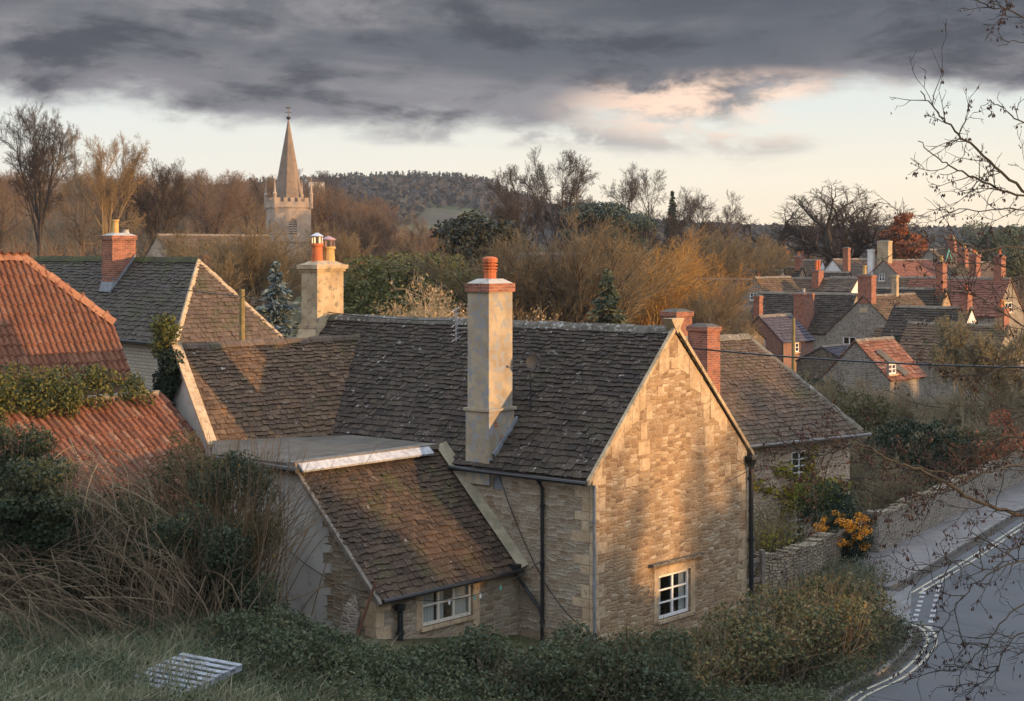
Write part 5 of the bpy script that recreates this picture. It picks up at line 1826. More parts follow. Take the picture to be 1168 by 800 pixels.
def garden_wall(name, label, pts, h, th=.45, mat=None, cope=True, seed=0):
    ln = smooth_line(pts, 6)
    rng = random.Random(seed)
    mb = MB()
    z0 = float(min(ground_z(p[0], p[1]) for p in ln)) - .3
    n = len(ln)
    top = [h * (1 + .05 * math.sin(i * 1.3 + seed)) + .0 for i in range(n)]
    d = np.gradient(ln, axis=0)
    d /= np.linalg.norm(d, axis=1, keepdims=True)
    nr = np.stack([d[:, 1], -d[:, 0]], 1) * th / 2
    vs = []
    for i in range(n):
        gz = float(ground_z(*ln[i]))
        for s, z in ((1, z0), (1, gz + top[i]), (-1, gz + top[i]), (-1, z0)):
            vs.append((ln[i][0] + s * nr[i][0], ln[i][1] + s * nr[i][1], z))
    f = []
    for i in range(n - 1):
        for a in range(3):
            f.append((i * 4 + a, i * 4 + a + 1, i * 4 + a + 5, i * 4 + a + 4))
    f += [(0, 1, 2, 3), (n * 4 - 1, n * 4 - 2, n * 4 - 3, n * 4 - 4)]
    mb.add(vs, f)
    lo = (ln[0][0], ln[0][1], float(ground_z(*ln[0])))
    w = thing(name, label, 'wall', lo)
    obj('wall_body', mb, mat or M['drystone'], w)
    if cope:
        mb = MB()
        for i in range(n - 1):
            for k in range(3):
                a = ln[i] + (ln[i + 1] - ln[i]) * (k + .02) / 3
                b = ln[i] + (ln[i + 1] - ln[i]) * (k + .97) / 3
                gz = float(ground_z(*a)) + top[i] * (1 - (k + .5) / 3) + top[i + 1] * (k + .5) / 3
                u = b - a
                hgt = rng.uniform(.08, .16)
                mb.frame_box((a[0] + nr[i][0] * 1.08, a[1] + nr[i][1] * 1.08, gz - .02), (u[0], u[1], rng.uniform(-.02, .02)), (-2.16 * nr[i][0], -2.16 * nr[i][1], 0), (0, 0, hgt))
        obj('coping', mb, M['drystone'], w)
    return w


garden_wall('garden_wall', 'pale rubble garden wall curving from the gate to the orange berry bush', [(7.2, 48.9), (8.6, 50.3), (10.2, 53.2), (11.75, 55.9)], 1.3, seed=1)
garden_wall('roadside_wall', 'grey rubble wall running along the pavement beyond the gap', [(12.25, 56.6), (15.1, 61.3), (19, 68), (22.5, 74), (28, 83), (38, 99)], 1.3, mat=M['stone_grey'], seed=2)

gp = P(857, 640, 47.6)
gt = thing('wooden_gate', 'weathered grey wooden gate beside the gable downpipe', 'gate', (gp[0], gp[1], 0))
gd = unit((0.75, 0.66))
gd3 = np.array((*gd, 0))
base = np.array((gp[0] - .1, gp[1], 0))
for s, hh in ((0.62, 1.75),):
    obj('gate_post', MB().box(base + gd3 * s, .14, .14, hh, .7), M['wood_grey'], gt)
for zz in (.35, .85, 1.4):
    obj('rail', MB().frame_box(base - gd3 * .35 + UPV * zz, gd3 * .88, np.array((-gd[1], gd[0], 0)) * .05, UPV * .12), M['wood_grey'], gt)
obj('brace', MB().frame_box(base - gd3 * .35 + UPV * .4 + np.array((-gd[1], gd[0], 0)) * .055, gd3 * .85 + UPV * .95, np.array((-gd[1], gd[0], 0)) * .03, UPV * .1), M['wood_grey'], gt)
gp = P(990, 620, 56.3)
g_ = thing('dark_gate', 'dark timber gate in the gap between the two stone walls', 'gate', (11.95, 56.2, 0))
obj('gate_panel', MB().frame_box((11.82, 56.05, .08), (.38, .62, 0), (-.04, .025, 0), (0, 0, 1.35)), mat_plain('dark timber', (.035, .035, .035), .8), g_)
obj('gate_post', MB().box((12.2, 56.7, 0), .14, .14, 1.5, .9), M['wood_grey'], g_)
mp = P(915, 660, 49.4)
tag(obj('marker_post', MB().box((mp[0] - .05, mp[1], 0), .07, .07, 1.15), M['wood_grey'], loc=(mp[0], mp[1], 0)), 'thin grey post standing in front of the pale garden wall', 'post')
cone_p = P(917, 665, 48.8)
mb = MB()
mb.lathe((cone_p[0], cone_p[1], .35), [(.05, 0), (.11, .04), (.13, .12), (.09, .17), (.02, .18)], 8)
mb.tube([(cone_p[0], cone_p[1], 0), (cone_p[0], cone_p[1], .4)], .012, 5)
tag(obj('red_marker', mb, mat_plain('red plastic', (.55, .06, .03), .5), loc=(cone_p[0], cone_p[1], 0)), 'small red marker knob on a short stick in the verge', 'marker')


def pole(label, px, ytop, Y, r, mat, arms=0, name='wooden_pole'):
    t = P(px, ytop, Y)
    gz = float(ground_z(t[0], t[1]))
    h = thing(name, label, 'pole', (t[0], t[1], gz))
    obj('post', MB().tube([(t[0], t[1], gz - .2), (t[0], t[1], t[2])], [r * 1.15, r * .9], 8), mat, h)
    if arms:
        obj('crossarm', MB().box((t[0], t[1] - .12, t[2] - .4), 1.1, .09, .1), mat, h)
        for k in (-.45, 0, .45):
            obj('insulator', MB().lathe((t[0] + k, t[1] - .12, t[2] - .3), [(.03, 0), (.06, .03), (.06, .1), (.02, .13)], 7), M['white'], h)
    return t


pl1 = pole('short ochre timber pole rising behind the brown wing roof ridge', 276, 330, 55.0, .10, M['wood_pole'])
pl2 = pole('slim grey timber pole in front of the small brick cottage', 905, 363, 96, .11, M['wood_pole'])


def wire(label, a, b, sag, r=.012, name='overhead_wire'):
    a, b = V3(a), V3(b)
    pts = [a + (b - a) * t - UPV * sag * 4 * t * (1 - t) for t in np.linspace(0, 1, 24)]
    tag(obj(name, MB().tube(pts, r, 5), M['iron'], loc=a), label, 'wire')


wire('thick black overhead wire from the gable chimneys towards the right edge', P(786, 397, 57), P(1230, 420, 48), .15, .03)
wire('black overhead wire crossing the hipped roof to the ochre timber pole', P(60, 304, 60), P(276, 338, 55), .12, .016)
wire('black overhead wire from the ochre timber pole to the cottage ridge', P(276, 338, 55), P(520, 366, 48.2), .2, .016)
wire('thin black cable drooping over the front wall beside the lean-to', W(3.0, -.06, 4.6), W(.3, -.06, 1.1), .6, .012, 'cable')
wire('thin black clothes line between the grey wall and the lean-to corner', W(5.5, LU - .1, 3.2), W(LT0 - .2, LU - .1, 2.45), .25, .010, 'cable')
wire('pale clothes line across the lean-to window to the downpipe', W(LT0 - .3, LU + .3, 2.35), W(1.5, -.14, 2.6), .45, .010, 'clothes_line')
for k, t in enumerate((.35, .52, .56, .7)):
    p = W(LT0 - .3, LU + .3, 2.35) * (1 - t) + W(1.5, -.14, 2.6) * t - UPV * .45 * 4 * t * (1 - t)
    mb = MB().frame_box(p - UPV * .11, g3 * .05, m3 * .02, UPV * .12)
    tag(obj('clothes_peg', mb, M['turquoise'] if k % 2 else M['paint_white'], loc=p),
        ['white peg nearest the left end of the clothes line', 'turquoise peg left of the close pair on the clothes line', 'white peg of the close pair on the clothes line', 'turquoise peg nearest the downpipe on the clothes line'][k], 'peg', 'pegs on the clothes line')

# pallet lying in the grass
pc = P(205, 764, 30.6)
pgz = float(ground_z(pc[0], pc[1]))
pal = thing('pallet', 'silvery slatted timber pallet lying in the long grass', 'pallet', (pc[0], pc[1], pgz))
ca, sa = math.cos(-.50), math.sin(-.50)
pu, pv = np.array((ca, sa, -.03)), np.array((-sa, ca, .09))
pn = unit(np.cross(pu, pv))
org = np.array((pc[0], pc[1], pgz + .12))
for i in range(9):
    o = obj('slat', MB().frame_box(org - pu * .72 + pv * (-.95 + i * .22), pu * 1.44, pv * .12, pn * .022), M['wood_pallet'], pal)
for i in range(3):
    obj('bearer', MB().frame_box(org + pu * (-.7 + i * .65) - pv * .95 - pn * .11, pu * .09, pv * 1.9, pn * .105), M['wood_pallet'], pal)


# ------------------------------------------------------------------ trees
def grow(rng, segs, p, d, L, r, lev, prm):
    n = prm['n'][lev]
    st = L / n
    wob, up, tap = prm['wob'][lev], prm['up'][lev], prm['tap'][lev]
    last = lev == len(prm['n']) - 1
    x, y, z = p
    dx, dy, dz = d
    for i in range(n):
        dx += rng.gauss(0, wob)
        dy += rng.gauss(0, wob)
        dz += rng.gauss(0, wob) + up
        l = math.sqrt(dx * dx + dy * dy + dz * dz)
        dx, dy, dz = dx / l, dy / l, dz / l
        nx, ny, nz = x + dx * st, y + dy * st, z + dz * st
        r2 = r * (1 - (1 - tap) / n)
        segs[lev].append((x, y, z, nx, ny, nz, r, r2))
        x, y, z, r = nx, ny, nz, r2
        if not last and i >= prm['start'][lev]:
            c = prm['kids'][lev]
            k = int(c) + (1 if rng.random() < c - int(c) else 0)
            if i == n - 1:
                k += prm.get('tip', 1)
            for _ in range(k):
                ang = R(prm['ang'][lev]) * rng.uniform(.6, 1.35)
                ax, ay, az = rng.gauss(0, 1), rng.gauss(0, 1), rng.gauss(0, 1)
                t = ax * dx + ay * dy + az * dz
                ax, ay, az = ax - t * dx, ay - t * dy, az - t * dz
                l = math.sqrt(ax * ax + ay * ay + az * az) + 1e-9
                s, c_ = math.sin(ang), math.cos(ang)
                cd = (dx * c_ + ax / l * s, dy * c_ + ay / l * s, dz * c_ + az / l * s)
                f = 1 - prm.get('short', .35) * i / n
                grow(rng, segs, (x, y, z), cd, L * prm['len'][lev] * f * rng.uniform(.7, 1.2), max(r * prm['rr'][lev], prm.get('rmin', .008)), lev + 1, prm)


def tree_parts(seed, prm, H, r0, stems=1, spread=0.0):
    rng = random.Random(seed)
    segs = [[] for _ in prm['n']]
    for k in range(stems):
        a = rng.uniform(0, 6.28)
        t = spread * rng.uniform(.3, 1)
        d = (math.cos(a) * t, math.sin(a) * t, 1)
        grow(rng, segs, (math.cos(a) * .15 * (stems > 1), math.sin(a) * .15 * (stems > 1), -.3), d, H * prm['trunk'] * rng.uniform(.85, 1.1), r0, 0, prm)
    return segs


def bare_tree(name, label, cat, seed, prm, H, r0, mt, mc, stems=1, spread=0., group=None, leaves=None):
    root = thing(name, label, cat, (0, 0, 0), group)
    segs = tree_parts(seed, prm, H, r0, stems, spread)
    mb = MB()
    segs_mesh(mb, segs[0], 7)
    nl = len(segs)
    if nl > 3:
        segs_mesh(mb, segs[1], 5)
    if nl > 5:
        segs_mesh(mb, segs[2], 4)
    obj('trunk', mb, mt, root, uv=False)
    mb = MB()
    for l in range((3 if nl > 5 else 2) if nl > 3 else 1, nl):
        segs_mesh(mb, segs[l], 4 if l < nl - 2 else 3)
    obj('crown', mb, mc, root, uv=False)
    if leaves:
        n, size, mat = leaves
        g = np.random.default_rng(seed)
        s = np.array(segs[-1])
        k = g.integers(0, len(s), n)
        t = g.random((n, 1))
        pts = s[k, :3] * (1 - t) + s[k, 3:6] * t + g.normal(size=(n, 3)) * size
        mb = MB()
        leaf_quads(mb, pts, size, g, .55)
        obj('leaves', mb, mat, root, uv=False)
    return root


# winter oak-like, elm-like, broom-like habits
OAK = dict(trunk=.30, n=[4, 8, 6, 5, 4, 3], wob=[.05, .13, .15, .17, .18, .2], up=[.02, .03, .03, .02, .02, .02], tap=[.75, .4, .4, .4, .4, .35], start=[2, 2, 1, 0, 0],
           kids=[2.6, .8, 1.0, 1.2, 1.3], ang=[50, 42, 42, 42, 42], len=[1.75, .62, .62, .6, .6], rr=[.62, .6, .58, .6, .62], short=.3, rmin=.014, tip=2)
ELM = dict(trunk=.34, n=[5, 8, 6, 5, 4, 3], wob=[.04, .09, .11, .13, .15, .17], up=[.03, .07, .05, .04, .03, .02], tap=[.75, .4, .4, .4, .4, .35], start=[2, 2, 1, 0, 0],
           kids=[2.2, .8, 1.0, 1.2, 1.2], ang=[30, 34, 36, 38, 40], len=[1.55, .55, .58, .6, .6], rr=[.62, .6, .58, .6, .62], short=.35, rmin=.014, tip=2)
WOOD = dict(trunk=.62, n=[6, 5, 4, 3], wob=[.08, .16, .2, .22], up=[.05, .10, .07, .05], tap=[.4, .4, .4, .35], start=[1, 0, 0],
            kids=[2.6, 2.2, 2.4], ang=[42, 38, 36], len=[.62, .58, .55], rr=[.42, .5, .6], short=.45, rmin=.014)
BROOM = dict(trunk=.42, n=[5, 7, 6, 5, 4], wob=[.07, .09, .11, .13, .15], up=[.05, .07, .06, .04, .03], tap=[.6, .4, .4, .4, .35], start=[1, 1, 0, 0],
             kids=[1.5, 1.1, 1.2, 1.2], ang=[34, 30, 30, 32], len=[1.05, .6, .6, .58], rr=[.55, .55, .58, .62], short=.35, rmin=.009)
SCRUB = dict(trunk=.6, n=[5, 5, 4, 3], wob=[.1, .16, .2, .22], up=[.03, .06, .05, .03], tap=[.5, .4, .4, .3], start=[0, 0, 0],
             kids=[1.8, 1.8, 1.8], ang=[40, 40, 40], len=[.65, .6, .6], rr=[.55, .55, .6], short=.4, rmin=.009)


def place(o, px, ytop, Y, Hp, rz=0.0, label=None, group=None, first=False, sxy=1.0, sink=0.0):
    X = (px - 584) / F * Y
    gz = float(ground_z(X, Y)) - sink
    s = (zat(ytop, Y) - gz) / Hp
    sv = (s * sxy, s * sxy, s)
    if first:
        o.location = (X, Y, gz)
        o.rotation_euler = (0, 0, rz)
        o.scale = sv
        return o
    return dup(o, (X, Y, gz), rz, sv, label, group)


def height(o):
    """top of a thing built at the origin"""
    return max(max(v.co.z for v in c.data.vertices) if len(c.data.vertices) < 400 else
               float(np.array([c.data.vertices.foreach_get('co', a) or a for a in [np.zeros(len(c.data.vertices) * 3, np.float32)]][0]).reshape(-1, 3)[:, 2].max())
               for c in o.children)


# big single winter trees
big = []
t_elm = bare_tree('bare_tree', 'tallest dark bare tree above the red barn, at far left', 'tree', 203, ELM, 20, .36, M['bark'], M['twig_dark'])
place(t_elm, 45, 115, 190, height(t_elm), .4, first=True, sxy=.72)
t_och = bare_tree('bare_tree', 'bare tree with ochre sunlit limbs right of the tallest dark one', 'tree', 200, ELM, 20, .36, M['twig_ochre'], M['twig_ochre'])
place(t_och, 118, 140, 165, height(t_och), 1.0, first=True, sxy=.7)
place(t_elm, 180, 178, 175, height(t_elm), 2.2, 'dark twisted bare tree in the wood left of the church, third from the left edge', first=False, sxy=.8)
t_elm2 = bare_tree('bare_tree', 'tallest bare tree of the central skyline above the dark cedar', 'tree', 207, ELM, 20, .36, M['bark'], M['twig_dark'])
place(t_elm2, 640, 163, 212, height(t_elm2), .5, first=True, sxy=.8)
place(t_elm2, 590, 180, 235, height(t_elm2), 3.5, 'bare dark tree on the skyline left of the tallest central tree', sxy=.8)
place(t_elm2, 728, 184, 215, height(t_elm2), 2.0, 'round topped bare tree on the skyline left of the narrow conifer', sxy=.85)
place(t_elm2, 806, 215, 205, height(t_elm2), 4.0, 'brownish low bare tree on the skyline right of the narrow conifer')
t_oak = bare_tree('old_oak', 'great spreading bare oak dominating the skyline behind the village chimneys', 'tree', 300, dict(OAK, rmin=.016, rr=[.7, .62, .58, .58, .62], kids=[2.4, .7, .9, 1.0, 1.0], ang=[44, 40, 40, 40, 40], up=[.02, .07, .05, .03, .02, .02]), 17, .7, M['bark'], M['twig_dark'])
place(t_oak, 957, 203, 215, height(t_oak), .0, first=True, sxy=1.5)
place(t_elm2, 360, 191, 690, height(t_elm2), 1.0, 'lone round tree on the skyline right of the church spire', sxy=1.2, sink=6)

# brown wood on the hillside and across the valley
protos = [bare_tree('wood_tree', 'brown bare tree in the winter woods on the hillside and valley', 'tree', 100 + k, WOOD, 12, .2, M['bark'], M['twig_wood'], group='bare trees of the brown winter woods') for k in range(5)]
ph = [height(o) for o in protos]
wr_ = random.Random(77)
spots = []
for k in range(118):
    Y = 205 + 270 * (wr_.random() ** .8)
    px = wr_.uniform(-40, 440)
    X = (px - 584) / F * Y
    if abs(px - 329) < 30 and Y < 262:
        continue
    if ground_z(X, Y) < 6 and px > 330:
        continue
    spots.append((X, Y, wr_.uniform(8.5, 12.5)))
for k in range(26):                                   # skyline fringe of the left hill
    px = -20 + k * 17.5
    spots.append(((px - 584) / F * 465, 465 + wr_.uniform(-12, 20), wr_.uniform(8.5, 12)))
for k in range(34):                                   # behind the centre
    Y = wr_.uniform(235, 330)
    px = wr_.uniform(390, 640)
    spots.append(((px - 584) / F * Y, Y, wr_.uniform(6.5, 10) if px < 530 else wr_.uniform(9, 12.5)))
for k in range(42):                                   # right of centre to the oak
    Y = wr_.uniform(225, 320)
    px = wr_.uniform(640, 1200)
    spots.append(((px - 584) / F * Y, Y, wr_.uniform(8.5, 12.5) if px > 830 else wr_.uniform(11, 16)))
for i, (X, Y, hh) in enumerate(spots):
    k = i % 5
    s = hh / ph[k]
    lc = (X, Y, float(ground_z(X, Y)) - .3)
    if i < 5:
        o = protos[k]
        o.location, o.scale, o.rotation_euler = lc, (s * 1.1, s * 1.1, s), (0, 0, wr_.uniform(0, 6.28))
    else:
        dup(protos[k], lc, wr_.uniform(0, 6.28), (s * wr_.uniform(1.0, 1.35), s * wr_.uniform(1.0, 1.35), s))

# low thicket filling the floor of the winter wood
g = np.random.default_rng(5)
n = 26000
Y = 150 + 330 * g.random(n) ** .9
px = g.uniform(-60, 1230, n)
X = (px - 584) / F * Y
keep = ((px < 460) | (Y > 215)) & ~((np.abs(px - 329) < 26) & (Y < 240))
X, Y = X[keep], Y[keep]
z = ground_z(X, Y)
b = np.stack([X, Y, z], 1)
d = g.normal(size=(len(b), 3)) * .45 + np.array((0, 0, 1.0))
d /= np.linalg.norm(d, axis=1, keepdims=True)
hgt = g.uniform(1.5, 5.0, (len(b), 1))
sg = np.hstack([b, b + d * hgt, np.full((len(b), 1), .06), np.full((len(b), 1), .015)])
mb = MB()
segs_mesh(mb, sg, 3)
tp = b + d * hgt * g.uniform(.3, 1, (len(b), 1))
d2 = g.normal(size=(len(b), 3)) + np.array((0, 0, .6))
d2 /= np.linalg.norm(d2, axis=1, keepdims=True)
segs_mesh(mb, np.hstack([tp, tp + d2 * hgt * .5, np.full((len(b), 1), .04), np.full((len(b), 1), .012)]), 3)
tag(obj('thicket', mb, M['twig_wood'], uv=False), 'brown undergrowth on the floor of the winter wood', 'undergrowth', kind='stuff')

# far hills: woodland reads as one mass
g = np.random.default_rng(9)
n = 9000
Y = g.uniform(760, 1420, n)
a = g.uniform(-.33, .36, n)
X = a * Y
nz = np.sin(X * .021 + 1.3) * np.sin(Y * .013 + X * .006) + .45 * np.sin(X * .05)
keep = (nz > -.35) | (Y > 1150)
X, Y = X[keep], Y[keep]
z = ground_z(X, Y)
m_ = len(X)
r = g.uniform(3.0, 6.0, m_)
mb = MB()
ctr_ = np.stack([X, Y, z], 1)
for k in range(9):
    d = g.normal(size=(m_, 3))
    d[:, 2] = np.abs(d[:, 2])
    d /= np.linalg.norm(d, axis=1, keepdims=True)
    leaf_quads(mb, ctr_ + d * r[:, None] * np.array((.8, .8, 1.3)) + np.array((0, 0, 1.5)), 4.2, g, .8)
tag(obj('far_wood', mb, M['far_wood'], uv=False), 'bluish wooded ridge far behind the village', 'woodland', kind='stuff')
mb = MB()
n = 800
a = g.uniform(-.16, .02, n)
Y = g.uniform(1180, 1300, n)
X = a * Y
z = ground_z(X, Y)
for k in range(26):
    t = k / 26
    h_ = g.uniform(7, 13, n) if k == 0 else h_
    ang = g.uniform(0, 6.28, n)
    rr = (1 - t) * h_ * .24
    pts = np.stack([X + rr * np.cos(ang), Y + rr * np.sin(ang), z + t * h_], 1)
    leaf_quads(mb, pts, 1.7, g, .8)
tag(obj('far_conifers', mb, M['far_conifer'], uv=False), 'dark conifer tops along the crest of the far hill', 'woodland', kind='stuff')


# evergreens and other leafy trees
def leafy_tree(name, label, cat, seed, blobs, n, size, mat, trunk=None, asp=.55, up=0., shell=.5, twigs=0, mt=None):
    root = thing(name, label, cat, (0, 0, 0))
    g = np.random.default_rng(seed)
    mb = MB()
    leaf_quads(mb, blob_pts(g, blobs, n, shell), size, g, asp, up)
    if trunk:
        mt_ = MB()
        h, r = trunk
        mt_.tube([(0, 0, -.4), (.05 * h, 0, h * .5), (.02 * h, .03 * h, h)], [r * 1.2, r * .8, r * .4], 7)
        c0 = [b[0] for b in blobs]
        for c in c0[:14]:
            mt_.tube([(0.03 * h, 0, h * .45), (c[0] * .5, c[1] * .5, c[2] * .75), c], [r * .4, r * .25, r * .08], 5)
        obj('trunk', mt_, mt or M['bark'], root, uv=False)
    obj('crown', mb, mat, root, uv=False)
    return root


g = np.random.default_rng(3)
bl = []
for k in range(95):                        # yew: soft sprays in tiers
    a, rr = g.uniform(0, 6.28), 3.6 * g.random() ** .6
    zz = g.uniform(.4, 7.3 - 1.5 * rr / 3.6 - .9 * (rr / 3.6) ** 3)
    q = g.uniform(.55, 1.05)
    bl.append(((rr * math.cos(a), rr * math.sin(a), zz), (q * 1.3, q * 1.3, q * .6)))
t = leafy_tree('yew_tree', 'wide sunlit olive-green yew right behind the stone chimney', 'tree', 3, bl, 30000, .21, M['leaf_yew'], (6, .3), .4, .1, .3)
place(t, 462, 252, 110, 7.6, first=True, sxy=1.12)
bl = clump_blobs(np.random.default_rng(4), (0, 0, 5.6), (2.5, 2.5, 4.0), 60, .7, 1.3)
t = leafy_tree('holm_oak', 'round very dark evergreen tree between the yew and the tall willow', 'tree', 4, bl, 20000, .26, M['leaf_holm'], (6, .3), .6, 0, .3)
place(t, 541, 230, 172, 10.2, first=True, sxy=1.4)
g = np.random.default_rng(6)
bl = []
for k in range(26):                        # cedar plates
    a, rr, zz = g.uniform(0, 6.28), g.uniform(.2, 3.6), g.choice([3.2, 4.4, 5.8, 7.2, 8.6]) + g.uniform(-.3, .3)
    q = g.uniform(.8, 1.5)
    bl.append(((rr * math.cos(a) * (1.15 - zz / 14), rr * math.sin(a) * (1.15 - zz / 14), zz), (q * 1.3, q * 1.3, q * .35)))
t_ced = leafy_tree('cedar_tree', 'dark blue-green cedar with level plates under the central bare trees', 'tree', 6, bl, 10000, .3, M['leaf_cedar'], (8.5, .35), .35, .3)
place(t_ced, 683, 232, 182, 9.2, first=True, sxy=1.0)
place(t_ced, 718, 244, 190, 9.2, 1.0, 'smaller dark cedar crown right of the blue-green cedar', sxy=.8)
g = np.random.default_rng(8)
bl = clump_blobs(g, (0, 0, 6.5), (3.4, 3.4, 3.6), 26, .7, 1.4)
t = leafy_tree('pine_tree', 'dark green pine showing above the roofs near the right edge', 'tree', 8, bl, 9000, .3, M['leaf_fir'], (8, .3), .3)
place(t, 1124, 236, 185, 10.2, first=True)
bl = []
for k in range(70):
    t_ = g.random() ** 1.3
    a, rr = g.uniform(0, 6.28), 3.0 * (1 - t_) ** .75 * g.uniform(.5, 1)
    q = .35 + .55 * (1 - t_) * g.uniform(.7, 1.2)
    bl.append(((rr * math.cos(a), rr * math.sin(a), 1.4 + 7.6 * t_), (q, q, q * .8)))
t = leafy_tree('russet_tree', 'rust-red leafy tree behind the big pale chimney', 'tree', 9, bl, 20000, .2, M['leaf_russet'], (8, .25), .6)
place(t, 1033, 239, 205, 9.4, first=True, sxy=1.6)


def conifer(name, label, seed, H, Rr, mat, n_w, size, lab_cat='tree', droop=.25):
    root = thing(name, label, lab_cat, (0, 0, 0))
    g = np.random.default_rng(seed)
    mt_ = MB()
    mt_.tube([(0, 0, -.3), (0, 0, H)], [H * .018 + .05, .015], 6)
    pts, al, sg = [], [], []
    for k in range(n_w):
        t = (k + .5) / n_w
        zz = H * (.06 + .93 * t)
        rad = Rr * (1 - t) ** .8 * g.uniform(.75, 1.15)
        for j in range(7):
            a = g.uniform(0, 6.28)
            L = rad * g.uniform(.7, 1.1)
            d = np.array((math.cos(a), math.sin(a), -droop))
            p0 = np.array((0, 0, zz))
            sg.append(np.concatenate([p0, p0 + d * L, [.02, .006]]))
            m = max(8, int(L * 46))
            s = g.random(m) ** .6
            side = np.array((-math.sin(a), math.cos(a), 0))
            q = p0 + d * L * s[:, None] + side * (g.normal(size=m) * L * .16)[:, None] + np.array((0, 0, .25)) * (s ** 2 * L * .35)[:, None]
            pts.append(q + g.normal(size=(m, 3)) * .05)
            al.append(np.tile(d, (m, 1)))
    segs_mesh(mt_, sg, 3)
    obj('trunk', mt_, M['bark'], root, uv=False)
    mb = MB()
    leaf_quads(mb, np.vstack(pts), size, g, .4, 0, np.vstack(al))
    obj('crown', mb, mat, root, uv=False)
    return root


t = conifer('blue_spruce', 'blue-grey spruce beside the stone end chimney', 21, 7, 2.0, M['leaf_blue'], 34, .24)
place(t, 315, 297, 72, 7, first=True, sxy=1.1)
t = conifer('fir_tree', 'dark green conical fir standing in front of the golden willow', 22, 8, 2.6, M['leaf_fir'], 34, .26)
place(t, 693, 306, 92, 8, first=True, sxy=1.0)
t = conifer('narrow_conifer', 'slim pointed conifer on the skyline right of the round topped bare tree', 24, 12, 1.6, M['leaf_fir'], 48, .34)
place(t, 767, 217, 232, 12, first=True)

# willows and tall bare shrubs of the middle distance
t = bare_tree('tall_willow', 'tall grey-brown bare willow with fine upright twigs behind the rendered chimney', 'tree', 41, BROOM, 12, .2, M['bark'], M['twig_olive'], 6, .5)
place(t, 628, 214, 102, height(t), first=True, sxy=1.3)
place(t, 592, 256, 108, height(t), 2.0, 'lower bare willow bush left of the tall grey-brown willow', sxy=.9)
t2 = bare_tree('golden_willow', 'golden orange twigged willow behind the dark conical fir', 'tree', 43, BROOM, 10, .18, M['twig_gold'], M['twig_gold'], 6, .4)
place(t2, 722, 254, 122, height(t2), first=True, sxy=1.45)
place(t2, 764, 272, 128, height(t2), 1.4, 'lower golden willow right of the brighter one, near the gable apex', sxy=1.3)
place(t2, 690, 275, 132, height(t2), 2.4, 'golden willow farthest left, behind the fir tip', sxy=1.1)
t3 = bare_tree('bare_bush', 'olive-grey bare tree with fine twigs in front of the church tower', 'tree', 45, BROOM, 9, .15, M['twig_olive'], M['twig_olive'], 4, .35)
place(t3, 278, 246, 104, height(t3), first=True, sxy=1.15)
place(t3, 205, 258, 128, height(t3), 5.0, 'bare olive tree in front of the long roof left of the church', sxy=1.2)
place(t3, 320, 280, 150, height(t3), 2.6, 'low bare tree at the foot of the church tower', sxy=1.3)
place(t3, 240, 275, 112, height(t3), 2.0, 'lower olive-grey bare tree left of the church tower', sxy=1.0)
place(t3, 377, 250, 140, height(t3), 4.0, 'bare brownish tree just right of the church tower base', sxy=.9)
place(t3, 822, 312, 106, height(t3), 1.0, 'grey-green bushy bare tree in front of the left village roofs', sxy=.8)
place(t3, 822, 250, 175, height(t3), 3.0, 'tall fan shaped bare tree behind the left village chimneys', sxy=1.1)
place(t3, 860, 262, 185, height(t3), 5.0, 'fan shaped bare tree right of the taller one, left of the old oak', sxy=1.0)
t4 = bare_tree('pale_shrub', 'pale straw-coloured shrub with fluffy seed heads just above the main ridge', 'shrub', 47, SCRUB, 7, .12, M['twig_pale'], M['twig_pale'], 5, .5, leaves=(5200, .15, M['leaf_pale']))
place(t4, 500, 303, 84, height(t4), first=True, sxy=1.1)
place(t4, 455, 318, 88, height(t4), 2.2, 'lower pale shrub left of the fluffy one, under the yew', sxy=1.1)
place(t4, 600, 345, 80, height(t4), 3.2, 'small pale shrub right beside the top of the rendered chimney', sxy=1.0)
place(t4, 520, 322, 96, height(t4), 4.2, 'pale shrub close to the left side of the rendered chimney', sxy=1.0)

# scrub and hedges on the right of the village
s1 = bare_tree('scrub_bush', 'olive scrub bush at the foot of the red tiled outbuilding', 'bush', 51, SCRUB, 5, .08, M['twig_grey'], M['twig_grey'], 7, .7, leaves=(900, .10, M['leaf_scrub']))
place(s1, 968, 424, 88, height(s1), first=True, sxy=1.1)
lab = ['scrub bush behind the eave corner of the broad hipped roof', 'dense grey-green scrub above the roadside wall', 'big tangled scrub above the bend of the road', 'scrub patch between the outbuilding and the right edge',
       'tall scrub hiding the lower walls of the far right houses', 'yellowish scrub below the lit narrow gable', 'low scrub over the roadside wall under the hanging twigs', 'scrub at the right edge above the pavement',
       'scrub between the white cottage and the roadside wall', 'scrub filling the gap left of the slim grey pole', 'scrub behind the dark gate', 'lowest scrub beside the stone house corner', 'scrub high on the right edge among the rooftops']
for k, (px, yt, Y, sx) in enumerate([(1000, 490, 72, 1.2), (1035, 480, 78, 1.4), (1080, 470, 76, 1.5), (1062, 455, 92, 1.4), (1118, 440, 92, 1.3), (1090, 445, 100, 1.2), (1110, 500, 76, 1.3),
                                      (1155, 465, 84, 1.4), (1035, 440, 95, 1.0), (905, 420, 92, 1.0), (1010, 520, 63, 1.0), (990, 505, 66, .9), (1165, 425, 96, 1.2)]):
    place(s1, px, yt, Y, height(s1), k * 1.7, lab[k], sxy=sx)
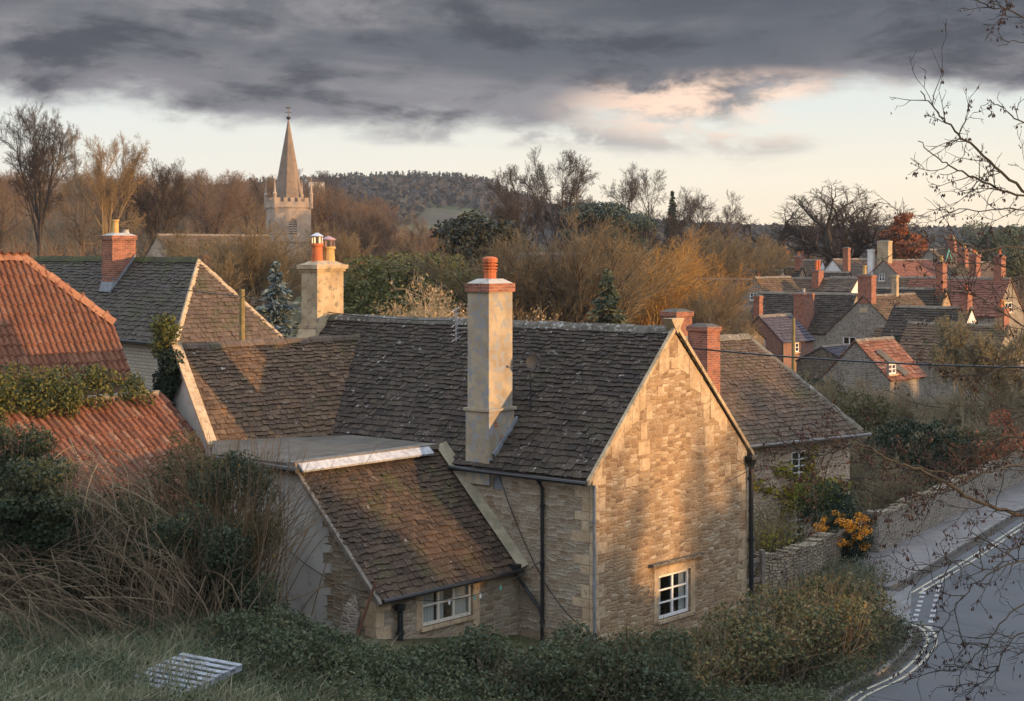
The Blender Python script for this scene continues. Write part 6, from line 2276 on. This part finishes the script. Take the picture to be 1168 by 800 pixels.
for k, (px, yt, Y) in enumerate([(945, 425, 92), (985, 440, 82), (1045, 470, 70), (1095, 480, 72)]):
    o = leafy_tree('evergreen_bush', ['low evergreen bush left of the red tiled outbuilding', 'dark evergreen bush below the outbuilding gable', 'evergreen bush behind the middle of the roadside wall', 'evergreen bush behind the far end of the roadside wall'][k], 'bush', 60 + k,
                   clump_blobs(np.random.default_rng(60 + k), (0, 0, 1.6), (2.0, 1.6, 1.4), 16, .4, .8), 4200, .16, M['leaf_scrub'] if k % 2 else M['leaf_dark'])
    place(o, px, yt, Y, 3.2, first=True)
o = leafy_tree('evergreen_tree', 'small dark evergreen tree between the grey gable and the white cottage', 'tree', 66, clump_blobs(np.random.default_rng(66), (0, 0, 2.4), (1.5, 1.5, 2.0), 18, .4, .8), 5000, .18, M['leaf_dark'], (3, .12))
place(o, 1031, 372, 112, 4.6, first=True)
t5 = bare_tree('autumn_tree', 'thin tree with last yellow leaves before the far right houses', 'tree', 53, ELM, 9, .1, M['twig_grey'], M['twig_grey'], 1, leaves=(700, .13, M['leaf_yellow']))
place(t5, 1098, 350, 88, height(t5), first=True, sxy=.8)
place(t5, 1140, 360, 80, height(t5), 2.0, 'thin yellow-leaved tree nearest the right edge', sxy=.9)


def hedge(name, label, cat, path, w, h, n, size, mats, seed, twig=900, twig_mat=None, ragged=.3, hvar=None):
    """clipped-run-wild hedge along a plan path; foliage parts by leaf kind and a tangle of twigs"""
    ln = smooth_line(path, 10)
    g = np.random.default_rng(seed)
    lo = (ln[0][0], ln[0][1], float(ground_z(*ln[0])))
    root = thing(name, label, cat, lo)
    d = np.gradient(ln, axis=0)
    d /= np.linalg.norm(d, axis=1, keepdims=True)
    nr = np.stack([d[:, 1], -d[:, 0]], 1)
    L = len(ln)
    # clumps along the hedge
    nb = max(8, int(L * 2.2))
    blobs = []
    for k in range(nb):
        i = g.integers(0, L)
        t = i / L
        hh = (h if hvar is None else np.interp(t, hvar[0], hvar[1])) * g.uniform(.82, 1.08)
        o = g.uniform(-.42, .42) * w
        c = ln[i] + nr[i] * o
        q = g.uniform(.35, .62) * min(w, 1.4)
        zz = g.uniform(.2, 1.0) * (hh - q * .6)
        blobs.append(((c[0], c[1], float(ground_z(*c)) + max(zz, .15)), (q, q, q * .8)))
    allp = blob_pts(g, blobs, n, .35)
    kk = g.integers(0, len(mats), n)
    cl = np.sin(allp[:, 0] * 1.7 + seed) * np.sin(allp[:, 1] * 1.3) + g.normal(size=n) * .5
    order = np.argsort(cl)
    splits = np.array_split(order, len(mats))
    for s_, m_ in zip(splits, mats):
        mb = MB()
        leaf_quads(mb, allp[s_], size, g, .6, .1)
        obj('foliage', mb, m_, root, uv=False)
    sg = []
    for k in range(twig):
        i = g.integers(0, L)
        hh = (h if hvar is None else np.interp(i / L, hvar[0], hvar[1]))
        c = ln[i] + nr[i] * g.uniform(-.45, .45) * w
        p = np.array((c[0], c[1], float(ground_z(*c))))
        dd = np.array((*(g.normal(size=2) * .35), 1.0))
        for j in range(4):
            dd = unit(dd + g.normal(size=3) * .28)
            q = p + dd * hh * g.uniform(.2, .34)
            sg.append(np.concatenate([p, q, [.014 - j * .003, .011 - j * .003]]))
            p = q
    mb = MB()
    segs_mesh(mb, sg, 4)
    tag(obj('stems', mb, twig_mat or M['cane'], root, uv=False), kind='stuff')
    return root


# long hedge in front of the cottage, two stretches
hedge('hedge', 'rough dark green hedge across the foreground below the lean-to and front wall', 'hedge', [(-5.4, 33.2), (-3, 34.3), (-.5, 35.2), (1.7, 36.1), (3.6, 37.0)], 3.2, 1.2, 80000, .10,
      [M['leaf_hedge'], M['leaf_hedge'], M['leaf_bramble']], 71, 500, hvar=([0, .15, .3, .44, .5, .6, 1.0], [.2, .35, .45, .85, 1.5, 1.8, 1.9]))
hedge('autumn_hedge', 'taller hedge with yellowing and brown leaves below the gable window, by the road bend', 'hedge', [(3.0, 38.0), (4.8, 39.0), (6.5, 40.4), (8.0, 42.4), (9.0, 44.4)], 2.2, 1.9, 62000, .10,
      [M['leaf_autumn'], M['leaf_hedge'], M['leaf_autumn']], 72, 700, hvar=([0, .3, .6, .85, 1], [1.55, 1.75, 2.1, 2.25, 1.7]))
hedge('bramble_bank', 'low bramble cover sloping down in front of the dark green hedge', 'brambles', [(-3.2, 31.5), (-.8, 32.4), (1.8, 33.6), (4.2, 35.2), (6.0, 37.2)], 3.4, .7, 60000, .08,
      [M['leaf_hedge'], M['leaf_bramble'], M['leaf_hedge']], 75, 260, hvar=([0, .2, .6, 1], [.15, .28, .45, .8]))
hedge('verge_plants', 'low green verge plants along the kerb at the road bend', 'plants', [(6.2, 36.5), (7.3, 39.2), (8.8, 41.6), (9.9, 44.0), (10.1, 45.4)], 1.3, .5, 14000, .07,
      [M['leaf_hedge'], M['leaf_bramble']], 73, 100)
hedge('lavender_bed', 'grey-green bed of low shrubs in front of the pale garden wall', 'shrubs', [(8.2, 47.6), (9.2, 48.9), (10.2, 50.6), (10.9, 52.2)], 2.0, .8, 15000, .07,
      [M['leaf_hedge'], mat_leaf('grey green leaves', [(0.075, 0.09, 0.055), (0.10, 0.115, 0.075), (0.06, 0.072, 0.045)])], 74, 300)


def bush(name, label, px, py, Y, rad, n, size, mats, seed, nb=14, cat='bush', bmin=.3, bmax=.6, twig=0, twig_mat=None, on_ground=True, shell=.35, specks=0):
    c = P(px, py, Y)
    g = np.random.default_rng(seed)
    gz = float(ground_z(c[0], c[1]))
    root = thing(name, label, cat, (c[0], c[1], gz if on_ground else c[2] - rad[2]))
    bl = clump_blobs(g, c, rad, nb, bmin, bmax)
    pts = blob_pts(g, bl, n, shell)
    for s_, m_ in zip(np.array_split(np.argsort(pts @ g.normal(size=3) + g.normal(size=n) * .4 * max(rad)), len(mats)), mats):
        mb = MB()
        leaf_quads(mb, pts[s_], size, g, .6, .1)
        obj('foliage', mb, m_, root, uv=False)
    if specks:
        mb = MB()
        leaf_quads(mb, blob_pts(g, bl, specks, .8), size * 1.05, g, .7)
        tag(obj('yellow_leaves', mb, M['leaf_yellow'], root, uv=False), kind='stuff')
    if twig:
        sg = []
        for k in range(twig):
            p = np.array((c[0] + g.normal() * rad[0] * .45, c[1] + g.normal() * rad[1] * .45, (gz if on_ground else c[2] - rad[2])))
            dd = np.array((*(g.normal(size=2) * .3), 1.0))
            hh = (c[2] + rad[2] * 1.1 - p[2]) * g.uniform(.6, 1.05)
            for j in range(5):
                dd = unit(dd + g.normal(size=3) * .16)
                q = p + dd * hh / 5
                sg.append(np.concatenate([p, q, [.014 - j * .002, .012 - j * .002]]))
                p = q
        mb = MB()
        segs_mesh(mb, sg, 4)
        tag(obj('stems', mb, twig_mat or M['cane'], root, uv=False), kind='stuff')
    return root


# planting by the second house
bush('round_bush', 'rounded yellow-green bush under the upper window of the stone house', 937, 570, 57.0, (1.2, .9, .8), 9000, .09, [M['leaf_bright'], M['leaf_bright'], M['leaf_ivy_dark']], 81, 20)
bush('berry_bush', 'bush covered in orange berries on the end of the pale garden wall', 958, 612, 54.0, (1.1, .8, .85), 7600, .085, [M['leaf_dark'], M['leaf_dark']], 82, 14)
bb = bpy.data.objects['berry_bush']
g = np.random.default_rng(83)
c = P(958, 608, 53.6)
cl = clump_blobs(g, c, (1.1, .7, .8), 40, .1, .24)
mb = MB()
leaf_quads(mb, blob_pts(g, cl, 2300, .2), .065, g, .9)
obj('berries', mb, M['berry'], bb, uv=False)
bush('brown_shrub', 'bare brownish shrub between the gable downpipe and the stone house', 878, 608, 52.5, (.9, .8, .95), 2000, .07, [M['leaf_scrub'], M['leaf_yellow']], 84, 16, twig=260, twig_mat=M['twig_grey'])
bush('garden_shrub', 'low dark shrub with yellow flecks behind the pale garden wall', 905, 628, 52.5, (1.1, .7, .55), 4200, .075, [M['leaf_dark'], M['leaf_dark'], M['leaf_dark'], M['leaf_scrub'], M['leaf_yellow']], 85, 14, twig=60)
bush('dark_shrub', 'very dark shrub between the round bush and the berry bush', 945, 592, 56.0, (1.0, .6, .5), 3000, .08, [M['leaf_dark']], 86, 10)
# yellow climber on the wall of the second house
vine = thing('climber', 'yellow-leaved climber trained along the stone house wall below its upper window', 'climber', X2(2.0, .15, 0))
g = np.random.default_rng(87)
sg, pts = [], []
path = [X2(2.9, .2, .1), X2(2.8, .2, 1.2), X2(2.7, .2, 2.0)]
for tgt in ([X2(3.6, .2, 2.6), X2(4.4, .2, 2.9)], [X2(1.8, .2, 2.05), X2(.6, .2, 2.0)], [X2(2.55, .2, 2.7), X2(2.45, .2, 3.4)], [X2(4.2, .2, 2.0), X2(5.4, .2, 2.4)], [X2(3.4, .2, 1.6), X2(4.0, .2, 1.2)]):
    pp = path + tgt
    for a, b in zip(pp[:-1], pp[1:]):
        sg.append(np.concatenate([a, b, [.02, .014]]))
    for a, b in zip(pp[2:-1], pp[3:]):
        m = 120
        t = g.random((m, 1))
        pts.append(a * (1 - t) + b * t + g.normal(size=(m, 3)) * np.array((.16, .04, .13)))
mb = MB()
segs_mesh(mb, sg, 5)
obj('stems', mb, M['cane'], vine, uv=False)
mb = MB()
leaf_quads(mb, np.vstack(pts), .14, g, .75)
obj('foliage', mb, M['leaf_yellow'], vine, uv=False)
hedge('rust_hedge', 'rust-red hedge behind the roadside wall at the right edge', 'hedge', [(19.0, 70.0), (23, 77), (29, 87)], 2.2, 2.9, 9000, .15, [M['leaf_red'], M['leaf_scrub'], M['leaf_red']], 88, 300)

# ivy on the outhouse crest and on the wing gable
iv = thing('ivy_crest', 'thick olive ivy growing like a hedge along the top of the low red roof', 'ivy', T5 - q53 * 3)
g = np.random.default_rng(91)
bl = []
for k in range(46):
    s = g.uniform(.9, 7.4)
    hh = .45 + .45 * min(1, (s - .9) / .8)
    q = g.uniform(.26, .46)
    c = T5 - q53 * s + f53 * g.uniform(-.3, .35) + UPV * g.uniform(-.05, hh)
    bl.append((tuple(c), (q * 1.15, q * 1.15, q * .85)))
pts = blob_pts(g, bl, 13000, .35)
for sub, m_ in ((pts[:8500], M['leaf_ivy']), (pts[8500:], M['leaf_ivy_dark'])):
    mb = MB()
    leaf_quads(mb, sub, .085, g, .75)
    obj('foliage', mb, m_, iv, uv=False)
iv = thing('ivy_plant', 'dark ivy climbing the apex of the grey wing gable with top coloured sunlit yellow-green', 'ivy', R0.tolist() + [4.6])
bl, bl2 = [], []
for k in range(34):
    t = g.random()
    c = np.array((*R0, 0)) + p3 * (g.uniform(-1.1, .45) * (.95 - .5 * t)) - w3 * g.uniform(.05, .3) + UPV * (5.9 + 2.5 * t)
    q = g.uniform(.2, .34)
    (bl2 if t > .62 else bl).append((tuple(c), (q, q, q)))  # topmost clumps take yellower leaves, painting the sunlit top
for bs_, n_, m_ in ((bl, 3600, M['leaf_ivy_dark']), (bl2, 1700, M['leaf_ivy'])):
    mb = MB()
    leaf_quads(mb, blob_pts(g, bs_, n_, .3), .09, g, .75)
    obj('foliage', mb, m_, iv, uv=False)

# ---- tangle on the left of the foreground
bush('evergreen_shrub', 'dark glossy evergreen shrub at the left edge of the brambles', 38, 585, 34.0, (.75, .7, 1.1), 8000, .10, [M['leaf_dark'], M['leaf_bramble']], 101, 20)
bush('bramble_mound', 'mound of brambles and dead vines below the low red roof', 118, 612, 36.5, (1.7, 1.4, 1.35), 20000, .08, [M['leaf_bramble'], M['leaf_dark'], M['leaf_bramble'], M['leaf_scrub']], 102, 34, twig=240, specks=70)
bush('bramble_patch', 'lower bramble patch between the dead vines and the tall stems', 215, 635, 36.0, (1.5, 1.0, 1.1), 10000, .08, [M['leaf_bramble'], M['leaf_dark']], 103, 22, twig=200, specks=60)
bush('ivy_tangle', 'ivy and bramble tangle filling the far left corner under the ivy crest', -5, 520, 37.5, (1.15, 1.0, .8), 6500, .09, [M['leaf_dark'], M['leaf_bramble']], 104, 18, twig=350)
bush('stem_clump', 'clump of tall upright brown stems with small leaves beside the grey rendered wall', 262, 585, 37.6, (1.05, .9, 1.7), 13000, .075, [M['leaf_bramble'], M['leaf_scrub'], M['leaf_bramble']], 105, 30, twig=420, twig_mat=M['reed'], specks=60)
bush('stem_thicket', 'thinner brown stems left of the tall clump, in front of the wing gable', 215, 560, 39.0, (.9, .7, 1.5), 6500, .075, [M['leaf_bramble'], M['leaf_scrub']], 106, 22, twig=180, twig_mat=M['reed'])
bush('corner_bramble', 'dark bramble at the foot of the grey rendered wall', 285, 690, 36.3, (1.0, .8, .6), 6500, .08, [M['leaf_dark'], M['leaf_bramble']], 107, 14, twig=80)


def brush_pile(name, label, seed, starts, heading, n, Ls, sag):
    root_p = starts[0]
    g = np.random.default_rng(seed)
    root = thing(name, label, 'brushwood', (root_p[0], root_p[1], float(ground_z(root_p[0], root_p[1]))))
    sg = []
    for k in range(n):
        s = starts[g.integers(0, len(starts))]
        p = V3(s) + g.normal(size=3) * np.array((.42, .35, .3))
        d = unit(V3(heading) + g.normal(size=3) * np.array((.5, .4, .36)))
        L = g.uniform(*Ls)
        r = .006 + .017 * g.random() ** 2
        for j in range(7):
            d = unit(d + np.array((0, 0, -sag)) + g.normal(size=3) * .09)
            q = p + d * L / 7
            gz = float(ground_z(q[0], q[1])) + .04
            if q[2] < gz:
                q[2] = gz + g.random() * .12
                d = unit(q - p)
            sg.append(np.concatenate([p, q, [r, r * .84]]))
            p, r = q, r * .84
            if j > 0 and g.random() < .38:
                p2_, d2_, rr_ = p, unit(d + g.normal(size=3) * .6), r * .55
                for _ in range(3):
                    d2_ = unit(d2_ + g.normal(size=3) * .25)
                    q2_ = p2_ + d2_ * L * .055
                    sg.append(np.concatenate([p2_, q2_, [rr_, rr_ * .7]]))
                    p2_, rr_ = q2_, rr_ * .7
    mb = MB()
    segs_mesh(mb, sg, 5)
    tag(obj('canes', mb, M['cane'], root, uv=False), kind='stuff')
    return root


brush_pile('brushwood', 'heap of cut pale canes sweeping down from the left edge to the grass', 111, [P(10, 660, 33.6), P(-20, 670, 33.4), P(25, 635, 33.8), P(45, 680, 33.2)], (.85, -.15, -.22), 120, (1.2, 2.8), .06)
brush_pile('brushwood', 'tangled pile of dead vines falling forward in the middle of the brambles', 112, [P(130, 610, 34.6), P(160, 640, 34.3), P(100, 650, 34.0), P(185, 655, 34.4)], (.45, -.35, -.30), 150, (.9, 2.0), .10)
brush_pile('brushwood', 'loose dead vines draped over the top of the bramble mound', 113, [P(90, 530, 35.6), P(130, 545, 35.4), P(60, 560, 35.5)], (.5, -.2, -.5), 110, (.8, 1.9), .12)

# ---- grass of the foreground bank
g = np.random.default_rng(121)


def grass(n, mat, hmin, hmax, name, label, dens, wmul=1.0):
    Y = g.uniform(18.5, 36.2, n * 3)
    X = g.uniform(-13, 8, n * 3)
    ok = (np.abs(X / Y) < .36) & dens(X, Y)
    X, Y = X[ok][:n], Y[ok][:n]
    z = ground_z(X, Y)
    m = len(X)
    h = g.uniform(hmin, hmax, m)
    a = g.uniform(0, 6.28, m)
    w = g.uniform(.006, .013, m) * wmul
    lean = g.normal(size=(m, 2)) * .45 + np.array((.25, -.2))
    p = np.stack([X, Y, z - .03], 1)
    s = np.stack([np.cos(a) * w, np.sin(a) * w, np.zeros(m)], 1)
    mid = p + np.stack([lean[:, 0] * h * .3, lean[:, 1] * h * .3, h * .6], 1)
    tip = p + np.stack([lean[:, 0] * h, lean[:, 1] * h, h * .92], 1)
    v = np.stack([p - s, p + s, mid + s * .8, mid - s * .8, tip], 1).reshape(-1, 3)
    base = np.arange(m)[:, None] * 5
    mb = MB()
    mb.vs.append(v)
    mb.fs.append(base + np.array([[0, 1, 2, 3]]))
    mb.fs.append(base + np.array([[3, 2, 4]]))
    mb.n += len(v)
    tag(obj(name, mb, mat, uv=False), label, 'grass', kind='stuff')


off_pal = lambda X, Y: ~((np.abs(X - pc[0]) < .75) & (np.abs(Y - pc[1]) < .85))
grass(90000, M['grass'], .10, .46, 'grass', 'rough green grass on the foreground bank', lambda X, Y: off_pal(X, Y) | (g.random(len(X)) < .35))
patch = lambda X, Y: (np.sin(X * 1.9 + 1) * np.sin(Y * 2.3) + g.normal(size=len(X)) * .35 > .35)
grass(26000, M['grass_dry'], .18, .6, 'dry_grass', 'straw-coloured dead grass tufts on the foreground bank', lambda X, Y: patch(X, Y), 1.1)

# weeds through the grass: low nettles and dock in drifts
n = 60000
Y = g.uniform(26.5, 36, n)
X = g.uniform(-12.5, 1.5, n)
f = np.sin(X * 1.1 + .6) * np.sin(Y * 1.5 + X * .4) + g.normal(size=n) * .3
ok = (f > .30) & (np.abs(X / Y) < .36) & off_pal(X, Y)
X, Y = X[ok], Y[ok]
z = ground_z(X, Y) + np.abs(g.normal(size=len(X))) * .16 + .05
mb = MB()
leaf_quads(mb, np.stack([X, Y, z], 1), .075, g, .6, .4)
tag(obj('weeds', mb, M['leaf_bramble'], uv=False), 'low dark green weeds in drifts through the rough grass', 'weeds', kind='stuff')



# ------------------------------------------------------------------ tree standing just right of the view, its boughs hanging into it
ald = thing('alder_tree', 'bare tree at the right edge hanging twigs with dark catkins over the road', 'tree', (6.9, 15.5, float(ground_z(6.9, 15.5))))
rng = random.Random(17)
gz = float(ground_z(6.9, 15.5))
mb = MB()
trunk = [(6.9, 15.5, gz - .3), (6.85, 15.4, 4), (6.8, 15.5, 8), (6.9, 15.6, 12), (7.1, 15.5, 16)]
mb.tube(trunk, [.24, .2, .16, .12, .05], 9)
bough = MB()
TW = []
CK = []


def limb(pts, r0, r1, kids, klen, side=(0, 0, 0), ck=.5):
    """bough through photo-side points given as (px, py, depth), fine side twigs growing off it"""
    w = [P(*q) if len(q) == 3 and q[2] > 5 and q[0] > 20 else V3(q) for q in pts]
    ln = []
    n = 8
    q = [2 * w[0] - w[1]] + w + [2 * w[-1] - w[-2]]
    for i in range(1, len(q) - 2):
        for t in np.linspace(0, 1, n, False):
            a, b, c, d = q[i - 1:i + 3]
            ln.append(0.5 * (2 * b + (c - a) * t + (2 * a - 5 * b + 4 * c - d) * t * t + (3 * b - a - 3 * c + d) * t ** 3) + np.array([rng.gauss(0, .008) for _ in range(3)]))
    ln.append(w[-1])
    L = len(ln)
    bough.tube(ln, [r0 + (r1 - r0) * i / (L - 1) for i in range(L)], 6)
    for k in range(kids):
        i = int(rng.uniform(.12, .99) * (L - 1))
        p = ln[i]
        d = unit(ln[min(i + 1, L - 1)] - ln[max(i - 1, 0)])
        v = np.array([rng.gauss(0, 1), rng.gauss(0, .6), rng.gauss(0, 1)])
        v -= d * np.dot(v, d)
        dd = unit(d * rng.uniform(.5, 1.1) + unit(v) * rng.uniform(.5, 1.0) + V3(side))
        twig(p, dd, klen * rng.uniform(.35, 1.1), max(r1 * .9, .0045), 0, ck)


def twig(p, d, L, r, lev, ck):
    n = 5
    for j in range(n):
        d = unit(d + np.array([rng.gauss(0, .16), rng.gauss(0, .12), rng.gauss(0, .16) + .02]))
        q = p + d * L / n
        TW.append((*p, *q, r, r * .85))
        p, r = q, r * .85
        if lev < 2 and j > 0 and rng.random() < (.62 if lev == 0 else .4):
            v = np.array([rng.gauss(0, 1), rng.gauss(0, .7), rng.gauss(0, 1)])
            twig(p, unit(d + unit(v) * .8), L * rng.uniform(.3, .55), max(r * .8, .003), lev + 1, ck)
        if rng.random() < ck * .17:
            for _ in range(rng.choice((1, 1, 2, 3))):
                c = p + np.array([rng.gauss(0, .02), rng.gauss(0, .02), -.012])
                CK.append((c, rng.uniform(.011, .022)))


tr = lambda z: (6.85, 15.5, z)
# upper boughs against the sky
limb([tr(10.8), (1240, 262, 15.2), (1168, 217, 14.6), (1107, 166, 14.2), (1077, 136, 14.0), (1050, 104, 13.9)], 0.0186, 0.0045, 20, .45, (0, 0, -.1), .5)
limb([tr(10.7), (1250, 250, 15.0), (1168, 226, 14.2), (1110, 203, 13.9), (1078, 186, 13.7), (1047, 161, 13.5)], 0.0149, 0.0037, 20, .4, (0, 0, -.12), .5)
limb([tr(10.5), (1240, 262, 15.8), (1168, 240, 15.2), (1110, 240, 15.0), (1058, 239, 14.9)], 0.0112, 0.0030, 14, .4, (0, 0, -.05), .4)
limb([tr(11.6), (1240, 175, 15.5), (1168, 140, 15.0), (1140, 122, 14.9), (1126, 113, 14.8)], 0.0099, 0.0037, 9, .3, (0, 0, -.15), .6)
limb([tr(12.6), (1240, 60, 15.2), (1168, 18, 14.6), (1130, 8, 14.4), (1098, -4, 14.3)], 0.0112, 0.0037, 14, .35, (0, 0, -.15), .6)
limb([tr(12.2), (1240, 75, 15.2), (1168, 48, 15.0), (1138, 53, 14.9)], 0.0062, 0.0030, 5, .2, (0, 0, -.1), .6)
# boughs across the village roofs
limb([tr(9.9), (1250, 330, 15.0), (1168, 285, 14.4), (1120, 286, 14.0), (1075, 270, 13.7), (1035, 282, 13.5)], 0.0149, 0.0037, 22, .5, (0, 0, -.05), .35)
limb([tr(9.4), (1250, 345, 15.2), (1168, 312, 14.8), (1115, 300, 14.6), (1070, 315, 14.4)], 0.0112, 0.0037, 20, .45, (0, 0, -.1), .35)
limb([tr(9.1), (1240, 400, 15.2), (1168, 372, 14.8), (1120, 340, 14.6), (1090, 325, 14.5)], 0.0099, 0.0037, 22, .5, (0, 0, 0), .3)
limb([tr(8.8), (1240, 440, 15.6), (1168, 415, 15.2), (1110, 430, 15.0), (1060, 418, 14.9)], 0.0087, 0.0030, 18, .5, (0, 0, 0), .4)
limb([tr(8.8), (1240, 480, 15.6), (1168, 470, 15.2), (1110, 462, 15.0), (1040, 470, 14.9)], 0.0087, 0.0030, 20, .5, (0, 0, 0), .6)
# the low bough over the road with its catkins
limb([tr(7.6), (1250, 610, 14.6), (1168, 588, 13.9), (1115, 572, 13.5), (1060, 540, 13.2), (1015, 525, 13.0), (978, 507, 12.9), (935, 520, 12.8), (905, 508, 12.8)], 0.0223, 0.0037, 56, .5, (0, 0, .02), 1.0)
limb([tr(7.8), (1250, 560, 14.8), (1168, 530, 14.2), (1100, 545, 13.9), (1040, 532, 13.7), (985, 545, 13.6)], 0.0136, 0.0037, 40, .5, (0, 0, .05), .9)
limb([tr(7.9), (1240, 540, 14.8), (1168, 500, 14.4), (1120, 510, 14.2), (1060, 560, 14.0), (1000, 580, 13.9)], 0.0112, 0.0037, 34, .5, (0, 0, -.05), .8)
# drooping sprays over the road
limb([tr(7.0), (1250, 660, 14.0), (1168, 640, 13.4), (1120, 660, 13.1), (1085, 700, 13.0), (1060, 745, 12.9)], 0.0099, 0.0030, 26, .5, (0, 0, -.05), .45)
limb([tr(6.8), (1250, 690, 14.0), (1168, 690, 13.5), (1120, 740, 13.2), (1090, 765, 13.1), (1055, 760, 13.0)], 0.0087, 0.0030, 22, .5, (0, 0, 0), .4)
limb([tr(6.6), (1250, 730, 14.0), (1168, 720, 13.6), (1130, 770, 13.4), (1100, 790, 13.3)], 0.0081, 0.0030, 18, .45, (0, 0, 0), .3)
limb([tr(7.2), (1250, 610, 13.6), (1168, 620, 13.2), (1130, 650, 13.0), (1095, 640, 12.9), (1050, 655, 12.8)], 0.0087, 0.0030, 22, .45, (0, 0, 0), .6)
obj('trunk', mb, M['bark'], ald, uv=False)
obj('boughs', bough, M['twig_near'], ald, uv=False)
mb = MB()
segs_mesh(mb, TW, 4)
obj('twigs', mb, M['twig_near'], ald, uv=False)
mb = MB()
g = np.random.default_rng(4)
cs = np.array([c for c, l in CK])
ls = np.array([l for c, l in CK])
for k in range(2):
    a = g.uniform(0, 6.28, len(cs))
    ax = np.stack([np.cos(a) * .35, np.sin(a) * .35, -np.ones(len(cs))], 1)
    ax /= np.linalg.norm(ax, axis=1, keepdims=True)
    sd = np.cross(ax, g.normal(size=(len(cs), 3)))
    sd /= np.linalg.norm(sd, axis=1, keepdims=True)
    s3 = np.cross(ax, sd)
    L = ls[:, None]
    tip, bot, mid = cs, cs + ax * L * 2, cs + ax * L
    v = np.stack([tip, mid + sd * L * .32, mid + s3 * L * .32, mid - sd * L * .32, mid - s3 * L * .32, bot], 1).reshape(-1, 3)
    b = np.arange(len(cs))[:, None] * 6
    mb.vs.append(v)
    for f in ((0, 1, 2), (0, 2, 3), (0, 3, 4), (0, 4, 1), (5, 2, 1), (5, 3, 2), (5, 4, 3), (5, 1, 4)):
        mb.fs.append(b + mb.n + np.array([f]))
    mb.n += len(v)
obj('catkins', mb, M['catkin'], ald, uv=False)

# ------------------------------------------------------------------ unseen trees added right of view, heights shaped to shade road and lower walls
g = np.random.default_rng(31)
shade = [leafy_tree('shade_caster_tree', 'evergreen tree added unseen off to the right to cast shade', 'tree', 130 + k,
                    clump_blobs(np.random.default_rng(130 + k), (0, 0, 3.0), (2.6, 2.6, 2.7), 26, .8, 1.5), 5200, .42, M['leaf_dark'], (3.5, .2)) for k in range(3)]
for o in shade:
    o['group'] = 'unseen trees added right of the view to cast shade'
    o['label'] = 'dark evergreen tree added unseen right of the road to cast shade'
rs = random.Random(6)
i = 0
TK = [0, 5.1, 5.75, 5.95, 6.15, 6.6, 6.68, 7.0, 7.1, 7.75, 8.75, 9.25, 9.65, 11.6, 12.6, 14.6, 34]
TZ = [12.6, 12.6, 12.0, 11.3, 8.7, 8.7, 6.9, 6.9, 9.2, 9.2, 10.2, 11.3, 12.6, 12.6, 11.5, 10, 10]
k = 0.0
while k < 33:
    top = float(np.interp(k, TK, TZ))
    thin = 4.8 < k < 7.6
    for row in range(2):
        X, Y = 38 + 3.6 * k + row * 3.0 + rs.uniform(-.5, .5), -16 + 5.2 * k + rs.uniform(-.3, .3) - row * 1.1
        gz = float(ground_z(X, Y))
        s = (top * rs.uniform(.94, 1.04) - gz) / 6.3
        q = s * ((.36 if k < 6.2 else .24) if thin else .62)
        if i < 3:
            o = shade[i]
            o.location, o.scale = (X, Y, gz), (q, q, s)
        else:
            dup(shade[i % 3], (X, Y, gz), rs.uniform(0, 6.28), (q, q, s))
        i += 1
    k += (.3 if k < 6.1 else .17) if thin else .55

# thin bare trees added among them only to dapple the light on the gable
for n_, (k, top) in enumerate(((6.52, 11.2), (6.66, 10.2), (6.97, 9.6), (7.14, 11.6), (7.36, 12.0))):
    X, Y = 36.5 + 3.6 * k, -15.5 + 5.2 * k
    gz = float(ground_z(X, Y))
    q = (top - gz) / ph[n_]
    dup(protos[n_], (X, Y, gz), n_ * 1.3, (q * .55, q * .55, q), 'slender bare tree added among the unseen evergreens to dapple the light', 'bare trees added right of the view to dapple the light')

# ------------------------------------------------------------------ air
HAZE = True
if HAZE:
    mb = MB()
    x0, x1, y0, y1, z0, z1 = -900, 900, -60, 2300, -8, 96
    mb.add([(x0, y0, z0), (x1, y0, z0), (x1, y1, z0), (x0, y1, z0), (x0, y0, z1), (x1, y0, z1), (x1, y1, z1), (x0, y1, z1)],
           [(3, 2, 1, 0), (4, 5, 6, 7), (0, 1, 5, 4), (1, 2, 6, 5), (2, 3, 7, 6), (3, 0, 4, 7)])
    hm = bpy.data.materials.new('haze')
    hm.use_nodes = True
    nt = hm.node_tree
    nt.nodes.clear()
    vo = nd(nt, 'ShaderNodeVolumePrincipled', None, {'Color': (0.80, 0.86, 1.0, 1), 'Density': 0.00009, 'Anisotropy': 0.0})
    out_ = nt.nodes.new('ShaderNodeOutputMaterial')
    nt.links.new(vo.outputs[0], out_.inputs['Volume'])
    o = obj('haze', mb, hm, uv=False)
    tag(o, kind='stuff')
